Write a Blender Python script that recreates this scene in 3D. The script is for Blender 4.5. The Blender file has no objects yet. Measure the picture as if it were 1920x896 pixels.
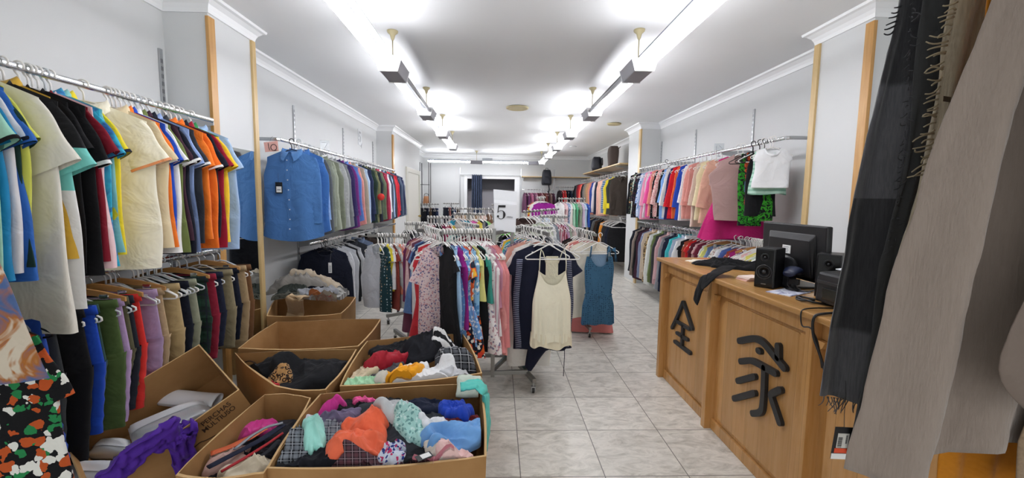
import bpy, math, random
import numpy as np
from mathutils import Vector, Matrix

C = bpy.context.scene.collection
PI = math.pi
# ------------------------------------------------------------------ camera model (image taken as 1920 x 896)
F, PITCH, YAW, ROLL, EYE = 788.0, 0.09396, 0.0337, 0.01351, 1.46
def _axes():
    cy, sy = math.cos(YAW), math.sin(YAW)
    fw = np.array([sy*math.cos(PITCH), cy*math.cos(PITCH), -math.sin(PITCH)])
    ri = np.array([cy, -sy, 0.0]); up = np.cross(ri, fw)
    r = ri*math.cos(ROLL) + up*math.sin(ROLL); u = -ri*math.sin(ROLL) + up*math.cos(ROLL)
    return r, u, fw
RX, UX, FX = _axes()
def P(px, py, X=None, Y=None, Z=None):
    """photo pixel plus one known world coordinate -> point in the room"""
    d = FX + RX*(px-960)/F + UX*(448-py)/F
    t = X/d[0] if X is not None else Y/d[1] if Y is not None else (Z-EYE)/d[2]
    return np.array([0, 0, EYE]) + t*d

# ------------------------------------------------------------------ objects, tags
def link(o, parent=None):
    C.objects.link(o)
    if parent is not None: o.parent = parent
    return o
def tag(o, label=None, cat=None, group=None, kind=None):
    if label: o['label'] = label
    if cat: o['category'] = cat
    if group: o['group'] = group
    if kind: o['kind'] = kind
    return o
def empty(name, loc=(0, 0, 0), rotz=0.0):
    o = bpy.data.objects.new(name, None); o.empty_display_size = .05
    o.location = tuple(float(a) for a in loc); o.rotation_euler = (0, 0, rotz)
    return link(o)
def thing(name, label, cat, loc=(0, 0, 0), rotz=0.0, group=None):
    return tag(empty(name, loc, rotz), label, cat, group)

class MB:
    """collects geometry, links it as one mesh object"""
    def __init__(s): s.v = []; s.f = []; s.mi = []; s.n = 0; s.cur = 0
    def add(s, vs, fs):
        vs = np.asarray(vs, float).reshape(-1, 3)
        s.v.append(vs); s.f += [tuple(int(i)+s.n for i in f) for f in fs]; s.mi += [s.cur]*len(fs); s.n += len(vs)
        return s
    def box(s, lo, hi):
        (a, b, c), (d, e, f) = lo, hi
        return s.hexa([(a, b, c), (d, b, c), (d, e, c), (a, e, c), (a, b, f), (d, b, f), (d, e, f), (a, e, f)])
    def hexa(s, v):
        return s.add(v, [(3, 2, 1, 0), (4, 5, 6, 7), (0, 1, 5, 4), (1, 2, 6, 5), (2, 3, 7, 6), (3, 0, 4, 7)])
    def bar(s, a, b, w, h=None, up=(0, 0, 1)):
        """rectangular bar from a to b"""
        a, b = np.array(a, float), np.array(b, float); h = h or w
        d = b-a; d /= np.linalg.norm(d); u = np.array(up, float)
        if abs(d@u) > .95: u = np.array([1., 0, 0])
        x = np.cross(d, u); x /= np.linalg.norm(x); y = np.cross(x, d)
        x = x*w/2; y = y*h/2
        return s.hexa([a-x-y, a+x-y, a+x+y, a-x+y, b-x-y, b+x-y, b+x+y, b-x+y])
    def tube(s, pts, r, seg=8, closed=False, caps=True):
        pts = np.asarray(pts, float); n = len(pts)
        rr = np.full(n, r) if np.isscalar(r) else np.asarray(r, float)
        tg = np.gradient(pts, axis=0) if not closed else np.roll(pts, -1, 0)-np.roll(pts, 1, 0)
        tg /= np.linalg.norm(tg, axis=1)[:, None]+1e-12
        u = np.array([0, 0, 1.]) if abs(tg[0][2]) < .9 else np.array([1., 0, 0])
        rings = []; ang = np.linspace(0, 2*PI, seg, endpoint=False)
        for i in range(n):
            x = np.cross(u, tg[i]); x /= np.linalg.norm(x)+1e-12; y = np.cross(tg[i], x); u = y
            rings.append(pts[i]+rr[i]*(np.cos(ang)[:, None]*x+np.sin(ang)[:, None]*y))
        return s.loft(rings, True, closed, caps and not closed)
    def loft(s, rings, cu=True, cv=False, caps=False, flip=False):
        rings = np.asarray(rings, float); n, m, _ = rings.shape
        fs = []
        for i in range(n if cv else n-1):
            j = (i+1) % n
            for k in range(m if cu else m-1):
                l = (k+1) % m
                q = (i*m+k, i*m+l, j*m+l, j*m+k)
                fs.append(q[::-1] if flip else q)
        if caps:
            fs.append(tuple(range(m))[::-1]); fs.append(tuple((n-1)*m+k for k in range(m)))
        return s.add(rings.reshape(-1, 3), fs)
    def disc(s, c, r, axis=(0, 0, 1), seg=20, h=0.0):
        c = np.array(c, float); ax = np.array(axis, float); ax /= np.linalg.norm(ax)
        return s.tube([c, c+ax*max(h, 1e-4)], r, seg)
    def lathe(s, prof, c=(0, 0, 0), seg=24, axis='z'):
        a = np.linspace(0, 2*PI, seg, endpoint=False); rings = []
        for r, z in prof:
            p = np.stack([r*np.cos(a), r*np.sin(a), np.full(seg, z)], 1)
            if axis == 'x': p = p[:, [2, 0, 1]]
            if axis == 'y': p = p[:, [0, 2, 1]]
            rings.append(p+np.array(c))
        return s.loft(rings, True, False, True)
    def prism(s, poly, d):
        """polygon (list of 3d points, planar) extruded by vector d"""
        p = np.asarray(poly, float); n = len(p); q = p+np.array(d, float)
        return s.add(np.concatenate([p, q]), [tuple(range(n))[::-1], tuple(range(n, 2*n))]+[(i, (i+1) % n, n+(i+1) % n, n+i) for i in range(n)])
    def build(s, name, mats, parent=None, smooth=False, bevel=0, fix=True):
        me = bpy.data.meshes.new(name)
        me.from_pydata(np.concatenate(s.v).tolist() if s.v else [], [], s.f)
        mats = mats if isinstance(mats, (list, tuple)) else [mats]
        for m in mats: me.materials.append(m)
        if len(mats) > 1: me.polygons.foreach_set('material_index', s.mi)
        if smooth: me.polygons.foreach_set('use_smooth', [True]*len(me.polygons))
        me.update()
        if fix:
            import bmesh
            bm = bmesh.new(); bm.from_mesh(me); bmesh.ops.recalc_face_normals(bm, faces=bm.faces)
            if bevel:
                es = [e for e in bm.edges if len(e.link_faces) == 2 and e.calc_face_angle(0) > .5]
                bmesh.ops.bevel(bm, geom=es, offset=bevel, segments=2, affect='EDGES', profile=.6, clamp_overlap=True)
            bm.to_mesh(me); bm.free()
        return link(bpy.data.objects.new(name, me), parent)

# ------------------------------------------------------------------ noise (numpy)
def _hash(ix, iy, seed):
    n = (ix.astype(np.int64)*374761393 + iy.astype(np.int64)*668265263 + int(seed)*974711) & 0xffffffff
    n = ((n ^ (n >> 13))*1274126177) & 0xffffffff
    return ((n ^ (n >> 16)) & 0xffff)/65535.0
def vnoise(x, y, seed=0):
    x = np.asarray(x, float); y = np.asarray(y, float); x, y = np.broadcast_arrays(x, y)
    ix, iy = np.floor(x), np.floor(y); fx, fy = x-ix, y-iy
    fx = fx*fx*fx*(fx*(fx*6-15)+10); fy = fy*fy*fy*(fy*(fy*6-15)+10)
    a = _hash(ix, iy, seed); b = _hash(ix+1, iy, seed); c = _hash(ix, iy+1, seed); d = _hash(ix+1, iy+1, seed)
    return (a*(1-fx)+b*fx)*(1-fy)+(c*(1-fx)+d*fx)*fy
def fbm(x, y, seed=0, o=3):
    t = 0; a = .5
    for k in range(o):
        t = t+a*(vnoise(x, y, seed+k*17)-.5)*2; x = np.asarray(x)*2.03+3.1; y = np.asarray(y)*2.03+1.7; a *= .5
    return t
def ridge(x, y, seed=0):
    return 1-np.abs(vnoise(x, y, seed)*2-1)

# ------------------------------------------------------------------ materials
def lin(h):
    if isinstance(h, str):
        h = h.lstrip('#'); h = [int(h[i:i+2], 16)/255 for i in (0, 2, 4)]
    return tuple((c/12.92 if c <= .04045 else ((c+.055)/1.055)**2.4) for c in h[:3])
MATS = {}
class NT:
    def __init__(s, name):
        s.m = bpy.data.materials.new(name); s.m.use_nodes = True; s.t = s.m.node_tree
        s.b = s.t.nodes['Principled BSDF']
    def n(s, typ, **kw):
        nd = s.t.nodes.new(typ)
        for k, v in kw.items():
            if k in nd.inputs: nd.inputs[k].default_value = v
            else: setattr(nd, k, v)
        return nd
    def l(s, a, b): s.t.links.new(a, b)
    def set(s, **kw):
        for k, v in kw.items(): s.b.inputs[k.replace('_', ' ')].default_value = v
        return s
    def coord(s, scale=(1, 1, 1), kind='Object', rot=(0, 0, 0)):
        tc = s.n('ShaderNodeTexCoord'); mp = s.n('ShaderNodeMapping'); mp.inputs['Scale'].default_value = scale; mp.inputs['Rotation'].default_value = rot
        s.l(tc.outputs[kind], mp.inputs['Vector']); return mp.outputs['Vector']
    def noise(s, vec, scale, detail=2.0, rough=.5, dist=0.0):
        nd = s.n('ShaderNodeTexNoise'); nd.inputs['Scale'].default_value = scale; nd.inputs['Detail'].default_value = detail
        nd.inputs['Roughness'].default_value = rough; nd.inputs['Distortion'].default_value = dist
        s.l(vec, nd.inputs['Vector']); return nd.outputs['Fac']
    def ramp(s, fac, stops, interp='LINEAR'):
        r = s.n('ShaderNodeValToRGB'); cr = r.color_ramp; cr.interpolation = interp
        while len(cr.elements) < len(stops): cr.elements.new(1.0)
        for e, (p, c) in zip(cr.elements, stops):
            e.position = p; c = (c, c, c) if np.isscalar(c) else c; e.color = (*c[:3], 1)
        s.l(fac, r.inputs['Fac']); return r.outputs['Color']
    def mix(s, fac, a, b, mode='MIX'):
        m = s.n('ShaderNodeMix'); m.data_type = 'RGBA'; m.blend_type = mode
        for sock, v in ((m.inputs[0], fac), (m.inputs[6], a), (m.inputs[7], b)):
            if isinstance(v, (int, float)): sock.default_value = v
            elif isinstance(v, tuple): sock.default_value = (*v[:3], 1)
            else: s.l(v, sock)
        return m.outputs[2]
    def math(s, op, a, b=0.0, c=0.0):
        m = s.n('ShaderNodeMath'); m.operation = op
        for i, v in enumerate((a, b, c)):
            if isinstance(v, (int, float)): m.inputs[i].default_value = v
            else: s.l(v, m.inputs[i])
        return m.outputs[0]
    def sep(s, vec):
        n = s.n('ShaderNodeSeparateXYZ'); s.l(vec, n.inputs[0]); return n.outputs
    def bump(s, h, strength=.3, dist=.01, prev=None):
        b = s.n('ShaderNodeBump'); b.inputs['Strength'].default_value = strength; b.inputs['Distance'].default_value = dist
        s.l(h, b.inputs['Height'])
        if prev is not None: s.l(prev, b.inputs['Normal'])
        return b.outputs['Normal']

def plain(name, col, rough=.5, metal=0.0, bump=0, bscale=40, spec=.5, coat=0, var=0):
    key = ('plain', name)
    if key in MATS: return MATS[key]
    t = NT(name); c = lin(col); t.set(Roughness=rough, Metallic=metal, Base_Color=(*c, 1))
    t.b.inputs['Specular IOR Level'].default_value = spec
    if coat: t.b.inputs['Coat Weight'].default_value = coat
    if bump or var:
        v = t.coord()
        f = t.noise(v, bscale, 3)
        if bump: t.l(t.bump(f, bump, .004), t.b.inputs['Normal'])
        if var: t.l(t.mix(f, tuple(x*(1-var) for x in c), tuple(min(1, x*(1+var)) for x in c)), t.b.inputs['Base Color'])
    MATS[key] = t.m; return t.m

def fab(col, pat=None, c2=None, c3=None, sc=1.0, rough=.88, wr=1.0, stops=None, ax=2, sheen=.25):
    """woven cloth: colour, optional printed or woven pattern, wrinkle bump"""
    key = ('fab', str(col), pat, str(c2), str(c3), sc, rough, wr, str(stops), ax)
    if key in MATS: return MATS[key]
    t = NT('cloth_'+(pat or 'plain')); a = lin(col)
    t.b.inputs['Roughness'].default_value = rough; t.b.inputs['Specular IOR Level'].default_value = .25
    t.b.inputs['Sheen Weight'].default_value = sheen*min(1.0, .1+2.2*sum(a)/3)*.7; t.b.inputs['Sheen Roughness'].default_value = .5
    v = t.coord()
    big = t.noise(v, 7.0, 3, .55, .8)
    fine = t.noise(v, 260.0, 1)
    nrm = t.bump(big, .55*wr, .03)
    nrm = t.bump(fine, .12, .0015, nrm)
    t.l(nrm, t.b.inputs['Normal'])
    if pat is None:
        colr = a
    else:
        b = lin(c2) if c2 else a; c = lin(c3) if c3 else b
        x, y, z = t.sep(v)
        if pat == 'plaid':
            sx = t.math('FRACT', t.math('MULTIPLY', t.math('ADD', x, t.math('MULTIPLY', y, .35)), 14*sc)); sz = t.math('FRACT', t.math('MULTIPLY', t.math('ADD', z, t.math('MULTIPLY', y, .6)), 14*sc))
            mx = t.math('LESS_THAN', sx, .45); mz = t.math('LESS_THAN', sz, .45)
            lx = t.math('LESS_THAN', t.math('ABSOLUTE', t.math('SUBTRACT', sx, .72)), .04); lz = t.math('LESS_THAN', t.math('ABSOLUTE', t.math('SUBTRACT', sz, .72)), .04)
            colr = t.mix(t.math('MULTIPLY', t.math('ADD', mx, mz), .5), a, b)
            colr = t.mix(t.math('MAXIMUM', lx, lz), colr, c)
        elif pat in ('stripe', 'stripex', 'stripey'):
            s_ = {'stripe': z, 'stripex': x, 'stripey': y}[pat]
            fr = t.math('FRACT', t.math('MULTIPLY', s_, 22*sc))
            colr = t.mix(t.math('LESS_THAN', fr, .4), a, b)
            if c3: colr = t.mix(t.math('GREATER_THAN', fr, .82), colr, c)
        elif pat in ('floral', 'dots', 'tropic', 'leopard', 'flecks'):
            vo = t.n('ShaderNodeTexVoronoi'); vo.inputs['Scale'].default_value = {'floral': 34, 'dots': 40, 'tropic': 15, 'leopard': 42, 'flecks': 60}[pat]*sc
            vv = v
            if pat in ('floral', 'tropic', 'flecks'):
                nz = t.n('ShaderNodeTexNoise'); nz.inputs['Scale'].default_value = 18*sc; t.l(v, nz.inputs['Vector'])
                va = t.n('ShaderNodeVectorMath'); va.operation = 'MULTIPLY_ADD'; va.inputs[1].default_value = (.06/sc,)*3
                t.l(nz.outputs['Color'], va.inputs[0]); t.l(v, va.inputs[2]); vv = va.outputs[0]
            if pat == 'dots': vo.inputs['Randomness'].default_value = .35
            t.l(vv, vo.inputs['Vector'])
            d = vo.outputs['Distance']; hue = t.sep(vo.outputs['Color'])[0]
            inner = t.ramp(hue, [(0, b), (.5, c)] if pat != 'tropic' else [(0, b), (.3, c), (.55, a), (.75, lin('#f0f0e8'))], 'CONSTANT')
            if pat == 'leopard':
                colr = t.mix(t.math('MULTIPLY', t.math('GREATER_THAN', d, .25), t.math('LESS_THAN', d, .5)), a, b)
            else:
                th = {'floral': .42, 'dots': .27, 'tropic': .62, 'flecks': .36}[pat]
                colr = t.mix(t.math('LESS_THAN', d, th), a, inner)
        elif pat == 'block':
            s_ = (x, y, z)[ax]
            lo, hi = stops[0][0], stops[-1][0]+1e-4
            fr = t.math('DIVIDE', t.math('SUBTRACT', s_, lo), hi-lo)
            colr = t.ramp(fr, [((p-lo)/(hi-lo), lin(cc)) for p, cc in stops], 'CONSTANT')
        elif pat == 'heather':
            colr = t.mix(t.noise(v, 120, 2), a, b)
        elif pat == 'melt':
            colr = t.ramp(t.noise(v, 7*sc, 3, .6, 1.6), [(0, a), (.42, a), (.5, b), (.6, c)], 'LINEAR')
    tone = t.ramp(big, [(0, .9), (1, 1.06)])
    out = t.mix(1.0, colr, tone, 'MULTIPLY')
    t.l(out, t.b.inputs['Base Color'])
    MATS[key] = t.m; return t.m
WORLD_K, EXPOSURE = 1.5, 0.25
# ================================================================== ROOM
XL, XR, H, YB, YF = -2.3, 2.8, 2.8, 13.1, -2.2
def wall_mat(name, col, sc=3):
    t = NT(name); c = lin(col); v = t.coord()
    f = t.noise(v, sc, 4, .6)
    t.l(t.mix(f, tuple(x*.97 for x in c), tuple(min(1, x*1.02) for x in c)), t.b.inputs['Base Color'])
    t.l(t.bump(t.noise(v, 160, 2), .08, .002), t.b.inputs['Normal'])
    t.set(Roughness=.62); return t.m
M_WALL = wall_mat('white_wall_paint', '#d5d7d7'); M_CEIL = wall_mat('ceiling_paint', '#eceeef', 2)
M_REAR = wall_mat('rear_recess_paint', '#b9b7be'); M_DARKGREY = plain('dark_grey_upper', '#77777f', .7)
M_PEACH = wall_mat('warm_white_paint', '#efe6dc')
M_CROWN = plain('white_gloss_trim', '#eef0f1', .35)
def wood_mat(name, a, b, c, scale=1.0, axis='z', planks=0.0, rough=.35, seam=.6):
    t = NT(name)
    sx = {'z': (9, 9, .7), 'y': (9, .7, 9), 'x': (.7, 9, 9)}[axis]
    v = t.coord(tuple(k*scale for k in sx))
    w = t.noise(v, 3.2, 5, .62, 1.2)
    g = t.noise(v, 14, 3, .6, .3)
    col = t.ramp(w, [(.25, lin(a)), (.5, lin(b)), (.75, lin(c))])
    col = t.mix(t.math('MULTIPLY', g, .35), col, lin(a))
    if planks:
        o = t.coord(); xyz = t.sep(o); ax = xyz[1] if axis in 'zx' else xyz[0]
        k = t.math('MULTIPLY', ax, 1/planks)
        idn = t.n('ShaderNodeTexWhiteNoise'); idn.noise_dimensions = '1D'; t.l(t.math('FLOOR', k), idn.inputs['W'])
        col = t.mix(1.0, col, t.ramp(idn.outputs['Value'], [(0, .84), (1, 1.08)]), 'MULTIPLY')
        fr = t.math('FRACT', k); ln = t.math('LESS_THAN', fr, .012/planks*.16)
        col = t.mix(t.math('MULTIPLY', ln, seam), col, tuple(x*.35 for x in lin(a)))
    t.l(col, t.b.inputs['Base Color']); t.l(t.bump(g, .12, .002), t.b.inputs['Normal'])
    t.set(Roughness=rough); return t.m
M_TRIMWOOD = wood_mat('varnished_corner_wood', '#b3833f', '#c4955a', '#d2a86c', 1.0)
M_PALEWOOD = wood_mat('pale_corner_wood', '#bfa06a', '#cdb07c', '#d9c090', 1.0)
def structure(o): o['kind'] = 'structure'; return o

# floor: 45 cm grey mottled ceramic tiles
def floor_mat():
    t = NT('grey_ceramic_tile'); v = t.coord(); x, y, z = t.sep(v); s = .45
    fx = t.math('FRACT', t.math('DIVIDE', t.math('SUBTRACT', x, .133-45*s), s)); fy = t.math('FRACT', t.math('DIVIDE', t.math('SUBTRACT', y, 2.9895-45*s), s))
    ex = t.math('MINIMUM', fx, t.math('SUBTRACT', 1.0, fx)); ey = t.math('MINIMUM', fy, t.math('SUBTRACT', 1.0, fy))
    joint = t.math('LESS_THAN', t.math('MINIMUM', ex, ey), .0058)
    kx = t.math('FLOOR', t.math('DIVIDE', t.math('SUBTRACT', x, .133-45*s), s)); ky = t.math('FLOOR', t.math('DIVIDE', t.math('SUBTRACT', y, 2.9895-45*s), s))
    cb = t.n('ShaderNodeCombineXYZ'); t.l(kx, cb.inputs[0]); t.l(ky, cb.inputs[1])
    wn = t.n('ShaderNodeTexWhiteNoise'); wn.noise_dimensions = '2D'; t.l(cb.outputs[0], wn.inputs['Vector'])
    off = t.n('ShaderNodeVectorMath'); off.operation = 'MULTIPLY_ADD'; off.inputs[1].default_value = (9, 9, 9); t.l(wn.outputs['Color'], off.inputs[0]); t.l(v, off.inputs[2])
    mp = t.n('ShaderNodeMapping'); mp.inputs['Scale'].default_value = (1, 2.0, 1); t.l(off.outputs[0], mp.inputs['Vector'])
    n1 = t.noise(mp.outputs[0], 7, 6, .68, 1.1); n2 = t.noise(mp.outputs[0], 28, 4, .7, .6)
    col = t.ramp(n1, [(.28, lin('#a8a398')), (.44, lin('#cbc7bd')), (.6, lin('#e6e2d9')), (.78, lin('#c4beb3'))])
    col = t.mix(t.math('MULTIPLY', t.ramp(n2, [(.45, 0.0), (.7, 1.0)]), .3), col, lin('#ebe8e1'))
    col = t.mix(1.0, col, t.ramp(wn.outputs['Value'], [(0, .95), (1, 1.03)]), 'MULTIPLY')
    col = t.mix(joint, col, lin('#6f6c66'))
    t.l(col, t.b.inputs['Base Color'])
    t.l(t.ramp(n1, [(.3, .30), (.7, .42)]), t.b.inputs['Roughness'])
    t.l(t.bump(t.math('SUBTRACT', 1.0, joint), .25, .003), t.b.inputs['Normal'])
    return t.m
structure(MB().box((XL-.3, YF, -.1), (XR+.3, YB+2.5, 0)).build('floor', floor_mat()))
structure(MB().box((XL-.3, YF, H), (XR+.3, YB+2.5, H+.1)).build('ceiling', M_CEIL))
structure(MB().box((XL-.2, YF, 0), (XL, YB, H)).build('wall_left', M_WALL))
structure(MB().box((XR, YF, 0), (XR+.2, YB, H)).build('wall_right', M_WALL))
w = MB()
w.box((XL-.2, YB, 0), (-.96, YB+.15, H)); w.box((-.96, YB, 2.08), (.5, YB+.15, H)); w.box((.5, YB, 0), (XR+.2, YB+.15, H))
structure(w.build('wall_back', M_WALL))
w = MB(); w.box((-1.3, YB+.95, 0), (.9, YB+1.05, H)); w.box((-1.3, YB+.15, 0), (-1.2, YB+.95, H)); w.box((.8, YB+.15, 0), (.9, YB+.95, H))
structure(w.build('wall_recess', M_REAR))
structure(MB().box((-1.2, YB+.80, 1.78), (.8, YB+.88, H)).build('wall_recess_upper', M_DARKGREY))  # darker grey slab across the upper part of the recess
# side block of the shop behind the second pillar, with the cream door
structure(MB().box((XL, 8.1, 0), (-2.0, 10.83, H)).build('wall_block', M_WALL))
def box_tapered(lo, hi): return MB().box(lo, hi)
structure(MB().box((XL, 3.07, 0), (-2.0, 3.6, H)).build('pillar_left', M_WALL))
structure(MB().box((2.5, 2.85, 0), (XR, 3.36, H)).build('pillar_right', M_WALL))
structure(MB().box((2.46, 7.32, 0), (XR, 8.0, H)).build('pillar_right_rear', M_WALL))
# cornice: a cove along walls and round the pillars
def cornice(name, path, side):
    """path: xy polyline; side: +1 / -1 which way the room lies (left of travel = +1)"""
    prof = [(0, -.10), (.012, -.10), (.018, -.075), (.03, -.05), (.055, -.025), (.075, -.018), (.08, 0), (0, 0)]
    p = np.array(path, float); rings = []
    for i in range(len(p)):
        d0 = p[i]-p[i-1] if i > 0 else p[1]-p[0]; d1 = p[i+1]-p[i] if i < len(p)-1 else d0
        d0 = d0/np.linalg.norm(d0); d1 = d1/np.linalg.norm(d1)
        n0 = np.array([-d0[1], d0[0]])*side; n1 = np.array([-d1[1], d1[0]])*side
        m = (n0+n1); m = m/(m@n0)
        rings.append([(p[i][0]+m[0]*a, p[i][1]+m[1]*a, H+b) for a, b in prof])
    return structure(MB().loft(rings, True, False, True).build(name, M_CROWN, fix=True))
cornice('trim_1', [(XL, YF), (XL, 3.07), (-2.0, 3.07), (-2.0, 3.6), (XL, 3.6), (XL, 8.1), (-2.0, 8.1), (-2.0, 10.83), (XL, 10.83), (XL, YB), (XR, YB)], -1)
cornice('trim_2', [(XR, YF), (XR, 2.85), (2.5, 2.85), (2.5, 3.36), (XR, 3.36), (XR, 7.32), (2.46, 7.32), (2.46, 8.0), (XR, 8.0), (XR, YB)], 1)
# wooden corner strips of the pillars
def strip(n, lo, hi, m): structure(MB().box(lo, hi).build('trim_%d' % n, m, bevel=.003))
strip(3, (-2.012, 3.058, 0), (-1.988, 3.125, H-.12), M_TRIMWOOD)
strip(4, (-2.003, 3.56, 0), (-1.982, 3.61, H-.1), M_PALEWOOD)
strip(5, (-2.012, 8.09, 0), (-1.985, 8.18, H-.16), M_TRIMWOOD)
strip(6, (2.487, 2.838, 0), (2.512, 2.905, H-.12), M_TRIMWOOD)
strip(7, (2.483, 3.315, 0), (2.505, 3.37, H-.1), M_PALEWOOD)
strip(8, (2.443, 7.31, 0), (2.47, 7.40, H-.1), M_PALEWOOD)
for i, (x, s) in enumerate(((XL, 1), (XR, -1))):
    structure(MB().box((min(x, x+s*.012), YF, 0), (max(x, x+s*.012), YB, .08)).build('baseboard_left' if s > 0 else 'baseboard_right', plain('grey_skirting', '#b9b7b1', .4)))
# tall mirror on the aisle face of the first pillar
tm = thing('wall_mirror', 'tall frameless mirror on the white pillar beside the polo rail', 'mirror', (-2.0, 3.343, .06))
MB().box((0, -.215, 0), (.006, .215, 1.76)).build('glass', plain('mirror_silver', '#e6ebea', .03, 1.0), tm)
# door in the side block
M_DOOR = plain('cream_door_paint', '#e4e2d9', .45); M_FRAME = plain('cream_frame_paint', '#d6d4c8', .4)
M_CHROME = plain('chrome', '#d8dadc', .16, 1.0); M_STEEL = plain('brushed_steel', '#b4b6b8', .34, 1.0); M_BRASS = plain('brass', '#b59a55', .3, 1.0)
M_GREYMETAL = plain('grey_tube_metal', '#8f8f8c', .42, .85, var=.08, bscale=12)
d = structure(MB().box((-2.0, 9.32, 0), (-1.985, 10.62, 2.03)).build('door_1', M_DOOR))
f = MB(); f.box((-2.0, 9.2, 0), (-1.965, 9.32, 2.13)); f.box((-2.0, 10.62, 0), (-1.965, 10.74, 2.13)); f.box((-2.0, 9.32, 2.03), (-1.965, 10.62, 2.13))
f.build('door_frame', M_FRAME, d, bevel=.004)
MB().lathe([(.001, 0), (.012, 0), (.012, .03), (.028, .04), (.03, .055), (.018, .07), (.001, .072)], (-1.985, 10.5, 1.02), 16, 'x').build('door_handle', M_BRASS, d, smooth=True)
# white casing of the recess in the back wall
f = MB(); f.box((-1.06, YB-.025, 0), (-.96, YB, 2.18)); f.box((.5, YB-.025, 0), (.66, YB, 2.18)); f.box((-.96, YB-.025, 2.08), (.5, YB, 2.18))
structure(f.build('trim_9', M_CROWN, bevel=.004))

# ================================================================== LIGHT FITTINGS
def emis(name, col, st):
    t = NT(name); t.set(Base_Color=(*lin(col), 1)); t.b.inputs['Emission Color'].default_value = (*lin(col), 1); t.b.inputs['Emission Strength'].default_value = st
    return t.m
TUBE_POWER = 32.0
M_TUBE = emis('lit_fluorescent_tube', '#fafaff', TUBE_POWER); M_TUBEOFF = plain('unlit_tube_glass', '#c9cdd2', .15)
M_CHANNEL = plain('white_enamel', '#e8eaec', .3); M_TRAY = plain('grey_lamp_tray', '#4a4f56', .4); M_HOUSING = plain('grey_housing_plastic', '#9a9aa2', .45); M_BEIGE = plain('aged_beige_plastic', '#c2b68f', .5)
ORD = ['first', 'second', 'third', 'fourth', 'fifth', 'sixth', 'seventh', 'eighth', 'ninth', 'tenth']
def fixture(a, b, label, group, lit=(1, 1), rod=True, zl=2.5):
    """lamp between node a and node b (xy); the housing sits at node b"""
    a, b = np.array(a, float), np.array(b, float); L = np.linalg.norm(b-a); ang = math.atan2(b[1]-a[1], b[0]-a[0])
    t = thing('fluorescent_lamp', label, 'ceiling light', (a[0], a[1], zl), ang, group)
    MB().box((.17, -.05, .016), (L-.17, .05, .045)).build('channel', M_TRAY, t, bevel=.003)
    for s, on in zip((1, -1), lit):
        MB().tube([(.175, s*.058, -.004), (L-.175, s*.058, -.004)], .0165, 12).build('tube', M_TUBE if on else M_TUBEOFF, t, smooth=True)
        for xe in (.165, L-.185): MB().box((xe, s*.058-.014, -.02), (xe+.02, s*.058+.014, .02)).build('lamp_holder', M_CHANNEL, t, bevel=.002)
    hs = MB(); w0, w1 = .07, .10
    hs.hexa([(L-.165, -w0, -.06), (L+.165, -w0, -.06), (L+.165, w0, -.06), (L-.165, w0, -.06), (L-.165, -w1, .03), (L+.165, -w1, .03), (L+.165, w1, .03), (L-.165, w1, .03)])
    hs.build('housing', M_HOUSING, t, bevel=.008)
    for x in (L-.168, L+.168):
        e = MB(); e.hexa([(x-.004, -w0-.004, -.064), (x+.004, -w0-.004, -.064), (x+.004, w0+.004, -.064), (x-.004, w0+.004, -.064), (x-.004, -w1-.004, .034), (x+.004, -w1-.004, .034), (x+.004, w1+.004, .034), (x-.004, w1+.004, .034)])
        e.build('end_plate', M_CHANNEL, t, bevel=.003)
    if rod:
        MB().tube([(L, 0, .03), (L, 0, H-zl-.05)], .0045, 8).build('suspension_rod', M_BEIGE, t, smooth=True)
        MB().lathe([(.006, H-zl-.075), (.012, H-zl-.065), (.022, H-zl-.03), (.042, H-zl-.012), (.044, H-zl)], (L, 0, 0), 18).build('ceiling_cup', M_BEIGE, t, smooth=True)
    return t
LX = lambda y: -.86-.013*(y-3)
RXX = lambda y: 1.09+.012*(y-3)
ly = [-1.6, .15, 1.86, 3.565, 5.3, 6.95, 8.62]; ry = [-1.75, -.02, 1.7, 3.411, 5.14, 6.8, 8.46, 10.15, 11.9]
for i in range(2, len(ly)-1):
    fixture((LX(ly[i]), ly[i]), (LX(ly[i+1]), ly[i+1]), ('twin tube lamp over the cardboard box side, %s in its row from the shop front') % ORD[i-2], 'lamp row over the boxes', (1, 0) if i == 3 else (1, 1))
for i in range(2, len(ry)-1):
    fixture((RXX(ry[i]), ry[i]), (RXX(ry[i+1]), ry[i+1]), 'twin tube lamp over the counter side, %s in its row from the front' % ORD[i-2], 'lamp row on the counter side', (0, 1) if i == 3 else (1, 1))
fixture((-2.15, 12.0), (-.62, 12.0), 'twin tube lamp across the back of the shop near the cream door', 'lamp row across the back')
fixture((-.62, 12.0), (1.0, 12.0), 'twin tube lamp across the back of the shop in front of the blue curtain', 'lamp row across the back', rod=False)
# round slatted ceiling vent and smaller ceiling pieces
def vent(x, y, r, label):
    t = thing('ceiling_vent', label, 'vent', (x, y, H))
    MB().lathe([(r*.84, -.004), (r, -.006), (r, -.016), (r*.9, -.026), (r*.84, -.02)], seg=36).build('ring', M_BEIGE, t, smooth=True)
    MB().disc((0, 0, -.004), r*.86, (0, 0, 1), 30, .003).build('back_plate', plain('vent_dark', '#7b7560', .7), t)
    s = MB()
    for k in range(-6, 7):
        xx = k*r*.13; hl = math.sqrt(max(0, (r*.85)**2-xx*xx)); s.bar((xx, -hl, -.014), (xx, hl, -.014), .012, .014)
    s.build('grille', M_BEIGE, t)
vent(.264, 6.28, .165, 'round beige slatted air vent in the middle of the ceiling')
vent(2.0, 7.4, .12, 'small pale round vent in the ceiling near the pillar by the shelf bags')
t = thing('downlight', 'small round recessed spotlight in the ceiling near the shelf bags', 'ceiling light', (1.85, 10.6, H))
MB().lathe([(.06, -.001), (.085, -.003), (.085, -.012), (.06, -.016)], seg=24).build('ring', M_CHANNEL, t, smooth=True)
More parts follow.
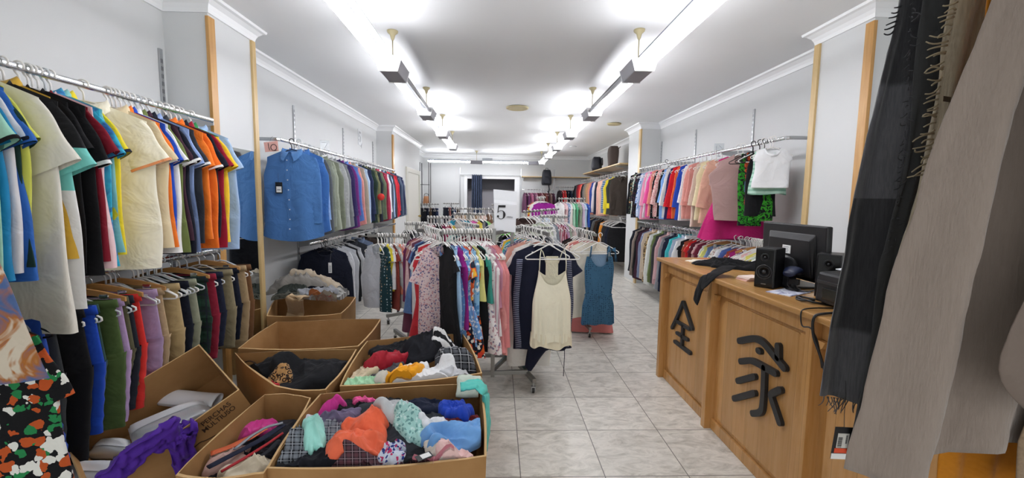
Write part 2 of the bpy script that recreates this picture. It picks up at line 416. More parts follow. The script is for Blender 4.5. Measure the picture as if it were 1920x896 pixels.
MB().disc((0, 0, -.008), .058, (0, 0, 1), 20, .004).build('lens', emis('downlight_lens', '#fff6e6', 8), t)
t = thing('air_grille', 'small rectangular air grille high on the back wall above the curtain', 'vent', (-.35, YB-.004, 2.66))
MB().box((-.16, -.018, -.05), (.16, 0, .05)).build('frame', plain('grille_grey', '#b4b7bb', .5), t, bevel=.003)
g = MB()
for k in range(5): g.box((-.145, -.024, -.038+k*.018), (.145, -.016, -.03+k*.018))
g.build('louvres', plain('grille_dark', '#84888e', .5), t)
# ================================================================== GARMENTS AND HANGERS
def R_(a): return math.radians(a)
def spow(v, p): return np.sign(v)*np.abs(v)**p
def smooth(e0, e1, x):
    t = np.clip((x-e0)/(e1-e0), 0, 1); return t*t*(3-2*t)
M_HWHITE = plain('white_hanger_plastic', '#eceae6', .32); M_HBLACK = plain('black_hanger_plastic', '#1c1c1e', .35)
M_HCLEAR = plain('clear_hanger_plastic', '#cfd4d8', .12); M_HWOOD = wood_mat('hanger_wood', '#a2703a', '#bb8a50', '#c99b62', 2.0, 'x')
M_BUTTON = plain('shirt_button', '#dfe3e8', .3); M_TAGWHITE = plain('tag_card', '#eeeeec', .55); M_TAGBLACK = plain('tag_black', '#17181b', .5)

def hanger_path(w=.2, drop=.1, seg=9):
    a = np.linspace(R_(-35), R_(205), 13)
    hook = [(.02*math.cos(t), 0, .02*math.sin(t)) for t in a]+[(-.012, 0, -.024), (-.002, 0, -.036), (0, 0, -.05), (0, 0, -.074)]
    z0, z1 = -.076, -.076-drop
    loop = [(0, 0, z0), (w*.18, 0, z0-.008), (w*.5, 0, z0-drop*.42), (w*.9, 0, z0-drop*.86), (w*.985, 0, z1+.004), (w*.99, 0, z1-.008), (w*.94, 0, z1-.014)]
    loop = loop + [(-x, y, z) for x, y, z in loop[::-1][:-1]]
    return hook, loop
def hanger_mesh(name, w=.2, drop=.1, r=.0046):
    hook, loop = hanger_path(w, drop); b = MB(); b.tube(hook, r*.9, 6); b.tube(loop, r, 6, closed=True)
    for s in (1, -1): b.tube([(s*w*.72, 0, -.076-drop*.66), (s*w*.73, 0, -.076-drop*.6), (s*w*.78, 0, -.076-drop*.62)], r*.7, 5)
    o = b.build(name, M_HWHITE, smooth=True); me = o.data; bpy.data.objects.remove(o); return me
HM = {'adult': hanger_mesh('plastic_hanger'), 'child': hanger_mesh('plastic_hanger_small', .15, .075, .0042)}
def _wood():
    b = MB()
    pts = np.linspace(-1, 1, 13)
    rings = []
    for u in pts:
        x = u*.2; z = -.07-.028*u*u-.02*abs(u); hh = .016-.006*abs(u); ww = .0065
        rings.append([(x, -ww, z-hh), (x, ww, z-hh), (x, ww, z+hh), (x, -ww, z+hh)])
    b.loft(rings, True, False, True); o1 = b.build('wooden_arm', M_HWOOD)
    b = MB(); a = np.linspace(R_(-35), R_(205), 13)
    b.tube([(.02*math.cos(t), 0, .02*math.sin(t)) for t in a]+[(-.012, 0, -.024), (0, 0, -.038), (0, 0, -.06)], .0022, 6); o2 = b.build('hook', M_CHROME, smooth=True)
    b = MB()
    for s in (1,):
        b.box((-.016, -.012, -.045), (.016, -.007, 0)); b.box((-.016, .007, -.045), (.016, .012, 0)); b.tube([(-.018, 0, -.012), (.018, 0, -.012)], .009, 8)
    o3 = b.build('clip', M_CHROME)
    r = (o1.data, o2.data, o3.data)
    for o in (o1, o2, o3): bpy.data.objects.remove(o)
    return r
WOODM = _wood()
def make_hanger(kind, loc, rotz, size='adult'):
    if kind == 'wood':
        t = empty('wooden_hanger', loc, rotz)
        for nm, me, off in (('arm', WOODM[0], 0), ('hook', WOODM[1], 0), ('clip', WOODM[2], -.12), ('clip', WOODM[2], .12)):
            o = bpy.data.objects.new(nm, me); link(o, t)
            if nm == 'clip': o.location = (off, 0, -.09)
        return t
    o = bpy.data.objects.new('plastic_hanger', HM[size]); o.location = tuple(map(float, loc)); o.rotation_euler = (0, 0, rotz)
    if kind != 'white':
        o.material_slots[0].link = 'OBJECT'; o.material_slots[0].material = {'black': M_HBLACK, 'clear': M_HCLEAR}[kind]
    return link(o)

BASE = dict(ws=.205, wc=.245, wh=.25, L=.70, d=.026, neck=.082, scoop=.07, bscoop=.012, slope=.42, z0=-.072, fold=.010, sway=.012, lean=0.0, waist=None,
            sl=.21, sa0=.115, sa1=.092, sth=60, sth2=None, sd=.02, cuff=None, collar=None, placket=False, hemcurve=0.0, straps=False, flare=0.0, open=False)
KINDS = {
    'polo_shirt': dict(collar='polo', placket=True, scoop=.05),
    't_shirt': dict(collar='rib', scoop=.06),
    'shirt': dict(L=.77, sl=.60, sa0=.115, sa1=.058, sth=64, sth2=87, collar='shirt', placket=True, scoop=.055, wh=.262, hemcurve=.05, fold=.012),
    'sweatshirt': dict(L=.68, sl=.60, sa0=.12, sa1=.055, sth=64, sth2=88, collar='rib', scoop=.05, d=.034, sd=.028, fold=.008, ws=.22, wc=.265),
    'jacket': dict(L=.72, sl=.60, sa0=.125, sa1=.065, sth=64, sth2=88, collar='shirt', d=.045, sd=.032, fold=.008, ws=.22, wc=.26),
    'cardigan': dict(L=.78, sl=.58, sa0=.11, sa1=.06, sth=66, sth2=88, scoop=.16, d=.03, fold=.014),
    'blouse': dict(L=.66, sl=.42, sa0=.11, sa1=.075, sth=62, sth2=82, scoop=.07, d=.026, fold=.014, ws=.19, wc=.225, wh=.25),
    'top': dict(L=.60, sl=.12, sa0=.10, sa1=.09, sth=58, scoop=.09, d=.024, fold=.013, ws=.185, wc=.215, wh=.23),
    'dress': dict(L=.95, sl=.16, sa0=.10, sa1=.09, sth=60, scoop=.09, d=.03, fold=.02, ws=.185, wc=.215, wh=.29, waist=.2),
    'camisole': dict(L=.62, sl=0, scoop=.12, d=.03, fold=.02, ws=.17, wc=.19, wh=.27, straps=True),
}
def torso_rings(p, NU, NV, seed):
    rng = np.random.default_rng(seed)
    t = np.linspace(0, 2*PI, NU, endpoint=False)+PI/NU; ct, st = np.cos(t), np.sin(t)
    cx = spow(ct, .8); sy = spow(st, .75)
    ks = rng.uniform(9, 26, 4); ph = rng.uniform(0, 6.28, (2, 4)); am = rng.uniform(.3, 1, 4)*p['fold']
    sph = rng.uniform(0, 6.28, 3); sw = p['sway']*rng.uniform(-1, 1); ln = p['lean']
    rings = []
    zs = np.linspace(0, 1, NV)**1.15
    for v in zs:
        xa = np.array([0, .07, .22, .5, 1.0]); wst = p['waist'] if p['waist'] else (p['wc']*.6+p['wh']*.4)*.98
        w = np.interp(v, xa, [p['ws'], p['ws']*1.0, p['wc'], wst, p['wh']])
        x = cx*w*(1+.02*np.sin(9*v+sph[0]))
        xs = cx*p['ws']
        ztop = p['z0']-p['slope']*np.maximum(np.abs(xs)-.02, 0)*np.clip(np.abs(xs)/.06, 0, 1)+.007
        nk = np.clip(1-(xs/p['neck'])**2, 0, 1)**.5
        zn = p['z0']-p['slope']*(p['neck']-.02)+.007
        front = (st < 0)
        ztop = np.where(np.abs(xs) < p['neck'], zn-np.where(front, p['scoop'], p['bscoop'])*nk, ztop)
        zbot = p['z0']-.01-p['L']+p['hemcurve']*(cx**2)*1.0-p['flare']*np.cos(3*t+sph[1])*.02
        z = ztop*(1-v)+zbot*v
        dd = p['d']*np.clip(.28+v/.16, .28, 1)*(1+.25*v)
        nkd = .03*nk*max(0, 1-v/.10)
        f = np.zeros(NU)
        for k in range(4):
            f += am[k]*np.where(front, np.sin(ks[k]*x+ph[0, k]+1.1*v*math.sin(ph[1, k])), np.sin(ks[k]*x+ph[1, k]))
        f = f*smooth(.03, .8, np.array(v))*np.abs(sy)**.5
        f += (fbm(x*9+seed, z*7, seed, 2)*.008)*np.abs(sy)**.5*min(1, v*6)
        fl = p['flare']*v*v*np.sin(t*5+sph[2])*.06
        y = sy*(dd+nkd)+f+sw*v*v+fl*sy
        x = x*(1+p['flare']*v*v*.25*np.abs(np.sin(t*2.5+1)))+ln*v+.006*np.sin(5*v+sph[2])
        rings.append(np.stack([x, y, z], 1))
    return np.array(rings)
def sleeve_rings(p, side, NU, NV, seed):
    rng = np.random.default_rng(seed+77*(side > 0)); ph = rng.uniform(0, 6.28, 3)
    tip = np.array([p['ws']-.012, 0, p['z0']-p['slope']*(p['ws']-.03)+.006])
    th0 = R_(p['sth']+rng.uniform(-5, 5)); th1 = R_(p['sth2']+rng.uniform(-3, 3)) if p['sth2'] else th0+R_(5)
    t = np.linspace(0, 2*PI, NU, endpoint=False); rings = []; q = tip.copy(); L = p['sl']; ps = 0
    yo = rng.uniform(-.012, .012)
    for i, s in enumerate(np.linspace(0, 1, NV)):
        th = th0+(th1-th0)*smooth(0, .35, np.array(s)) if p['sth2'] else th0+(th1-th0)*s
        e = np.array([math.cos(th), 0, -math.sin(th)]); n = np.array([-math.sin(th), 0, -math.cos(th)])
        q = q+e*(s-ps)*L; ps = s
        a = p['sa0']+(p['sa1']-p['sa0'])*min(1, s/.75); b = p['sd']*(.75+.5*s)
        wob = .12*np.sin(3*t+ph[0]+4*s)+.10*np.sin(5*t+ph[1]-7*s)
        fo = .004*np.sin(2*PI*s*L*22+ph[2]+2*np.cos(t)) if p['sth2'] else 0
        c = q+n*a
        xx = np.cos(t)*a*(1+.04*np.sin(8*s+ph[1])); yy = spow(np.sin(t), .8)*b*(1+wob)+fo
        r = c+xx[:, None]*(-n)+np.stack([np.zeros(NU), yy+yo*s*s, np.zeros(NU)], 1)
        r[:, 0] *= side
        rings.append(r)
    return np.array(rings)
def collar_mesh(p, kind, seed):
    nk = p['neck']; zn = p['z0']-p['slope']*(nk-.02)+.007; b = MB(); M = 30
    if kind == 'rib':
        a = np.linspace(0, 2*PI, M, endpoint=False); x = nk*np.cos(a)
        def ring(k, dz, dy):
            front = np.sin(a) < 0
            z = zn-np.where(front, p['scoop'], p['bscoop'])*np.abs(np.sin(a))+dz
            return np.stack([x*k, (.033+dy)*np.sin(a), z], 1)
        b.loft([ring(1.05, -.012, .006), ring(1.06, -.003, .007), ring(.98, .009, .003), ring(.93, .004, -.004)], True)
        return b
    # turned-down collar: band up, then falls outwards to points at the front
    a = np.linspace(R_(-82), R_(262), M); sn = np.sin(a); x = nk*np.cos(a); front = np.clip(-sn, 0, 1)
    zb = zn-np.where(sn < 0, p['scoop']*.75, p['bscoop'])*np.abs(sn)
    yb = .034*sn
    h = .03
    stiff = 1.0 if kind == 'shirt' else .85
    r0 = np.stack([x*1.0, yb, zb-.004], 1); r1 = np.stack([x*.96, yb*.95, zb+h*.9], 1); r2 = np.stack([x*1.0, yb*1.1, zb+h], 1)
    out = 1.16+.22*front**6
    r3 = np.stack([x*1.1+np.sign(x)*.010*front**3, yb*1.5-.008*front, zb+h*.35-.012*front], 1)
    r4 = np.stack([x*out+np.sign(x)*.03*stiff*front**4, yb*1.75-.014*front, zb-.022-.03*stiff*front**3], 1)
    b.loft([r0, r1, r2, r3, r4], False)
    return b
POOL = {}
def merge_object_mats(o, mat):
    for s in o.material_slots: s.link = 'OBJECT'; s.material = mat
def garment_body(name, kind, mat, loc, rotz, detail=1, seed=0, trim=None, inner=None, cuffm=None, collarm=None, buttons=None, **ov):
    """returns the top-level object: an Empty with parts, or for distant pieces one mesh"""
    p = dict(BASE); p.update(KINDS[kind]); p.update(ov)
    NU, NV = {0: (22, 10), 1: (32, 16), 2: (48, 26)}[detail]
    def shape_mb():
        b = MB(); b.loft(torso_rings(p, NU, NV, seed)); return b
    def sleeve_mb(s):
        b = MB(); b.loft(sleeve_rings(p, s, {0: 10, 1: 14, 2: 22}[detail], {0: 5, 1: 8, 2: 14}[detail]*(2 if p['sth2'] and detail == 2 else 1), seed), flip=s > 0); return b
    if detail == 0:
        v = seed % 5
        key = (kind, v, tuple(sorted((k, str(x)) for k, x in ov.items() if k not in ('seed',))))
        if key not in POOL:
            sd = seed; b = MB(); seed = 1000+v*13+len(POOL)
            b.loft(torso_rings(p, NU, NV, seed))
            if p['sl'] > 0:
                for s in (1, -1): b.loft(sleeve_rings(p, s, 10, 5 if not p['sth2'] else 8, seed), flip=s > 0)
            o = b.build(name, mat, smooth=True, fix=False); POOL[key] = o.data; bpy.data.objects.remove(o)
        o = bpy.data.objects.new(name, POOL[key]); o.location = tuple(map(float, loc)); o.rotation_euler = (0, 0, rotz); link(o)
        merge_object_mats(o, mat); return o
    root = empty(name, loc, rotz)
    shape_mb().build('body', mat, root, smooth=True, fix=False)
    if p['sl'] > 0:
        for s in (1, -1):
            so = sleeve_mb(s).build('sleeve', mat, root, smooth=True, fix=False)
            if cuffm and detail == 2:
                rr = sleeve_rings(p, s, 22, 14*(2 if p['sth2'] else 1), seed); k = 2
                c = rr[-k:].copy(); ctr = c.mean(1, keepdims=True); c = ctr+(c-ctr)*1.05
                e = c[-1]-c[0]; c = np.array([c[0]+(c[1]-c[0])*.3, c[1], c[1]+e*.12, ctr[1]+(c[1]+e*.12-ctr[1])*.93])
                MB().loft(c, flip=s > 0).build('cuff', cuffm, so, smooth=True, fix=False)
    if p['collar'] and detail >= 1:
        collar_mesh(p, p['collar'], seed).build('collar', collarm or mat, root, smooth=True, fix=False)
    if p['placket'] and detail == 2:
        rr = torso_rings(p, NU, NV, seed); t = np.linspace(0, 2*PI, NU, endpoint=False)+PI/NU
        i = int(np.argmin(np.abs(t-1.5*PI+.02)));
        full = p['sth2'] is not None
        line = rr[:, i, :] if full else rr[:max(4, NV//3), i, :]
        n = len(line); w = .016; b = MB(); rings = []
        for q in line: rings.append([(q[0]-w, q[1]-.0035, q[2]), (q[0]+w, q[1]-.0035, q[2]), (q[0]+w, q[1]+.001, q[2]), (q[0]-w, q[1]+.001, q[2])])
        b.loft(rings, True, False, True); pl = b.build('placket', trim or mat, root, smooth=False)
        zz = np.arange(line[0][2]-.03, line[-1][2]+.05, -.088)
        for z in zz:
            y = np.interp(-z, -line[:, 2], line[:, 1]); x = np.interp(-z, -line[:, 2], line[:, 0])
            MB().disc((x, y-.0035, z), .0055, (0, -1, 0), 10, .002).build('button', buttons or M_BUTTON, pl)
    return root
def trousers_body(name, mat, loc, rotz, detail=1, seed=0, L=.95, hw=.18, hem=.12, d=.035, z0=-.115, belt=None):
    rng = np.random.default_rng(seed); NU = 26 if detail else 16
    t = np.linspace(0, 2*PI, NU, endpoint=False); ct, st = spow(np.cos(t), .8), spow(np.sin(t), .75)
    root = empty(name, loc, rotz); rise = .27; ph = rng.uniform(0, 6.28, 4); sw = rng.uniform(-.02, .02)
    rings = []
    for v in np.linspace(0, 1, 9 if detail else 5):
        w = hw*(1+.13*v); x = ct*w; z = z0-rise*v-.02*(v == 0)*0
        y = st*d*(.5+.6*v)+.006*v*np.sin(20*x+ph[0])*np.abs(st)**.5
        rings.append(np.stack([x, y, np.full(NU, z)], 1))
    MB().loft(rings).build('hips', mat, root, smooth=True, fix=False)
    b = MB(); wr = []
    for dz, k in ((.003, .96), (.004, 1.04), (-.034, 1.07), (-.036, 1.0)): wr.append(np.stack([ct*hw*(1+.13*.12)*k, st*d*.62*k, np.full(NU, z0+dz)], 1))
    b.loft(wr).build('waistband', belt or mat, root, smooth=True, fix=False)
    for s in (1, -1):
        rr = []
        n2 = 14 if detail else 7
        for v in np.linspace(0, 1, n2):
            w = (hw*1.13*.5)*(1-v)+hem*.5*v*1.0; cx = s*(hw*1.13*.5+.004)*(1-.12*v); z = z0-rise+.02-(L-rise)*v
            x = cx+ct*w; y = st*d*1.05*(1-.25*v)+.007*np.sin(26*x+ph[1]+2*v)*np.abs(st)**.5+sw*v*v*s+.004*np.sin(30*v+ph[2+(s > 0)])
            rr.append(np.stack([x, y, np.full(NU, z)], 1))
        MB().loft(rr).build('leg', mat, root, smooth=True, fix=False)
    return root

CATS = {'polo_shirt': 'polo shirt', 't_shirt': 't-shirt', 'shirt': 'shirt', 'sweatshirt': 'sweatshirt', 'jacket': 'jacket', 'cardigan': 'cardigan', 'blouse': 'blouse',
        'top': 'top', 'dress': 'dress', 'camisole': 'camisole', 'trousers': 'trousers', 'skirt': 'skirt'}
RAILS = []; SEED = [11]
def rail(name, ref, group): r = dict(name=name, ref=ref, group=group, items=[]); RAILS.append(r); return r
def hang(rl, loc, rotz, kind, desc, mat, hanger='white', detail=1, size='adult', tilt=0.0, as_name=None, label=None, **ov):
    SEED[0] += 1; seed = ov.pop('seed', SEED[0])
    h = make_hanger(hanger, loc, rotz, size) if hanger else None
    nm = as_name or kind
    if kind == 'trousers': g = trousers_body('trousers', mat, loc, rotz, detail, seed, **ov)
    else:
        if size == 'child':
            ov = {**dict(ws=.145, wc=.165, wh=.175, L=.45, neck=.06, sl=min(.12, KINDS[kind].get('sl', .21)), sa0=.075, sa1=.065, d=.022), **ov}
            if KINDS[kind].get('sl', .21) > .3: ov['sl'] = .36; ov['sa1'] = .045
        g = garment_body(nm, kind, mat, loc, rotz, detail, seed, **ov)
    rl['items'].append(dict(g=g, h=h, desc=desc, kind=nm, hk=hanger, label=label)); return g
def spare(rl, loc, rotz, hanger='white', size='adult'):
    h = make_hanger(hanger, loc, rotz, size); rl['items'].append(dict(g=None, h=h, desc=None, kind=None, hk=hanger, label=None)); return h
def words_of(s): return len([w for w in s.replace('-', ' ').split() if w])
def short(s):
    for a, b in ((' hanger holding the ', ' hanger of the '), (' plastic', ''), (' at the end, next to', ' next to'), (' ones', ''), (' on the ', ', '), (' between the ', ' between '), (' holding the ', ' holding '), (' and the ', ' and '), (' of its kind counted from ', ' from '), (' the ', ' '), (' rail behind counter', ' counter rail'), (' counted', ''), ('long sleeve shirt rail', 'long sleeve rail'), ('rack of ', 'rack, '), (' clothes', '')):
        if words_of(s) <= 16: break
        s = s.replace(a, b)
    if words_of(s) > 16: print('LONG', words_of(s), s)
    return s
def merge_far_hangers(keep=290):
    hs = [(i['h'], rl) for rl in RAILS for i in rl['items'] if i['h'] is not None and i['hk'] != 'wood']
    hs.sort(key=lambda t: (t[0].location-Vector((0, 0, EYE))).length); b = MB()
    for o, rl in hs[keep:]:
        me = o.data; co = np.empty(len(me.vertices)*3); me.vertices.foreach_get('co', co); co = co.reshape(-1, 3)
        c, s = math.cos(o.rotation_euler.z), math.sin(o.rotation_euler.z); l = np.array(o.location)
        b.add(np.stack([co[:, 0]*c-co[:, 1]*s, co[:, 0]*s+co[:, 1]*c, co[:, 2]], 1)+l, [tuple(p.vertices) for p in me.polygons]); bpy.data.objects.remove(o)
    o = b.build('plastic_hangers', M_HWHITE, smooth=True, fix=False); tag(o, 'white plastic hangers on the distant rails and racks in the rear of the shop', 'hanger', None, 'stuff')
def finish_labels():
    for rl in RAILS:
        it = [i for i in rl['items'] if i['g'] is not None]
        base = {}
        for i in it: base.setdefault((i['desc'], i['kind']), []).append(i)
        n = len(it)
        for k, i in enumerate(it):
            kn = i['kind'].replace('_', ' '); kn = {'t shirt': 't-shirt'}.get(kn, kn)
            same = base[(i['desc'], i['kind'])]
            suf = ''
            if len(same) > 1:
                pv, nx = (it[k-1]['desc'] if k else None), (it[k+1]['desc'] if k < n-1 else None)
                def key(j): return (it[j-1]['desc'] if j else None, it[j+1]['desc'] if j < n-1 else None)
                keys = [key(it.index(o)) for o in same]
                if keys.count(key(k)) == 1:
                    suf = ' between the %s and %s ones' % (pv, nx) if pv and nx else ' at the end, next to the %s one' % (pv or nx)
                else:
                    suf = ', %s of its kind counted from %s' % (ORD[min(9, same.index(i))], rl['ref'])
            lab = short(i['label'] or '%s %s on the %s%s' % (i['desc'], kn, rl['name'], suf))
            i['lab'] = lab
            tag(i['g'], lab, CATS.get(i['kind'], kn), rl['group'])
            if i['h'] is not None:
                hl = {'white': 'white plastic', 'black': 'black plastic', 'clear': 'clear plastic', 'wood': 'wooden clip'}[i['hk']]
                hl = '%s hanger holding the %s %s on the %s%s' % (hl, i['desc'], kn, rl['name'], suf)
                tag(i['h'], short(hl), 'hanger', 'hangers on the '+rl['name'])
        for i in rl['items']:
            if i['g'] is None:
                hl = {'white': 'white plastic', 'black': 'black plastic', 'clear': 'clear plastic', 'wood': 'wooden'}[i['hk']]
                tag(i['h'], short('%s hanger squeezed empty among others on the %s' % (hl, rl['name'])), 'hanger', 'empty %s hangers on the %s' % (hl, rl['name']))
# ================================================================== WALL POSTS AND RAILS
M_SLOT = plain('post_slot_dark', '#4b4d50', .6)
def wall_post(x, y, z1, s, label, z0=.1):
    t = thing('slotted_wall_post', label, 'wall fixture', (x, y, z0), 0, 'slotted steel posts on the walls')
    MB().box((min(0, s*.014), -.014, 0), (max(0, s*.014), .014, z1-z0)).build('post', M_STEEL, t, bevel=.002)
    b = MB(); zz = np.arange(.06, z1-z0-.04, .05)
    for z in zz:
        for yy in (-.006, .006): b.box((s*.0135-.001, yy-.0022, z-.014), (s*.0135+.0014, yy+.0022, z+.014))
    b.build('slots', M_SLOT, t)
def wall_rail(label, x, y0, y1, z, xw, brackets, returns=(), group='rails along the walls'):
    t = thing('wall_rail', label, 'clothes rail', (x, (y0+y1)/2, z), 0, group)
    L = (y1-y0)/2; a = np.linspace(0, 2*PI, 14, endpoint=False); ring = np.stack([.0075*np.cos(a), .016*np.sin(a)], 1)
    MB().loft([[(p, -L, q) for p, q in ring], [(p, L, q) for p, q in ring]], True, False, True).build('rail', M_CHROME, t, smooth=False)
    for yb in brackets:
        b = MB(); s = xw-x
        b.hexa([(s*.98, yb-(y0+y1)/2-.003, -.09), (s*.98, yb-(y0+y1)/2+.003, -.09), (s*.98, yb-(y0+y1)/2+.003, .02), (s*.98, yb-(y0+y1)/2-.003, .02), (0, yb-(y0+y1)/2-.003, -.03), (0, yb-(y0+y1)/2+.003, -.03), (0, yb-(y0+y1)/2+.003, .0), (0, yb-(y0+y1)/2-.003, .0)])
        b.build('bracket', M_STEEL, t)
    for ye in returns:
        yy = ye-(y0+y1)/2; s = xw-x; k = -1 if yy < 0 else 1
        pts = [(0, yy, 0), (s*.06, yy+k*.012, 0), (s*.14, yy+k*.018, 0), (s*.98, yy+k*.02, 0)]
        b = MB(); b.loft([[(q[0]+(0 if i < 2 else 0), q[1]+p*.8, q[2]+r) for p, r in ring] for i, q in enumerate(pts)], True, False, True); b.build('end_return', M_CHROME, t)
    return t
for y, w in ((1.45, 'behind the near polo shirts'), (3.02, 'beside the big white pillar above the polo rail')): wall_post(XL, y, 2.44, 1, 'slotted steel post on the wall '+w)
for y, w in ((4.88, 'above the blue long sleeve shirts'), (6.38, 'above the grey and purple shirts'), (7.85, 'above the red shirts next to the door pillar')): wall_post(XL, y, 2.47, 1, 'slotted steel post on the wall '+w)
for y, w in ((4.63, 'above the mauve top'), (5.99, 'above the dotted blouses'), (7.24, 'above the dark blouses beside the rear pillar')): wall_post(XR, y, 2.48, -1, 'slotted steel post on the wall '+w)
wall_rail('chrome rail carrying the short sleeved polo shirts', -1.95, .3, 2.99, 1.967, XL, (1.45, 3.0))
wall_rail('low chrome rail carrying the trousers under the polo shirts', -1.95, .3, 2.99, 1.08, XL, (1.45, 3.0))
wall_rail('chrome rail carrying the long sleeved shirts', -1.95, 3.88, 8.05, 1.965, XL, (4.88, 6.38, 7.85), (3.88,))
wall_rail('low chrome rail carrying the navy sweatshirts', -1.95, 4.4, 8.05, .97, XL, (4.88, 6.38, 7.85))
wall_rail('chrome rail carrying the blouses above the counter', 2.45, 3.58, 7.3, 2.015, XR, (4.63, 5.99, 7.24), (3.58,))
wall_rail('low chrome rail carrying the tops behind the counter', 2.45, 2.5+.95, 7.3, 1.10, XR, (4.63, 5.99, 7.24))
wall_rail('chrome rail carrying the jackets under the bag shelf', 2.45, 8.05, 12.6, 2.02, XR, (8.5, 10.4, 12.3))
wall_rail('low chrome rail carrying the dark clothes under the jackets', 2.45, 8.05, 12.6, 1.12, XR, (8.5, 10.4, 12.3))

# ================================================================== COLOURS
K = {'white': '#f1f1ef', 'black': '#17171a', 'navy': '#1e2438', 'dark navy': '#161a28', 'cream': '#efe8cd', 'ivory': '#f0ece0', 'beige': '#cfb995', 'tan': '#b99b70', 'khaki': '#a38a62',
     'royal blue': '#1f49b4', 'blue': '#2d6fc4', 'light blue': '#9dbce4', 'sky blue': '#7fb0e0', 'denim blue': '#3f6aa3', 'teal': '#1b7d86', 'turquoise': '#2aa9cc', 'aqua': '#7fd6cd', 'mint': '#a6dcc6',
     'dark green': '#1c3a34', 'olive': '#6d7a44', 'green': '#2e8a4d', 'army green': '#4d6135', 'lime': '#77d432', 'yellow': '#f0d92f', 'lemon': '#d9dd62', 'mustard': '#d2a73c', 'gold': '#e0ab22', 'orange': '#ee7a26',
     'coral': '#f0664e', 'red': '#cc2230', 'maroon': '#7c1527', 'burgundy': '#5e1f33', 'plum': '#3d2433', 'purple': '#6a2b83', 'magenta': '#b71f74', 'hot pink': '#e455a0', 'pink': '#eda4b6', 'pale pink': '#f3cfd2',
     'salmon': '#e69488', 'rose': '#d88688', 'mauve': '#a98c8a', 'lilac': '#b79ac4', 'grey': '#9a9c9f', 'light grey': '#c9cbcd', 'dark grey': '#4b4e53', 'charcoal': '#33363c', 'grey green': '#8b9585', 'sage': '#a3ab98',
     'brown': '#5d4433', 'dark brown': '#3a2f2a', 'rust': '#a4512f', 'taupe': '#8d8075', 'stone': '#b9ad9b'}
def kf(c, **k): return fab(K.get(c, c), **k)
def plain_or(c): return kf(c)
TP = kf('navy'); M_WHITEFAB = kf('white')
_rg = random.Random(5)
def jit(a): return _rg.uniform(-a, a)

# ------------------------------------------------------------------ polo rail (upper, near)
r1 = rail('polo rail', 'the shop front', 'short sleeved shirts on the polo rail')
def yL(px): return 1.64*788/(934-px)
white_cuff = dict(cuffm=kf('white')); navy_cuff = dict(cuffm=kf('navy'))
L1 = [
    (56, 'mint green', 'polo_shirt', fab('#a6dcc6', 'flecks', '#a6dcc6', '#5f8f86', sc=.3), dict(cuffm=kf('black'), yaw=5, L=.86, ws=.225, wc=.265)),
    (64, 'bright teal', 'polo_shirt', kf('#1f86b8'), {}), (84, 'white navy-trimmed', 'polo_shirt', kf('#e6e6ea'), dict(cuffm=kf('dark navy'))), (95, 'medium blue', 'polo_shirt', kf('#2f66b8'), {}),
    (105, 'dark green', 'polo_shirt', kf('dark green'), {}), (112, 'lemon yellow', 'polo_shirt', kf('lemon'), dict(ws=.19)),
    (152, 'plain white', 't_shirt', kf('ivory'), dict(L=.98, ws=.235, wc=.27, wh=.275, sl=.26, sa1=.12)),
    (176, 'black aqua and white banded', 't_shirt', fab(K['white'], 'block', stops=[(-1.0, '#f1f1ef'), (-.50, '#7fd6cd'), (-.335, '#17171a'), (0, '#17171a')]), dict(L=.90, ws=.235, wc=.265, wh=.27, sl=.27, sa1=.12)),
    (188, 'mustard', 'polo_shirt', kf('mustard'), dict(ws=.19)), (204, 'black', 't_shirt', kf('black'), dict(L=.76)), (226, 'black white-trimmed', 't_shirt', kf('black'), dict(cuffm=kf('white'), sl=.25, ws=.225, wc=.26, L=.78)),
    (238, 'maroon', 't_shirt', kf('maroon'), {}), (244, 'pale rose', 't_shirt', kf('pale pink'), {}),
    (252, 'turquoise', 'polo_shirt', fab('#2aa9cc', 'melt', '#3cb7d6', '#2f6fae', sc=.6), {}), (262, 'aqua navy-cuffed', 'polo_shirt', kf('#8ccccb'), navy_cuff), (270, 'yellow navy-cuffed', 'polo_shirt', kf('yellow'), navy_cuff),
    (316, 'cream orange-trimmed', 'polo_shirt', kf('#f6f1de'), dict(cuffm=kf('#f0a070'), yaw=25, L=.80, trim=kf('#f3eede'), wc=.26, wh=.25, fold=.006, ws=.225)),
    (350, 'beige', 'polo_shirt', kf('#e3d0aa'), {}), (356, 'orange white-tipped', 'polo_shirt', kf('orange'), white_cuff), (362, 'royal blue', 'polo_shirt', kf('royal blue'), {}), (369, 'pale white', 'polo_shirt', kf('white'), {}),
    (377, 'olive', 'polo_shirt', kf('olive'), {}), (385, 'dark plum', 'polo_shirt', kf('plum'), white_cuff), (393, 'navy white-tipped', 'polo_shirt', kf('dark navy'), white_cuff), (401, 'pale blue', 'polo_shirt', kf('#8fa6d6'), {}),
    (410, 'charcoal', 'polo_shirt', kf('charcoal'), white_cuff), (424, 'plain orange', 'polo_shirt', kf('orange'), {}), (434, 'deep orange', 'polo_shirt', kf('#e8701f'), white_cuff), (441, 'dark navy', 'polo_shirt', kf('dark navy'), {}),
    (449, 'crimson', 'polo_shirt', kf('#94162c'), {}), (455, 'yellow and green', 'polo_shirt', fab(K['yellow'], 'block', stops=[(-1.0, '#f0c52f'), (-.15, '#2e8a4d'), (0, '#2e8a4d')]), {}), (470, 'powder blue', 'polo_shirt', kf('#a3bfe3'), dict(yaw=10, L=.78)),
]
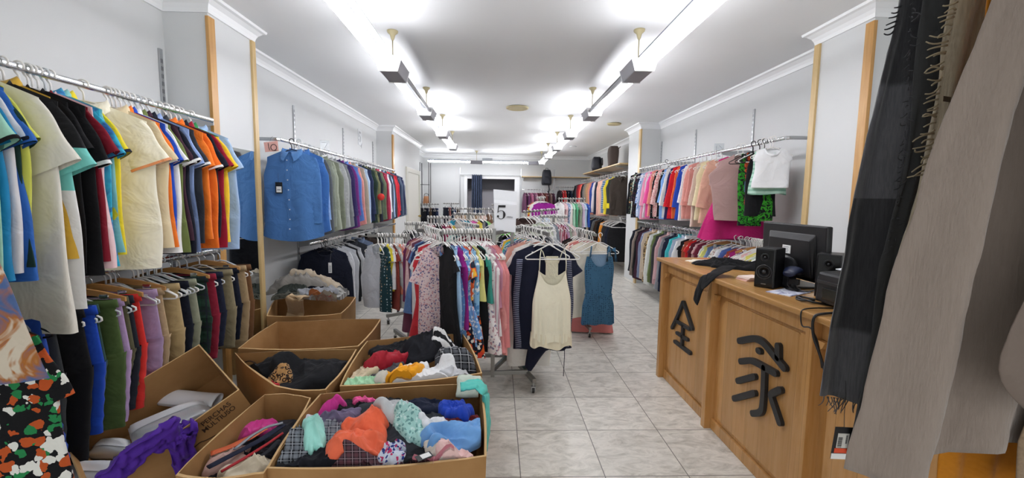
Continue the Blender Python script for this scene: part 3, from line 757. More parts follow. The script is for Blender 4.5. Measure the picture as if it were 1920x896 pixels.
for i, (px, desc, kind, m, o) in enumerate(L1):
    o = dict(o); yaw = o.pop('yaw', None); yaw = R_(yaw if yaw is not None else 7+jit(2.5)); near = px > -20
    o.setdefault('ws', .21+jit(.008)); o.setdefault('L', .72+jit(.04)); o.setdefault('d', .021)
    hang(r1, (-1.95, yL(px), 1.971), yaw, kind, desc, m, hanger='clear' if i % 9 == 5 else 'white', detail=2 if near else 1, **o)

# ------------------------------------------------------------------ trouser rail (lower, near)
r2 = rail('low trouser rail', 'the shop front', 'trousers on the low rail')
def yT(px): return 1.74*788/(934-px)
def scarfprint(): return fab('#d9cdb8', 'tropic', '#a8652c', '#5f7fae', sc=.8)
L2 = [
    (20, 'tropical print', 'shirt', fab('#17171a', 'tropic', '#c75a2a', '#2b8a50', sc=2.0), dict(L=.72, yaw=14, d=.026, sl=.25, sth2=None, sa1=.1, ws=.21)),
    (77, 'grey marl', 'sweatshirt', fab('#74777a', 'heather', '#85888b'), dict(L=.70, ws=.17, wc=.19, wh=.19, sth=78, yaw=8)),
    (104, 'bright blue', 'sweatshirt', kf('#2b52b0'), dict(L=.66, ws=.16, wc=.175, wh=.17, sth=80, yaw=6)),
    (124, 'dark grey', 'trousers', kf('#3b3e40'), dict(L=.80, hw=.15)),
    (152, 'black', 'trousers', kf('black'), dict(L=.80, hw=.19)),
    (182, 'royal blue', 'trousers', kf('royal blue'), dict(L=.60, hw=.19, hem=.17)),
    (192, 'dark teal', 'trousers', kf('#2f4a44'), dict(L=.55, hem=.16)),
    (222, 'army green', 'trousers', kf('army green'), dict(L=.64, hem=.17)),
    (236, 'lilac', 'trousers', fab(K['lilac']), dict(L=.62, hem=.16)), (246, 'olive brown', 'trousers', kf('#5b5840'), dict(L=.45, hem=.16)),
    (256, 'charcoal', 'trousers', kf('#23262f'), dict(L=.58, hem=.16)), (268, 'red', 'trousers', kf('#d8322c'), dict(L=.60, hem=.16)),
    (298, 'light purple', 'trousers', fab('#a98fb3'), dict(L=.52, hem=.18)), (312, 'sand', 'trousers', kf('#b59b78'), dict(L=.55, hem=.17)),
    (342, 'khaki', 'trousers', kf('#b49c70'), dict(L=.55, hem=.18)), (360, 'dark navy', 'trousers', kf('dark navy'), dict(L=.52, hem=.17)),
    (372, 'grey green', 'trousers', kf('#8f927c'), dict(L=.52, hem=.16)), (396, 'dark plaid', 'trousers', fab('#1b2a24', 'plaid', '#2b4a3a', '#20242e', sc=.7), dict(L=.50, hem=.18)),
    (410, 'wine red', 'trousers', kf('#8c2136'), dict(L=.56, hem=.16)), (422, 'navy', 'trousers', kf('navy'), dict(L=.50, hem=.17)), (442, 'stone', 'trousers', kf('#8d8266'), dict(L=.55, hem=.17)),
    (452, 'black and navy', 'trousers', kf('#14192a'), dict(L=.52, hem=.16)), (466, 'tan', 'trousers', kf('#a38b68'), dict(L=.60, hem=.17, up=.12)), (480, 'brown', 'trousers', kf('#6b4a2e'), dict(L=.62, hem=.17, up=.06)),
]
for i, (px, desc, kind, m, o) in enumerate(L2):
    o = dict(o); yaw = R_(o.pop('yaw', 13+jit(3))); up = o.pop('up', 0); y = min(yT(px), 2.99)
    if kind == 'trousers': o.setdefault('d', .026); hang(r2, (-1.95, y, 1.084), yaw, kind, desc, m, hanger='wood' if i in (8, 11, 13, 17, 21) else 'clear' if i % 2 else 'white', detail=1, **o)
    else: hang(r2, (-1.87 if i == 0 else -1.95, y, 1.084), yaw, kind, desc, m, hanger='black', detail=2, **o)
# patterned scarf-print blouse hanging in front of the mint polo
hang(r1, (-1.83, 1.28, 1.971), R_(8), 'blouse', 'beige orange and blue scarf-print', fab('#cfc3b0', 'melt', '#a8682c', '#4d6796', sc=.9), hanger='white', detail=2, L=1.02, ws=.19, wc=.2, wh=.40, waist=.25, sl=0, d=.022, flare=.15)
for px in (284, 300, 330, 338, 345, 352, 364, 376): spare(r2, (-1.95, yT(px)+.02, 1.084), R_(10+jit(14)), 'white' if px % 4 else 'clear')

# ------------------------------------------------------------------ long sleeved shirt rail
r3 = rail('long sleeve shirt rail', 'the white pillar', 'shirts on the long sleeve rail')
L3 = [('bright blue', '#4a78b2', 'shirt'), ('denim blue', '#3d6db0', 'shirt'), ('pale sky blue', '#8fb3e6', 'shirt'), ('steel blue', '#5f7fae', 'shirt'), ('dark grey', '#5b6066', 'shirt'), ('sage grey', '#8c9488', 'shirt'), ('light sage', '#a2a998', 'shirt'),
      ('olive grey', '#7f8674', 'shirt'), ('pale grey', '#b0b3b4', 'shirt'), ('grey', '#83878a', 'shirt'), ('deep violet', '#3c3466', 'shirt'), ('purple', '#77337e', 'shirt'), ('cornflower blue', '#5b82c8', 'shirt'), ('salmon pink', '#e69a90', 'shirt'),
      ('stone', '#a79f90', 'shirt'), ('ice blue', '#b9d0ea', 'shirt'), ('navy', '#2a3352', 'shirt'), ('dark green', '#26382f', 'jacket'), ('olive', '#6d7050', 'jacket'), ('black', '#191b1f', 'jacket'), ('deep navy', '#1c2234', 'jacket'),
      ('moss green', '#66735c', 'shirt'), ('maroon', '#7d2036', 'shirt'), ('raspberry', '#b23a55', 'shirt'), ('white', '#e8ebee', 'shirt'), ('slate', '#4c5566', 'shirt'), ('pale blue striped', '#b5cbe4', 'shirt'), ('charcoal', '#3d414a', 'shirt'),
      ('red', '#d2333f', 'shirt'), ('scarlet', '#c22b38', 'shirt'), ('ink blue', '#2f3b54', 'shirt'), ('grey denim', '#58657a', 'shirt'), ('indigo', '#2b3350', 'shirt'), ('ash grey', '#8d939b', 'shirt')]
y = 4.02
for i, (d, c, kind) in enumerate(L3):
    m = fab(c, 'stripex', '#8fb0dc', sc=2.2) if 'striped' in d else fab(c)
    if i == 0:
        hang(r3, (-1.86, 3.90, 1.955), R_(2), 'shirt', d, m, hanger='black', detail=2, collarm=fab('#5482ba'), L=.82, ws=.215, fold=.009, d=.03, label='bright blue dress shirt facing the room with a black price tag on the long sleeve rail')
        continue
    yaw = R_({1: 8, 2: 14}.get(i, 5+jit(3))) ; x = -1.95 + {1: .10, 2: .06}.get(i, jit(.015))
    kw = dict(L=.80+jit(.04), d=.026) if kind == 'shirt' else dict(d=.035, L=.78)
    hang(r3, (x, y, 1.969), yaw, kind, d, m, hanger='clear' if i % 4 == 1 else 'white', detail=2 if i < 12 else 1, **kw)
    y += .098 if i < 3 else .122
# ------------------------------------------------------------------ low rail under the shirts
r4 = rail('low rail under the shirts', 'the white pillar', 'sweatshirts on the low rail under the shirts')
L4 = [('dark navy', '#141827', 'sweatshirt', -1.90), ('navy', '#1a2033', 'sweatshirt', -1.93), ('ink navy', '#1d2336', 'sweatshirt', -1.94), ('white', '#d6d8dc', 'sweatshirt', -1.93), ('light grey', '#b5b8bd', 'sweatshirt', -1.93), ('black', '#17181c', 'sweatshirt', -1.94), ('pale grey', '#c3c5c8', 'sweatshirt', -1.94),
      ('charcoal', '#33363c', 'jacket', -1.95), ('dusty blue', '#6f7f99', 'shirt', -1.95), ('dark brown', '#3a2f2a', 'jacket', -1.95), ('jet black', '#121315', 'jacket', -1.95), ('mid grey', '#75787c', 'jacket', -1.95)]
y = 4.52
for i, (d, c, kind, x) in enumerate(L4):
    hang(r4, (x+(.06 if i == 0 else 0), y, .974), R_(16 if i == 0 else 8+jit(6)), kind, d, fab(c, 'heather', c) if 'grey' in d else fab(c), hanger='black' if i < 3 else 'white', detail=2 if i < 5 else 1, L=.72, d=.035)
    y += .13 if i < 6 else .3

# ------------------------------------------------------------------ blouse rail behind the counter (upper)
r5 = rail('blouse rail', 'the counter', 'blouses on the blouse rail')
L5 = [  # from the counter end to the rear pillar
    ('peach', '#e8b9a0', 'blouse', {}), ('cream', '#ece0b8', 'blouse', {}), ('blush', '#dcc2b4', 'blouse', {}), ('dusty salmon', '#d38f86', 'blouse', {}), ('salmon pink', '#e9a79c', 'blouse', {}), ('clean white', '#eff0f2', 'blouse', {}),
    ('royal blue', '#2b4cb0', 'blouse', {}), ('orange', '#ee6c3a', 'blouse', {}), ('bright red', '#d0222f', 'blouse', {}), ('dark violet', '#352c5e', 'blouse', {}), ('off-white', '#e9e6e2', 'blouse', {}), ('sky blue', '#7ea6de', 'blouse', {}),
    ('plain black', '#17171a', 'blouse', {}), ('pink red-flecked', '#f2c7c2', 'blouse', dict(p=('flecks', '#c93c44', '#e07f7a'))), ('black white-dotted', '#17171a', 'blouse', dict(p=('dots', '#e8e8ea', '#e8e8ea'))), ('faded salmon', '#e08d7f', 'blouse', {}),
    ('hot pink', '#e35a9f', 'blouse', {}), ('pearl grey', '#d2cfd2', 'blouse', {}), ('candy pink', '#e79ab4', 'blouse', {}), ('grey blue', '#9fb1cc', 'blouse', {}), ('blue and white print', '#d6e0f0', 'blouse', dict(p=('floral', '#3d66b0', '#8fb0dc'))),
    ('dark navy', '#1c2032', 'blouse', {}), ('black beaded', '#1b1c20', 'blouse', dict(p=('flecks', '#7b2c35', '#3f4a5c'))), ('pale mint leaf-print', '#d5e2d4', 'blouse', dict(p=('floral', '#54705c', '#87a08c'))), ('dark floral', '#23252c', 'blouse', dict(p=('floral', '#b08a5c', '#4f6048'))), ('inky black', '#121317', 'jacket', {})]
y = 4.62
for i, (d, c, kind, o) in enumerate(L5):
    m = fab(c, *o['p']) if 'p' in o else fab(c)
    hang(r5, (2.45+jit(.012), y, 2.019), R_(-7+jit(3)), kind, d, m, hanger='black' if i in (13, 20) else 'white', detail=2 if i < 10 else 1, L=.72+jit(.05), sl=.48+jit(.04), d=.022, ws=.165, wc=.20, wh=.215)
    y += .106
hang(r5, (2.42, 4.24, 2.019), R_(-22), 'dress', 'magenta frilled', fab('#c0246f'), detail=2, label='long magenta dress with a flared hem hanging behind the mauve batwing top', L=.86, ws=.17, wc=.25, wh=.31, sl=0, flare=.5, d=.035)
hang(r5, (2.40, 4.12, 2.019), R_(-36), 'top', 'mauve batwing', fab('#a98a86'), detail=2, label='mauve batwing top with a high collar facing the room above the counter', L=.66, ws=.21, wc=.30, wh=.22, sl=.26, sa0=.17, sa1=.13, sth=62, collar='rib', d=.03, fold=.006)
for k, (yy, d, c, o) in enumerate([(4.10, 'black and lime', '#1a1b1f', dict(p=('melt', '#2f9a24', '#17171a'))), (4.00, 'orange and black', '#c9522a', dict(p=('melt', '#17171a', '#c9522a'))), (3.93, 'lime green', '#3fae2a', dict(p=('melt', '#17171a', '#17171a')))]):
    hang(r5, (2.41, yy-.13, 2.019), R_(-24+k*6), 'camisole', d, fab('#17171a', 'melt', ['#2f9a24', '#c9522a', '#3fae2a'][k], '#17171a', sc=[2.2, 2.0, 2.2][k]), detail=1, hanger='black', as_name='sports_top', L=[.70, .50, .64][k], ws=.10, wc=.11, wh=.10, d=.022, fold=.008,
         label=['black and lime sports top under the mauve batwing top', 'orange and black sports top beside the mauve batwing top', 'lime green sports top hanging beneath the small white t-shirt'][k])
hang(r5, (2.39, 3.78, 2.019), R_(-22), 'camisole', 'black', kf('black'), hanger='white', detail=1, as_name='shorts', L=.60, ws=.10, wc=.12, wh=.13, d=.02, straps=True, label='small black sports outfit hanging behind the white child t-shirt')
hang(r5, (2.40, 3.70, 2.019), R_(-24), 't_shirt', 'mint', fab('#b9dccb', 'stripe', '#8fbfa8', sc=1.2), detail=1, size='child', label='mint striped child t-shirt peeping out under the white one', L=.40, ws=.12, wc=.13, wh=.14, flare=.4, sl=.07)
hang(r5, (2.39, 3.65, 2.019), R_(-24), 't_shirt', 'white', fab('#f0f1f3'), detail=2, size='child', label='small white child t-shirt at the counter end of the blouse rail', L=.345, ws=.125, wc=.135, wh=.14, sl=.09)
# ------------------------------------------------------------------ low rail behind the counter
r6 = rail('low rail behind the counter', 'the counter', 'tops on the low rail behind the counter')
L6 = [('pale green', '#cddcc8'), ('yellow', '#e6dc6e'), ('soft pink', '#e8bcbc'), ('violet', '#6c4a86'), ('magenta', '#a02470'), ('brick', '#9d4a3c'), ('denim blue', '#4d63a0'), ('white', '#eceded'), ('floral white', '#e8e4dc'), ('steel blue', '#6d86b0'), ('lemon', '#dcdc80'), ('pale stone', '#cfd2cc'),
      ('wine', '#6c2438'), ('dusty pink', '#caa0a0'), ('dark maroon', '#571f2c'), ('bright red', '#cf2a2c'), ('rust', '#a2523a'), ('black', '#1a1a1e'), ('pure white', '#e9ebec'), ('pale blue', '#a9b8cc'), ('turquoise', '#45b9bd'), ('navy', '#20263a'), ('grey', '#84868c'), ('rose beige', '#c9a3a5'),
      ('charcoal', '#3a3b3e'), ('olive', '#68764a'), ('off-white', '#dde0dc'), ('leopard', '#b39a72'), ('sand', '#c9b9a4'), ('grey blue', '#7d87a3'), ('plum', '#412634'), ('jet black', '#141417'), ('taupe', '#8a7d74'), ('ink', '#23252f')]
y = 3.62
for i, (d, c) in enumerate(L6):
    m = fab(c, 'leopard', '#3a2c20', sc=1) if d == 'leopard' else fab(c, 'floral', '#c9a7a0', '#8fa08a') if 'floral' in d else fab(c)
    lng = i > 17
    hang(r6, (2.45+jit(.01), y, 1.104), R_(-10+jit(3)), 'shirt' if lng else 'top', d, m, hanger='wood' if i in (3, 9) else 'white', detail=1, as_name='blouse' if not lng else 'jacket', L=(.82 if lng else .62)+jit(.05), d=.026)
    y += .085 if i < 17 else .115
for k in range(18): spare(r6, (2.43, 3.46+k*.026, 1.104), R_(-14+jit(10)))
# ------------------------------------------------------------------ jacket rail beyond the rear pillar
r7 = rail('jacket rail under the bag shelf', 'the rear pillar', 'jackets under the bag shelf')
L7 = [('dark brown', '#3b332d'), ('yellow-striped', '#3a3d38'), ('bright yellow', '#dcc832'), ('blue striped', '#8aa0b8'), ('pale peach', '#e8bfa8'), ('blush pink', '#e3b3a4'), ('navy', '#242c40'), ('white floral', '#e3d9da'), ('royal blue', '#2f4890'), ('salmon', '#cf8674'), ('camel', '#b58a62'), ('taupe', '#8d7a68'),
      ('grey', '#6d6a68'), ('black', '#1b1b1d'), ('coral', '#e06a58'), ('crimson', '#b3242e'), ('dark red', '#7d1c24'), ('charcoal', '#34373c'), ('ink black', '#151619')]
y = 8.28
for i, (d, c) in enumerate(L7):
    m = fab(c, 'block', stops=[(-1.0, '#3a3d38'), (-.72, '#e3cf2e'), (-.62, '#33362f'), (0, '#33362f')]) if d == 'yellow-striped' else fab(c, 'stripe', '#3c5a90', sc=1) if d == 'blue striped' else fab(c)
    hang(r7, (2.45, y, 2.024), R_(-10+jit(5)), 'jacket', d, m, detail=1 if d in ('dark brown', 'yellow-striped', 'bright yellow', 'blue striped', 'pale peach') else 0, L=.80+jit(.06), d=.045)
    y += .225
r8 = rail('low rail under the jackets', 'the rear pillar', 'dark clothes on the low rail under the jackets')
y = 8.3
for i, (d, c) in enumerate([('black', '#17171a'), ('dark navy', '#1d2130'), ('charcoal', '#2b2c30'), ('orange', '#d98a2c'), ('jet black', '#121214'), ('brown', '#4c3a2e'), ('grey', '#777777'), ('navy', '#20283c'), ('beige', '#bba78a'), ('ink', '#1d1f28')]):
    hang(r8, (2.45, y, 1.124), R_(-8+jit(8)), 'jacket', d, fab(c), detail=0, L=.8, d=.04); y += .26
for k in range(14): spare(r8, (2.43, 8.2+k*.07, 1.124), R_(jit(12)))
# ================================================================== FREE STANDING RACKS
M_CASTER = plain('caster_rubber', '#2a2a2a', .5)
def rack(label, loc, uprights, ztop, arms, feet, links=(), group='floor racks on wheels'):
    """uprights: xy list; arms: (a, b) world points; feet: (a, b) floor bars"""
    t = thing('garment_rack', label, 'clothes rack', (loc[0], loc[1], 0), 0, group); o = np.array([loc[0], loc[1], 0.])
    for u in uprights: MB().bar((u[0]-o[0], u[1]-o[1], .09), (u[0]-o[0], u[1]-o[1], ztop), .03).build('upright', M_GREYMETAL, t, bevel=.002)
    for a, b in arms:
        a, b = np.array(a)-o, np.array(b)-o
        MB().bar(a, b, .014, .028).build('arm', M_GREYMETAL, t, bevel=.002)
    for a, b in links: MB().bar(np.array(a)-o, np.array(b)-o, .026, .03).build('crossbar', M_GREYMETAL, t, bevel=.002)
    for a, b in feet:
        a, b = np.array([*a, .105])-o, np.array([*b, .105])-o
        MB().bar(a, b, .03, .035).build('foot_bar', M_GREYMETAL, t, bevel=.002)
        for q in (a, b):
            d = (b-a)/np.linalg.norm(b-a); c = q+(d if q is a else -d)*.02
            w = MB(); w.tube([c+(0, 0, -.018), c+(0, 0, -.05)], .008, 8); w.bar(c+(.0, 0, -.05)+np.array([-.016, 0, 0]), c+np.array([.016, 0, -.05]), .03, .008)
            for s in (-.013, .013): w.box((c[0]+s-.002, c[1]-.012, c[2]-.085), (c[0]+s+.002, c[1]+.022, c[2]-.05))
            co = w.build('caster', M_STEEL, t)
            MB().tube([(c[0]-.009, c[1]+.012, c[2]-.077), (c[0]+.009, c[1]+.012, c[2]-.077)], .027, 16).build('wheel', M_CASTER, co, smooth=False)
    return t
def arm_hang(rl, a, b, items, yaw, jitter=6, n_spare=0, detail=1, size='adult', sp_end=None, **com):
    """items: (desc, colour or material, kind, extra) from a to b"""
    a, b = np.array(a, float), np.array(b, float); n = len(items)
    for i, it in enumerate(items):
        d, c, kind = it[:3]; o = dict(com); o.update(it[3] if len(it) > 3 else {})
        s = o.pop('at', (i+.5)/n); yw = o.pop('yaw', yaw+jit(jitter)); q = a+(b-a)*s
        m = c if not isinstance(c, str) else fab(c)
        hang(rl, (q[0], q[1], q[2]+.004), R_(yw), kind, d, m, detail=o.pop('detail', detail), size=o.pop('size', size), **o)
    for k in range(n_spare):
        q = a+(b-a)*(k+.2)/n_spare; spare(rl, (q[0], q[1], q[2]+.004), R_(yaw+jit(jitter)), 'white', size if size != 'adult' else 'adult')
# ---- front rack
Z1 = 1.215
A1a, A1b = (-.41, 3.07, Z1), (-.045, 3.15, Z1)
Aba, Abb = (-.66, 3.72, 1.205), (-.40, 3.06, 1.205)
A2a, A2b = (.20, 3.74, 1.215), (.365, 2.99, 1.215)
rack('grey steel four-arm rack in the aisle nearest the boxes, with the number five card', (.05, 3.3), [(-.03, 3.15), (.12, 3.52)], 1.24,
     [(A1a, (-.03, 3.15, Z1)), (Aba, Abb), (A2a, A2b)], [((.285, 3.03), (.08, 3.72)), ((-.62, 3.0), (-.72, 3.74))],
     links=[((-.03, 3.15, .12), (.245, 3.17, .12)), ((-.03, 3.15, .12), (-.64, 3.13, .12)), ((-.03, 3.15, 1.205), (.19, 3.62, 1.205)), ((.12, 3.52, .12), (-.69, 3.5, .12)), ((-.03, 3.15, 1.18), (-.70, 3.70, 1.18)), ((-.03, 3.15, .14), (.12, 3.52, .14))])
ra = rail('front rack arm beside the number five card', 'the number five card', 'clothes on the front rack')
lilacfl = fab('#d9c3c4', 'floral', '#6d6488', '#c48f94', sc=2.0); bluefl = fab('#6f9fd8', 'floral', '#dfe8f4', '#a9c6ea', sc=1.5); trop = fab('#e4602c', 'tropic', '#e9b23a', '#1f2a3c', sc=1.6)
whitefl = fab('#e9e2e0', 'floral', '#b98f97', '#7d7a94', sc=1.3)
arm_hang(ra, A1a, A1b, [
    ('black', '#17181b', 'dress', dict(L=.80)), ('pale blue', '#9cc0e2', 'top', {}), ('blue daisy-print', bluefl, 'dress', dict(L=.72, yaw=-44)), ('magenta', '#8e1f7c', 'top', {}), ('blue leafy', bluefl, 'dress', dict(L=.66, yaw=-50)),
    ('orange tropical-print', trop, 'top', dict(L=.52, sl=.2)), ('black orange-printed', fab('#1d2030', 'tropic', '#e2662a', '#d8452e', sc=2.6), 'dress', dict(L=.80, yaw=-48)), ('sky blue', fab('#86b8dc', 'floral', '#e9eef2', '#4f86bb'), 'top', dict(L=.5)),
    ('lemon', '#dcd684', 'top', dict(L=.40)), ('plain black', '#141518', 'dress', dict(L=.78, yaw=-46, wh=.24, detail=2)), ('sea green', '#3a9487', 'top', dict(L=.42)), ('white rose-print', whitefl, 'dress', dict(L=.78)), ('white pink-striped', fab('#eae4e4', 'stripex', '#c79aa4', sc=1.5), 'shirt', dict(L=.7, sl=.45)),
    ('dusty mauve', '#c48ba0', 'blouse', {}), ('rose pink', '#dd8f8f', 'cardigan', dict(L=.78, yaw=-48, detail=2, fold=.018)), ('salmon pink', '#e29a95', 'cardigan', dict(L=.80, yaw=-52, detail=2, fold=.018)), ('deep rose', '#d58283', 'cardigan', dict(L=.74, yaw=-56, detail=2, fold=.018)),
], -52, 6, n_spare=6, ws=.165)
rb = rail('front rack arm pointing at the boxes', 'the number five card', 'clothes on the front rack')
arm_hang(rb, Aba, Abb, [
    ('purple', '#6a2450', 'top', dict(yaw=-24)), ('rose brown', '#a8736c', 'top', dict(yaw=-24)), ('pale pink', '#e3bfc0', 'blouse', dict(yaw=-26)), ('plum', '#6a3a50', 'dress', dict(L=.8, yaw=-26)), ('denim blue', '#5576a8', 'dress', dict(L=.62, yaw=-26)), ('navy', '#24345c', 'top', dict(yaw=-24)),
    ('white', '#e3e3e3', 't_shirt', dict(yaw=-28, L=.85, wh=.24)), ('red', '#c8303a', 'dress', dict(yaw=-20, L=.88)), ('lilac rose-print', lilacfl, 'dress', dict(L=.88, yaw=22, detail=2, sl=.26, sa0=.10, sa1=.11, wh=.20, wc=.165, ws=.14, waist=.165)),
], -24, 4, n_spare=7, ws=.175)
rc = rail('front rack arm facing the counter', 'the number five card', 'clothes on the front rack')
arm_hang(rc, A2a, A2b, [
    ('violet print', fab('#7d86c8', 'floral', '#e6e4f0', '#4f5aa0'), 'top', dict(at=.04, yaw=-26)), ('golden yellow', '#e2b63a', 'top', dict(at=.12, yaw=-24, L=.6)), ('turquoise', '#4fb3b5', 'dress', dict(at=.22, yaw=-22, L=.95, wh=.27)), ('blue paisley', fab('#6a7fa0', 'floral', '#b8c4d6', '#3d4f70', sc=1.5), 'dress', dict(at=.34, yaw=-20, L=.8)),
    ('mulberry print', fab('#8f6d80', 'floral', '#d0b8c0', '#4d4a66', sc=1.6), 'dress', dict(at=.44, yaw=-18, L=.75)), ('pale blush', '#d9a493', 't_shirt', dict(at=.56, yaw=-14, L=.62, ws=.22, wc=.24)), ('long white', '#eceae4', 'dress', dict(at=.70, yaw=-8, L=.98, detail=2, wc=.22, wh=.17, ws=.20, sl=.2, lean=-.07)),
], -18, 3, n_spare=5)
# navy open cardigan with lace edging and a pointed hem
SEED[0] += 1
q = np.array(A2a)+(np.array(A2b)-np.array(A2a))*.86; nloc = (q[0], q[1], q[2]+.004)
ng = garment_body('cardigan', 'cardigan', kf('#1a1d30'), nloc, R_(4), 2, 901, ws=.215, wc=.235, wh=.225, L=.80, sl=.17, sa0=.12, sa1=.12, sth=56, sth2=None, scoop=.10, d=.026, sway=0)
lace = fab('#20233a', 'stripe', '#8f93a6', sc=3.2)
for s in (1, -1):
    b = MB(); rings = []
    for z in np.linspace(-.19, -.86, 14):
        x = s*(.205+.012*math.sin(z*9)); rings.append([(x-s*.03, -.052+.004*math.sin(z*40), z), (x+s*.012, -.03, z-.006), (x+s*.012, -.024, z-.006), (x-s*.03, -.046, z)])
    b.loft(rings, True, False, True); b.build('lace_edge', lace, ng, smooth=True)
b = MB(); rings = []
for u in np.linspace(0, 1, 14):
    x = -.10+.30*u; top = -.84; tip = -.88-.18*max(0, 1-abs(u-.12)/.45)-.02*(u)
    zz = np.linspace(top, tip, 8); rings.append([(x-.03*k/7, -.016+.014*math.sin(9*u+k*.5), z) for k, z in enumerate(zz)]+[(x-.03*k/7, -.010+.014*math.sin(9*u+k*.5), z) for k, z in list(enumerate(zz))[::-1]])
b.loft(rings, True, False, True); b.build('pointed_hem', kf('#1a1d30'), ng, smooth=True)
MB().tube([(.17, -.02, -.80), (.172, -.024, -.95), (.168, -.02, -1.10)], .0028, 6).build('tie_cord', kf('#1a1d30'), ng, smooth=True)
rc['items'].append(dict(g=ng, h=make_hanger('white', nloc, R_(4)), desc='navy lace-edged', kind='cardigan', hk='white', label='navy open cardigan with lace edges and pointed hem behind the cream camisole'))
# cream camisole facing the room
q = np.array(A2b)+np.array([.035, .03, 0.0]); cl = (q[0], q[1], q[2]+.004); ccream = fab('#f2ecd4', wr=.6)
cg = empty('camisole', cl, R_(2))
b = MB(); NU = 64; rings = []
t = np.linspace(0, 2*PI, NU, endpoint=False)
for v in np.linspace(0, 1, 26):
    w = .102+.036*smooth(0, .5, np.array(v))+.010*v; ct, st = np.cos(t), np.sin(t); x = spow(ct, .9)*w
    fr = st < 0; u = np.abs(ct)
    ztop = -.27-np.where(fr, .105, .0)*np.clip(1-(u/.98)**2.2, 0, 1)+np.where(fr, 0, -.05*np.clip(1-u**2, 0, 1))
    zb = -.80+.03*u**2-.012*np.sin(6*t+1)-np.where(fr, 0, .03)
    fo = (.010*np.sin(13*ct*2.2+.6)+.008*np.sin(22*ct+2+1.2*v))*smooth(.05, .9, np.array(v))*np.abs(st)
    rings.append(np.stack([x, spow(st, .8)*(.026+.03*v)+fo*np.where(fr, -1, 1), ztop*(1-v)+zb*v], 1))
b.loft(rings); b.build('body', ccream, cg, smooth=True, fix=False)
b = MB(); rings = []
for v in np.linspace(0, 1, 6):
    ct, st = np.cos(t), np.sin(t); w = .160+.006*v; z = -.74-.10*v-.012*np.sin(5*t+2.2)*v+.012*ct**2
    rings.append(np.stack([spow(ct, .9)*w*.95, spow(st, .8)*(.045+.012*v)+.008*np.sin(11*t)*v, z], 1))
b.loft(rings); b.build('underlayer', fab('#e6ddc2', wr=.6), cg, smooth=True, fix=False)
for s in (1, -1):
    MB().tube([(s*.097, -.012, -.275), (s*.097, -.020, -.22), (s*.094, -.012, -.165), (s*.085, .004, -.115), (s*.07, .012, -.14), (s*.045, .02, -.22)], .0038, 6).build('strap', ccream, cg, smooth=True)
b = MB(); rings = []
for z in np.linspace(-.17, -.34, 9): rings.append([(-.046, .024, z), (.046, .024, z), (.046, .028, z), (-.046, .028, z)])
b.loft(rings, True, False, True); b.build('crochet_back', fab('#e9e2c8', 'dots', '#b7b1a0', '#a8a294', sc=3.2), cg)
rc['items'].append(dict(g=cg, h=make_hanger('white', cl, R_(2)), desc='cream strappy', kind='camisole', hk='white', label='long cream strappy camisole facing the room at the end of the front rack'))
# number five card on the rack post
def text_obj(s, size, loc, rot, m, parent, ext=.0008, sx=1.0, name='lettering', align='CENTER', shear=0):
    cu = bpy.data.curves.new(name, 'FONT'); cu.body = s; cu.size = size; cu.extrude = ext; cu.align_x = align; cu.align_y = 'CENTER'; cu.shear = shear
    cu.materials.append(m); o = bpy.data.objects.new(name, cu); o.location = tuple(map(float, loc)); o.rotation_euler = rot; o.scale = (sx, 1, 1); return link(o, parent)
M_INK = plain('black_ink', '#1c1d20', .6); M_INKGREY = plain('grey_ink', '#8a8d93', .6)
M_PAPER = plain('white_paper', '#eef0f4', .6, bump=.05, bscale=30)
t = thing('price_card', 'white paper card with a big black 5 standing on the front rack', 'sign', (.055, 3.28, 1.205), R_(6))
b = MB(); rings = []
for z, y in ((0, .0), (.10, .004), (.215, 0), (.24, .006), (.32, .016)):
    k = 1-.05*z; sk = .010*z/.3; rings.append([(-.083*k-sk, y-.0008, z+.012), (.083*k+sk, y-.0008, z-.004), (.083*k+sk, y+.0008, z-.004), (-.083*k-sk, y+.0008, z+.012)])
b.loft(rings, True, False, True); b.build('paper', M_PAPER, t)
def five(b, cx, cz, h, y0, y1):
    """old style numeral: flag, stem and swelling bowl"""
    w = h*.62
    b.prism([(cx-w*.38, y0, cz+h*.5), (cx-w*.30, y0, cz+h*.34), (cx+w*.46, y0, cz+h*.34), (cx+w*.48, y0, cz+h*.5)], (0, y1-y0, 0))
    b.prism([(cx-w*.38, y0, cz+h*.5), (cx-w*.46, y0, cz-.02*h), (cx-w*.38, y0, cz-.02*h), (cx-w*.28, y0, cz+h*.42)], (0, y1-y0, 0))
    a = np.linspace(R_(155), R_(-215), 26); rings = []
    for k in a:
        th = .05+.24*max(0, math.cos(k))**1.2; ro = 1.0; ri = 1-th*1.9
        ox, oz = cx-w*.02+w*.5*ro*math.cos(k), cz-h*.185+h*.315*ro*math.sin(k); ix, iz = cx-w*.02+w*.5*ri*math.cos(k)-.0, cz-h*.185+h*.29*(1-th*.5)*math.sin(k)
        rings.append([(ox, y0, oz), (ix, y0, iz), (ix, y1, iz), (ox, y1, oz)])
    b.loft(rings[:-5], True, False, True)
    b.lathe([(.001, y0), (w*.13, y0), (w*.13, y1), (.001, y1)], (cx-w*.40, 0, cz-h*.30), 14, 'y')
b = MB(); five(b, -.03, .155, .108, -.0035, -.0012); b.build('numeral', M_INK, t)
b = MB()
for k in range(8): b.box((.014+k*.0058, -.0030, .116-k*.0006), (.0182+k*.0058, -.0012, .123+.002*(k in (2, 4))-k*.0006))
b.build('small_print', M_INKGREY, t)

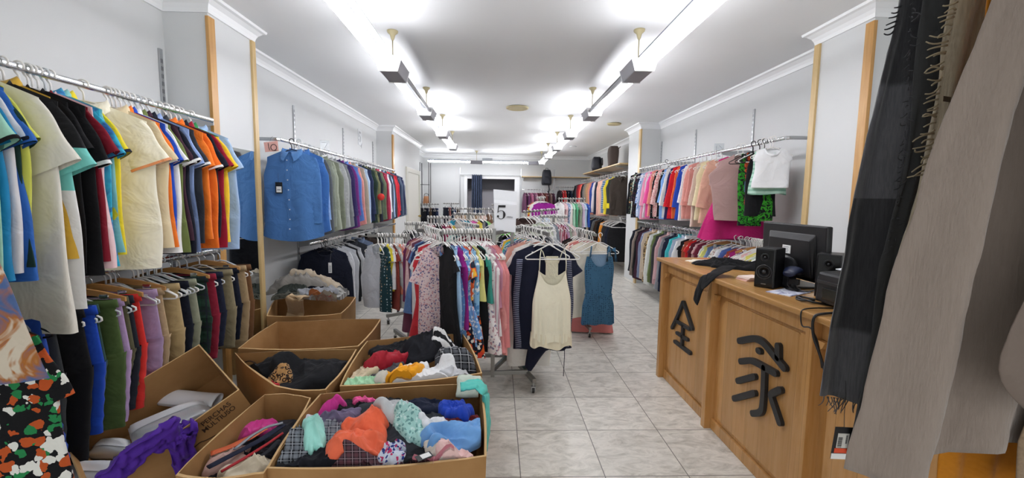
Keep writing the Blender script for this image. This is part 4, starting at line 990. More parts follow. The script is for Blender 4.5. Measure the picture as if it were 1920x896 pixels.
# ---- children's rack beyond the big empty box
rack('low grey rack with small children clothes beside the empty cardboard box', (-1.0, 3.95), [(-.84, 3.95)], 1.13, [((-1.22, 3.95, 1.105), (-.84, 3.95, 1.105))], [((-1.05, 3.75), (-.7, 4.2)), ((-.7, 3.72), (-1.05, 4.25))])
rd = rail('small clothes rack', 'the white sweatshirts', 'children clothes on the small rack')
arm_hang(rd, (-1.13, 3.95, 1.105), (-.85, 3.95, 1.105), [
    ('grey', fab('#b7bac0'), 'dress', dict(yaw=-18, L=.60, wh=.16, detail=2, ws=.125, sl=.10)), ('dark teal spotted', fab('#1f3d44', 'dots', '#a9bcc0', '#c8b090', sc=.9), 'dress', dict(L=.62)), ('yellow', '#e0cf3c', 't_shirt', dict(L=.42)), ('white', '#e6e8ea', 't_shirt', dict(L=.40)),
    ('brick', '#8a3a30', 'dress', dict(L=.6)), ('pale grey', '#c3c8c6', 'dress', dict(L=.58)), ('coral', '#dc8a6c', 't_shirt', {}), ('soft pink', '#e6b4b4', 't_shirt', {}), ('pale mint', '#cfe0d8', 't_shirt', {}), ('blush', '#e3c6c2', 'top', {})],
    -52, 6, n_spare=7, size='child')
# ---- rack with the blue jumpsuit
rack('grey wheeled rack in the aisle carrying the blue jumpsuit', (.95, 4.5), [(.93, 4.75)], 1.14, [((.93, 4.95, 1.115), (.985, 4.16, 1.115))], [((.99, 4.32), (.92, 5.05)), ((.65, 4.75), (1.2, 4.72))])
re_ = rail('jumpsuit rack', 'the jumpsuit', 'clothes on the jumpsuit rack')
arm_hang(re_, (.93, 4.92, 1.115), (.985, 4.22, 1.115), [('black', '#17181c', 'blouse', dict(at=.05, yaw=10)), ('dark brown', '#3a2d2a', 'blouse', dict(at=.18, yaw=8)), ('pale peach', '#ecd0bd', 'top', dict(at=.42, yaw=12, sl=.22, L=.55)),
    ('rose pink', '#cf7d78', 'dress', dict(at=.58, yaw=-8, L=1.02, wh=.27, detail=2, sl=0, lean=.05)), ('ivory', '#ece4d2', 'dress', dict(at=.78, yaw=6, L=.82, wh=.22, ws=.2, sl=.2, detail=2))], 8, 3, n_spare=8)
# teal checked jumpsuit
jl = (1.025, 4.16, 1.119); mj = fab('#3a6380', 'dots', '#12283c', '#1c3850', sc=1.25); jg = empty('jumpsuit', jl, R_(6))
b = MB(); rings = []; NU = 48; t_ = np.linspace(0, 2*PI, NU, endpoint=False)
for v in np.linspace(0, 1, 16):
    ct, st = np.cos(t_), np.sin(t_); fr = st < 0; u = np.abs(ct)
    w = np.interp(v, [0, .3, .75, 1], [.135, .155, .145, .135]); zt = -.22-np.where(fr, .10*np.clip(1-(u/.72)**2, 0, 1), .03*np.clip(1-(u/.72)**2, 0, 1)); z = zt*(1-v)+(-.60)*v
    fo = .008*np.sin(30*ct+2)*v; rings.append(np.stack([spow(ct, .9)*w, spow(st, .8)*(.022+.012*v)+fo*np.abs(st), z], 1))
b.loft(rings); b.build('bodice', mj, jg, smooth=True, fix=False)
b = MB(); rings = []
for dz, k in ((0, 1.0), (-.012, 1.07), (-.03, 1.0)): rings.append(np.stack([spow(np.cos(t_), .9)*.137*k, spow(np.sin(t_), .8)*.036*k, np.full(NU, -.595+dz)], 1))
b.loft(rings); b.build('waist_seam', mj, jg, smooth=True, fix=False)
for s in (1, -1):
    b = MB(); rings = []
    for v in np.linspace(0, 1, 12):
        ct, st = np.cos(t_), np.sin(t_); w = .075+.02*smooth(0, .4, np.array(v)); cx = s*(.066+.012*v)
        rings.append(np.stack([cx+spow(ct, .85)*w, spow(st, .8)*(.036+.01*v)+.008*np.sin(25*ct+s)*v, -.62-.29*v-.006*np.sin(4*t_)], 1))
    b.loft(rings); b.build('leg', mj, jg, smooth=True, fix=False)
    MB().tube([(s*.105, -.012, -.225), (s*.10, -.02, -.17), (s*.09, -.008, -.115), (s*.085, .012, -.13), (s*.09, .018, -.22)], .0075, 6).build('strap', mj, jg, smooth=True)
for k in (-1, 1):
    MB().loft([[(.115+k*.004, -.022, -.14), (.115+k*.004, -.026, -.16), (.115+k*.006, -.02, -.16), (.115+k*.006, -.018, -.14)], [(.115+k*.035, -.03, -.125), (.115+k*.04, -.034, -.175), (.115+k*.04, -.026, -.175), (.115+k*.035, -.024, -.125)], [(.115+k*.045, -.03, -.18), (.115+k*.06, -.034, -.27), (.115+k*.035, -.026, -.27), (.115+k*.03, -.024, -.19)]], True, False, True).build('bow', mj, jg, smooth=True)
b = MB(); b.loft([[(-.10, .016, -.2), (.10, .016, -.2), (.10, .02, -.2), (-.10, .02, -.2)], [(-.12, .016, -.34), (.12, .016, -.34), (.12, .02, -.34), (-.12, .02, -.34)]], True, False, True); b.build('lining', fab('#7f9bb5'), jg)
re_['items'].append(dict(g=jg, h=make_hanger('white', jl, R_(6)), desc='blue checked', kind='jumpsuit', hk='white', label='blue checked jumpsuit with tied straps facing the room on the aisle rack')); CATS['jumpsuit'] = 'jumpsuit'
# ---- further racks in the middle of the shop
def far_rack(label, name, ref, arm, items, yaw, ns=4, size='adult', base=True, post=None, **com):
    a, b = arm; c = post or ((a[0]+b[0])/2, (a[1]+b[1])/2); z = a[2]
    if base: rack(label, c, [c], z+.02, [(a, b)], [((c[0]-.3, c[1]-.25), (c[0]+.3, c[1]+.25)), ((c[0]-.3, c[1]+.25), (c[0]+.3, c[1]-.25))])
    rl = rail(name, ref, 'clothes on the '+name); arm_hang(rl, a, b, items, yaw, 8, ns, 0, size, **com); return rl
far_rack('grey rack of white hangers beside the empty box, behind the small clothes rack', 'rack behind the small clothes', 'the cream door', ((-1.10, 5.0, 1.155), (-.84, 5.05, 1.155)), [('black', '#22242a', 'top'), ('grey', '#8f9094', 'top'), ('white', '#dfe0e0', 'top'), ('maroon', '#6a2734', 'top')], -60, 12)
far_rack('grey rack with pink and black small clothes in the middle of the shop', 'middle rack of pink and black clothes', 'the cream door', ((-.94, 5.6, 1.205), (-.62, 5.6, 1.205)), [('pale pink', '#e8b9be', 'top'), ('pink', '#e2a3ae', 'top'), ('black', '#1c1c20', 'top'), ('dark brown', '#352a28', 'top'), ('magenta', '#9a2458', 'top'), ('rose', '#cc7888', 'top'), ('red', '#a82430', 'top'), ('yellow', '#e0c840', 'top')], -64, 8)
far_rack('grey rack behind the front rack, its arm packed with pale hangers', 'packed rack behind the front rack', 'the number five card', ((-.40, 4.75, 1.175), (-.20, 4.35, 1.175)), [('mint', '#bfe0d6', 'top'), ('dark teal', '#26474c', 'top'), ('wine', '#6a2030', 'top')], -10, 9, post=(-.16, 4.8))
far_rack('grey rack with turquoise and pink tops in the middle of the shop', 'rack of turquoise and pink tops', 'the number five card', ((-.70, 6.5, 1.225), (-.20, 6.4, 1.225)), [('pale', '#d8d4cc', 'top'), ('turquoise', '#3aa6c4', 'top', dict(yaw=-20)), ('blue green', '#2f8aa0', 'top'), ('bright pink', '#ea6ab8', 'top', dict(yaw=-20)), ('pink', '#e66fae', 'top', dict(yaw=-25)), ('yellow', '#e6cf55', 'top'), ('navy', '#26304a', 'top'), ('lime', '#9fdc8a', 'top')], -45, 5)
far_rack('grey rack with pale hangers in front of the curtain', 'rack in front of the blue curtain', 'the blue curtain', ((-.85, 8.0, 1.27), (-.12, 8.0, 1.27)), [('beige', '#c9b49a', 'blouse'), ('sand', '#b99f82', 'blouse'), ('white', '#e6e4e0', 'blouse'), ('tan', '#a98a68', 'blouse'), ('pale pink', '#e6cfc8', 'blouse'), ('brown', '#7a5a44', 'blouse')], -70, 9)
far_rack('grey rack close to the dressing recess in the back wall', 'rack by the dressing recess', 'the blue curtain', ((-.15, 9.2, 1.33), (.35, 9.2, 1.33)), [('grey', '#9a9a9c', 'blouse'), ('white', '#e9e9e9', 'blouse'), ('light grey', '#c6c6c8', 'blouse'), ('maroon', '#6e2430', 'blouse')], -70, 6)
far_rack('grey rack with a row of white hangers behind the cream camisole', 'rack behind the cream camisole', 'the number five card', ((.06, 4.95, 1.13), (.64, 4.9, 1.13)), [('black', '#1b1c20', 'top'), ('white black-dotted', fab('#e6e6e6', 'dots', '#222226', '#222226'), 'top'), ('wine striped', fab('#6a2430', 'stripex', '#a0606a'), 'top'), ('navy', '#20263a', 'top'), ('dark grey', '#3c3d42', 'top'), ('pale grey', '#c6c7c9', 'top')], -58, 14)
far_rack('grey rack with pink striped blouses behind the jumpsuit rack', 'rack of pink striped blouses', 'the jumpsuit', ((.56, 5.65, 1.235), (.93, 5.6, 1.235)), [('lime edged white', '#dfe8d0', 'blouse'), ('white', '#ececec', 'blouse'), ('grey', '#8f969e', 'blouse'), ('pink striped', fab('#e7cdd2', 'stripex', '#b4566a', sc=1.4), 'blouse'), ('maroon striped', fab('#8a3548', 'stripex', '#d8a8b4', sc=1.4), 'blouse'), ('lilac', '#c8a0c0', 'blouse'), ('sage', '#9fae9a', 'blouse'), ('pale pink', '#eed6d4', 'blouse')], -55, 7, L=.72)
far_rack('grey rack with fur vest and white hangers in the rear half of the shop', 'rack with the fur vest', 'the number five card', ((.38, 6.4, 1.27), (1.0, 6.9, 1.31)), [('dark brown fur', fab('#2f2524', 'heather', '#57423c'), 'top', dict(at=.03, yaw=-20, sl=0, d=.05)), ('white', '#e9e7e6', 'top'), ('pale blue', '#c9d8e6', 'top'), ('ivory', '#e8e2d0', 'top'), ('grey', '#a8a8aa', 'top')], -60, 11)
far_rack('small grey rack behind the number five card', 'rack behind the number five card', 'the number five card', ((.0, 6.0, 1.22), (.16, 5.6, 1.20)), [('white fluffy', fab('#e3e0de', 'heather', '#c9c4c2'), 'top', dict(at=.3, yaw=-15, d=.05)), ('lime green', fab('#5fe02a', 'heather', '#4cc41f'), 'top', dict(at=.8, yaw=-10, d=.045, L=.34, ws=.09, wc=.1, wh=.12, sl=.05))], -15, 4)
rp = far_rack('tall grey rack with the purple sweater in the rear of the shop', 'rack with the purple sweater', 'the purple sweater', ((.80, 8.7, 1.50), (.90, 8.15, 1.50)), [('yellow red', fab('#e0b53a', 'stripe', '#c03a2c', sc=.6), 'top', dict(at=.2, yaw=-10)), ('white', '#e4e0de', 'top', dict(at=.45)), ('bright purple', '#8f1f86', 'sweatshirt', dict(at=.95, yaw=4, L=.55, ws=.21, sl=.4))], -5, 6)
far_rack('grey rack of small pastel clothes near the back wall', 'rack of small pastel clothes', 'the bag shelf', ((1.35, 9.55, 1.49), (1.98, 9.5, 1.49)), [('white', '#e9e9e9', 'top'), ('pale pink', '#e6c3c6', 'top'), ('blue print', fab('#8fa6c8', 'floral', '#e8e8f0', '#4d5f88'), 'top'), ('off-white', '#e3e0da', 'top'), ('mint', '#a8d6bc', 'top'), ('green', '#5fae84', 'top'), ('sage', '#97a48e', 'top'), ('lilac', '#d2c0d6', 'top'), ('sky', '#b4cce0', 'top'), ('royal blue', '#2f54a8', 'top')], -60, 4, L=.55)
# rails against the back wall
def back_rail(label, x0, x1, z, name, ref, items, cat_group, yb=12.75):
    t = thing('wall_rail', label, 'clothes rail', ((x0+x1)/2, yb, z), 0, 'rails along the walls')
    MB().tube([((x0-x1)/2, 0, 0), ((x1-x0)/2, 0, 0)], .011, 8).build('rail', M_CHROME, t)
    for s in (-1, 1): MB().bar((s*(x1-x0)/2*.96, YB-yb-.005, 0), (s*(x1-x0)/2*.96, 0, 0), .012, .025).build('bracket', M_STEEL, t)
    rl = rail(name, ref, cat_group); arm_hang(rl, (x0+.03, yb, z), (x1-.03, yb, z), items, -90+18, 10, 2, 0, L=.62)
back_rail('chrome rail on the back wall beside the dressing recess', .72, 1.68, 1.76, 'mauve back wall rail', 'the recess', [('mauve', '#6f3f5e', 'blouse'), ('violet', '#6a3560', 'blouse'), ('lilac pink', '#a8607f', 'blouse'), ('deep mauve', '#7a4a66', 'blouse'), ('pink mauve', '#b06a88', 'blouse'), ('burgundy', '#5e2433', 'blouse'), ('dark rose', '#7e3a48', 'blouse'), ('chestnut', '#6a3a34', 'blouse'), ('wine', '#5a2030', 'blouse'), ('taupe brown', '#6e5450', 'blouse'), ('plum', '#4a2a3c', 'blouse')], 'clothes on the back wall rails')
back_rail('chrome rail on the back wall in the corner with the red clothes', 1.78, 2.42, 1.85, 'red back wall rail', 'the corner', [('dark', '#2b2024', 'blouse'), ('red', '#b3262c', 'blouse'), ('bright red', '#cf3a36', 'blouse'), ('black', '#1e2028', 'blouse'), ('navy', '#1c2434', 'blouse'), ('ink', '#232834', 'blouse'), ('crimson', '#9c1e34', 'blouse'), ('scarlet', '#bf2a30', 'blouse')], 'clothes on the back wall rails')
rack('narrow grey rack of dark trousers by the wire shelf at the back', (-1.88, 11.6), [(-1.88, 11.6)], 1.32, [((-2.14, 11.6, 1.30), (-1.62, 11.6, 1.30))], [((-2.1, 11.4), (-1.66, 11.8)), ((-2.1, 11.8), (-1.66, 11.4))])
rl = rail('dark trouser rack by the wire shelf', 'the cream door', 'dark trousers at the back')
arm_hang(rl, (-2.1, 11.6, 1.30), (-1.66, 11.6, 1.30), [('black', '#1b1c22', 'trousers'), ('navy', '#1e2434', 'trousers'), ('brown', '#6a5644', 'trousers'), ('dark navy', '#171c2a', 'trousers'), ('indigo', '#232d48', 'trousers'), ('denim', '#2c3a5c', 'trousers')], -60, 8, 3, 0, L=.9)
rack('narrow grey rack of jeans near the curtain at the back', (-1.3, 11.7), [(-1.3, 11.7)], 1.34, [((-1.52, 11.7, 1.32), (-1.08, 11.7, 1.32))], [((-1.5, 11.5), (-1.1, 11.9)), ((-1.5, 11.9), (-1.1, 11.5))])
rl = rail('jeans rack near the curtain', 'the curtain', 'jeans at the back')
arm_hang(rl, (-1.48, 11.7, 1.32), (-1.12, 11.7, 1.32), [('navy', '#1f2436', 'trousers'), ('dusty rose', '#a8706a', 'trousers'), ('dark teal', '#22384a', 'trousers'), ('blue', '#2e4a78', 'trousers'), ('charcoal', '#24262c', 'trousers'), ('brown', '#5a463c', 'trousers')], -60, 8, 3, 0, L=.9)
# ================================================================== CARDBOARD BOXES AND HEAPS OF CLOTHES
def card_mat():
    t = NT('brown_cardboard'); v = t.coord(); x, y, z = t.sep(v)
    n = t.noise(v, 5, 4, .6); n2 = t.noise(t.coord((3, 3, 60)), 4, 2)
    col = t.ramp(n, [(.3, lin('#9c7448')), (.55, lin('#ab8254')), (.8, lin('#b38b5c'))])
    col = t.mix(t.math('MULTIPLY', n2, .22), col, lin('#8d683f'))
    t.l(col, t.b.inputs['Base Color']); t.l(t.bump(n, .3, .008, t.bump(n2, .15, .002)), t.b.inputs['Normal']); t.set(Roughness=.8); t.b.inputs['Specular IOR Level'].default_value = .2
    return t.m
M_CARD = card_mat(); M_CARDEDGE = plain('cardboard_edge', '#c9a675', .85); M_CARDPRINT = plain('cardboard_print', '#3a2515', .8)
def card_box(label, rim, ztop=.5, zbot=0.0, group='open cardboard boxes of clothes', wob=.006, seed=1, origin=None, M=None):
    """rim: 4 xy corners near-left, near-right, far-right, far-left (world); open top"""
    rng = np.random.default_rng(seed)
    rim = np.array(rim, float); c = rim.mean(0)
    t = thing('cardboard_box', label, 'cardboard box', (c[0], c[1], zbot), 0, group)
    rim = rim-c; hh = ztop-zbot; n = 10; names = ['front_wall', 'side_wall', 'back_wall', 'side_wall']
    pts = []
    for k in range(4):
        a, b = rim[k], rim[(k+1) % 4]
        for i in range(n): pts.append((k, i/n, a+(b-a)*i/n, b-a))
    def ringat(v, off):
        out = []
        for k, u, p, d in pts:
            nrm = np.array([d[1], -d[0]])/np.linalg.norm(d); bul = math.sin(PI*u)*wob*(1 if k % 2 else 1.4)*v*v*2.2
            q = p*(.965+.035*v)+nrm*bul
            q = q-off*(q/np.linalg.norm(q))*1.3
            out.append((q[0], q[1], hh*v+(.006*fbm(np.array(u*3.0+k*7), np.array(1.0), seed)+(.008*math.sin(PI*u) if k == 0 else 0)*-1)*(v > .99)))
        return np.array(out, float)
    body = MB(); body.loft([ringat(0, 0), ringat(.5, 0), ringat(.85, 0), ringat(1, 0)], True, False, False)
    body.loft([ringat(1, .007), ringat(.85, .007), ringat(.5, .007), ringat(0.02, .007)], True, False, False)
    b0 = ringat(0.0, 0); body.add(b0, [tuple(range(len(b0)))]); b1 = ringat(.02, .007); body.add(b1, [tuple(range(len(b1)))])
    body.build('walls', M_CARD, t, fix=False)
    e = MB(); e.loft([ringat(1, -.0005), ringat(1, .0075)+np.array([0, 0, .0015])], True); e.build('rim_edge', M_CARDEDGE, t, fix=False)
    return t, c
def rimpx(pts, z=.5): return [P(x, y, Z=z)[:2] for x, y in pts]

class Heap:
    """things laid one over another in a box; each settles on what lies beneath"""
    def __init__(s, poly, base, zmax, seed, frame=None, res=.008, dome=.05):
        s.poly = np.array(poly, float); lo, hi = s.poly.min(0)-.05, s.poly.max(0)+.05
        s.xs = np.arange(lo[0], hi[0], res); s.ys = np.arange(lo[1], hi[1], res); s.res = res; s.lo = lo
        X, Y = np.meshgrid(s.xs, s.ys, indexing='ij'); s.X, s.Y = X, Y
        s.H = base+.03*fbm(X*5, Y*5, seed)+dome*np.exp(-(((X-s.poly[:, 0].mean())/.3)**2+((Y-s.poly[:, 1].mean())/.24)**2)); s.seed = seed
    def clampxy(s, x, y, m=.014):
        """pull points inside the (convex, counter-clockwise) box outline"""
        for _ in range(2):
            for k in range(len(s.poly)):
                a, b = s.poly[k], s.poly[(k+1) % len(s.poly)]; d = (b-a)/np.linalg.norm(b-a); n = np.array([-d[1], d[0]])
                dist = (x-a[0])*n[0]+(y-a[1])*n[1]-m; w = np.minimum(dist, 0); x = x-w*n[0]; y = y-w*n[1]
        return x, y
    def h(s, x, y, blur=None):
        G = s.H if blur is None else blur
        fx = np.clip((x-s.lo[0])/s.res, 0, len(s.xs)-1.001); fy = np.clip((y-s.lo[1])/s.res, 0, len(s.ys)-1.001)
        i, j = fx.astype(int), fy.astype(int); u, v = fx-i, fy-j
        return (G[i, j]*(1-u)+G[i+1, j]*u)*(1-v)+(G[i, j+1]*(1-u)+G[i+1, j+1]*u)*v
    def blur(s, k=5):
        G = s.H.copy()
        for _ in range(k):
            G[1:-1, 1:-1] = (G[1:-1, 1:-1]*2+G[:-2, 1:-1]+G[2:, 1:-1]+G[1:-1, :-2]+G[1:-1, 2:])/6
        return np.maximum(G, s.H-.012)
    def surf(s, it, x, y, r, G):
        a, b = it['rot'], it['sd']; dx, dy = x-it['c'][0], y-it['c'][1]
        u = dx*math.cos(a)+dy*math.sin(a); v = -dx*math.sin(a)+dy*math.cos(a)
        wx = fbm(u*6, v*6, b, 2)*.09; wy = fbm(u*6+9, v*6+4, b+5, 2)*.09
        k = it['ff']; f1 = ridge((v+wy)*k, (u+wx)*k*.3, b)**3; f2 = ridge((v*.6+u*.8+wx*1.4)*k*1.7+3, (u*.6-v*.8+wy)*k*.5, b+9)**3.2; f3 = ridge((u-v*.5+wy*1.2)*k*3.1, (v+u*.5+wx)*k*1.1, b+21)**3
        prof = np.clip(1-r**4.5, 0, 1)**.5*(.72+.5*fbm(u*9+b, v*9, b+31, 2))
        z = s.h(x, y, G)+it['th']*.75*prof+(1.35*it['amp']*f1+1.0*it['amp']*f2+.5*it['amp']*f3-.8*it['amp'])*np.clip(1.4-r*1.15, .25, 1)+.007*fbm(u*26, v*26, b+3, 3)
        return z
    def add(s, name, label, cat, px, size, rot, m, th=.035, amp=.02, ff=12, group=None, zref=.5, lobes=.16, clamp=True, c=None, edge=.012, rim=None):
        s.seed += 7; sd = s.seed; rng = np.random.default_rng(sd)
        c = P(px[0], px[1], Z=zref)[:2] if c is None else np.array(c, float)
        NR, NA = 44, 120; th_ = np.linspace(0, 2*PI, NA, endpoint=False); rot = R_(rot)
        ph = rng.uniform(0, 6.28, 4)
        Rn = 1+lobes*(np.sin(2*th_+ph[0])*.5+np.sin(3*th_+ph[1])*.6+np.sin(5*th_+ph[2])*.45+np.sin(9*th_+ph[3])*.28+np.sin(14*th_+ph[0]*2)*.16+np.sin(23*th_+ph[1]*2)*.09)
        sup = (np.abs(np.cos(th_))**2.8+np.abs(np.sin(th_))**2.8)**(-1/2.8)
        ux, uy = np.cos(th_)*sup*Rn*size[0], np.sin(th_)*sup*Rn*size[1]
        ox, oy = ux*math.cos(rot)-uy*math.sin(rot), ux*math.sin(rot)+uy*math.cos(rot)
        it = dict(rot=rot, sd=sd, c=c, ff=ff, th=th, amp=amp)
        rr = np.concatenate([[.02], np.linspace(.08, .9, NR-6), [.95, .98, 1.0, 1.006]])
        G = s.blur(6); rings = []; X2 = []
        for r in rr:
            x, y = c[0]+ox*r, c[1]+oy*r
            if clamp: x, y = s.clampxy(x, y)
            z = s.surf(it, x, y, np.full(NA, min(r, 1.0)), G)
            if r > 1: z = s.h(x, y)-.012
            elif r > .9: z = np.minimum(z, np.maximum(z, s.h(x, y)+edge*.3))
            rings.append(np.stack([x, y, z], 1))
        rings = np.array(rings); cz = rings[0].mean(0)
        o = MB(); n0 = rings-np.array([c[0], c[1], 0])
        o.loft(n0[::1], True, False, False); k = len(n0[0])
        o.add(np.concatenate([n0[0], [[0, 0, n0[0][:, 2].mean()]]]), [(i, k, (i+1) % k) for i in range(k)])
        ob = o.build(name, m, smooth=True, fix=True); ob.location = (c[0], c[1], 0)
        tag(ob, label, cat, group)
        # update the height field
        dx, dy = s.X-c[0], s.Y-c[1]; ang = np.arctan2(-dx*math.sin(rot)+dy*math.cos(rot), dx*math.cos(rot)+dy*math.sin(rot))
        u = dx*math.cos(rot)+dy*math.sin(rot); v = -dx*math.sin(rot)+dy*math.cos(rot)
        rad = np.hypot(u, v); a2 = np.mod(np.arctan2(uy, ux), 2*PI); od = np.argsort(a2); ang = np.mod(ang, 2*PI)
        R0 = np.interp(ang, np.concatenate([a2[od]-2*PI, a2[od], a2[od]+2*PI]), np.tile(np.hypot(ux, uy)[od], 3)); q = rad/R0; mk = q < 1
        z = s.surf(it, s.X, s.Y, np.clip(q, 0, 1), G)+.003
        s.H = np.where(mk, np.maximum(s.H, z), s.H)
        return ob
def drape(name, path, width, m, label=None, cat=None, group=None, parent=None, side=None, th=.012, fold=.012, nf=2.5, seed=0, taper=None, M=22, sub=6, bulge=.5):
    """cloth strip laid along a path of 3d points: closed, flattened and folded tube"""
    p = np.array(path, float); n = len(p); tt = np.arange(n); T = np.linspace(0, n-1, (n-1)*sub+1)
    q = np.stack([np.interp(T, tt, p[:, k]) for k in range(3)], 1)
    for _ in range(3): q[1:-1] = (q[:-2]+2*q[1:-1]+q[2:])/4
    w = np.interp(T, tt, np.broadcast_to(np.array(width, float), (n,))); tg = np.gradient(q, axis=0); tg /= np.linalg.norm(tg, axis=1)[:, None]+1e-9
    rng = np.random.default_rng(seed); ph = rng.uniform(0, 6.28, 4); a = np.linspace(0, 2*PI, M, endpoint=False); rings = []
    sd = np.array(side if side is not None else (1, 0, 0), float)
    for i in range(len(q)):
        s_ = sd-tg[i]*(sd@tg[i]); s_ /= np.linalg.norm(s_)+1e-9; nn = np.cross(s_, tg[i])
        if nn[2] < -1e-6 and abs(nn[2]) > .3: nn = -nn
        u = np.cos(a); ln = i/len(q)*len(p)*.9; wv = fold*1.3*fbm(u*nf*.9+seed+.6*math.sin(ln*2+ph[0]), np.full(M, ln), seed, 2)+fold*.9*(ridge(u*nf*1.1+1.2*fbm(u*2, np.full(M, ln*1.4), seed+4, 2), np.full(M, ln*1.3), seed+9)**3-.3)
        k = 1.0 if 0 < i < len(q)-1 else .97
        rings.append(q[i]+np.outer(u*w[i]*.5*k*(1+.06*math.sin(i*.7+ph[2])), s_)+np.outer(wv+np.sin(a)*th*(bulge+.5), nn))
    o = MB(); c = np.mean(q, 0) if parent is None else np.zeros(3); o.loft(np.array(rings)-c, True, False, True); ob = o.build(name, m, parent, smooth=True)
    if parent is None: ob.location = tuple(c)
    if label: tag(ob, label, cat, group)
    return ob

# --- boxes (rims read at half a metre height)
B1 = rimpx([(500, 877), (912, 856), (900, 718), (600, 738)]); B2 = rimpx([(637, 723), (904, 700), (868, 625), (688, 639)]); B4 = rimpx([(446, 654), (672, 650), (714, 598), (519, 603)])
B3 = np.array([[-1.13, 2.10], *rimpx([(611, 731), (669, 655), (440, 662)])])
B6 = np.array([[-1.10, 1.40], *rimpx([(494, 886), (583, 745)]), [-1.125, 2.0]])
B0 = rimpx([(500, 592), (640, 588), (667, 556), (520, 556)])
card_box('open cardboard box heaped with orange and blue clothes, nearest the aisle', B1, seed=1)
card_box('open cardboard box with white yellow and checked clothes, under the front rack', B2, seed=2)
t3, c3 = card_box('open cardboard box holding black garments and a leopard piece', B3, seed=3)
card_box('empty cardboard box in front of the white pillar', B4, seed=4)
card_box('open cardboard box of belts and straps under the tipped box', B6, seed=6)
card_box('cardboard box overflowing with beige and grey clothes beneath the blue shirts', B0, seed=5)
# printed hanger outline inside the far wall of the black clothes box
far_l, far_r = np.array(B3[3]), np.array(B3[2]); d3 = (far_r-far_l)/np.linalg.norm(far_r-far_l); n3 = np.array([d3[1], -d3[0]])
MB().tube([(*(far_l+d3*(.09+.05*math.cos(a))+n3*.02-c3), .40+.055*math.sin(a)) for a in np.linspace(R_(10), R_(215), 16)], .004, 5).build('printed_mark', M_CARDPRINT, t3)

M_CK = lambda c1, c2, c3, s=1.0: fab(c1, 'plaid', c2, c3, sc=s, wr=1.3)
# --- heap in the front box
h = Heap(B1, .445, .6, 100); G1 = 'clothes heaped in the front box'
A = lambda nm, lab, cat, px, sz, rot, m, **k: h.add(nm, lab, cat, px, sz, rot, m, group=G1, **k)
A('sweater', 'black knit lying along the back of the front box', 'sweater', (690, 762), (.20, .10), 5, kf('black'), zref=.47)
A('shirt', 'charcoal shirt tucked in the middle of the front box', 'shirt', (760, 800), (.24, .16), 0, kf('charcoal'), zref=.47, amp=.02)
A('sweater', 'black sweater in the front corner of the front box', 'sweater', (570, 850), (.16, .12), 20, kf('#141519'), zref=.47)
A('trousers', 'dark navy trousers in front of the plaid shirt, front box', 'trousers', (625, 862), (.15, .09), 10, kf('#15171f'), zref=.48)
A('t_shirt', 'dark red t-shirt under the blue towel in the front box', 't-shirt', (885, 810), (.10, .13), 80, fab('#5c1418', 'melt', '#6e1a1e', '#1b1416'), zref=.46, th=.05)
A('t_shirt', 'navy top behind the pale green cloth in the front box', 't-shirt', (820, 765), (.14, .08), 0, kf('navy'), zref=.48)
A('top', 'hot pink top at the back edge of the front box', 'top', (622, 757), (.055, .04), 10, fab('#d23a94'), zref=.5, th=.05)
A('top', 'bright pink strip beside the black knit in the front box', 'top', (682, 743), (.05, .03), 0, fab('#ea5a9a'), zref=.5)
A('shirt', 'black and white plaid shirt at the box end, front box', 'shirt', (556, 822), (.15, .085), 68, M_CK('#2b2d33', '#80868e', '#aeb3ba', 2.2), zref=.5, th=.05, amp=.03, ff=16)
A('shirt', 'grey checked shirt beside the mint sweatshirt in the front box', 'shirt', (622, 796), (.11, .07), 60, M_CK('#4a4e58', '#8a909a', '#b3b7bd', 2.2), zref=.52, th=.04, amp=.025, ff=15)
A('sweatshirt', 'pale grey sweatshirt at the far left corner of the front box'.replace('far left ', 'inner '), 'sweatshirt', (583, 770), (.11, .055), 12, fab('#c9cbd2'), zref=.53, th=.06, amp=.022)
A('sweatshirt', 'mint sweatshirt lying beside the plaid shirt, front box', 'sweatshirt', (586, 800), (.13, .04), -62, fab('#9fe0d4'), zref=.53, th=.04, amp=.016)
A('t_shirt', 'purple grey t-shirt behind the orange shirt in the front box', 't-shirt', (640, 772), (.08, .05), 20, fab('#6f6480'), zref=.52)
A('t_shirt', 'orange t-shirt heaped in the middle of the front box', 't-shirt', (688, 790), (.10, .085), 14, fab('#ee6a47', wr=1.2), zref=.54, th=.075, amp=.02, ff=9)
A('t_shirt', 'orange sleeve end of a coral garment by the checked cloth', 't-shirt', (665, 824), (.11, .05), 10, fab('#f0704e', wr=1.2), zref=.53, th=.05, amp=.02)
A('sweatshirt', 'grey sweatshirt with hood folded over the orange shirt', 'sweatshirt', (748, 765), (.125, .07), -20, fab('#c3c5c7'), zref=.55, th=.07, amp=.024, ff=9)
A('blouse', 'mint printed blouse beside the light blue towel in the front box', 'blouse', (782, 794), (.06, .085), 65, fab('#a9d6cf', 'floral', '#6f9f9c', '#cfe9e4', sc=2), zref=.53, th=.05, amp=.025, ff=16)
A('t_shirt', 'white label-bearing t-shirt by the blue towel, front box', 't-shirt', (815, 790), (.06, .04), 10, kf('#e4e6ea'), zref=.52)
A('shirt', 'dark red checked cloth spread at the front of the front box', 'shirt', (722, 852), (.17, .075), -6, M_CK('#2c2026', '#5c3a42', '#8f7c82', 2.6), zref=.53, th=.045, amp=.016, ff=9)
A('shirt', 'second piece of red checked cloth by the box rim', 'shirt', (790, 853), (.10, .055), -12, M_CK('#2c2026', '#5c3a42', '#8f7c82', 2.6), zref=.53, th=.04, amp=.016)
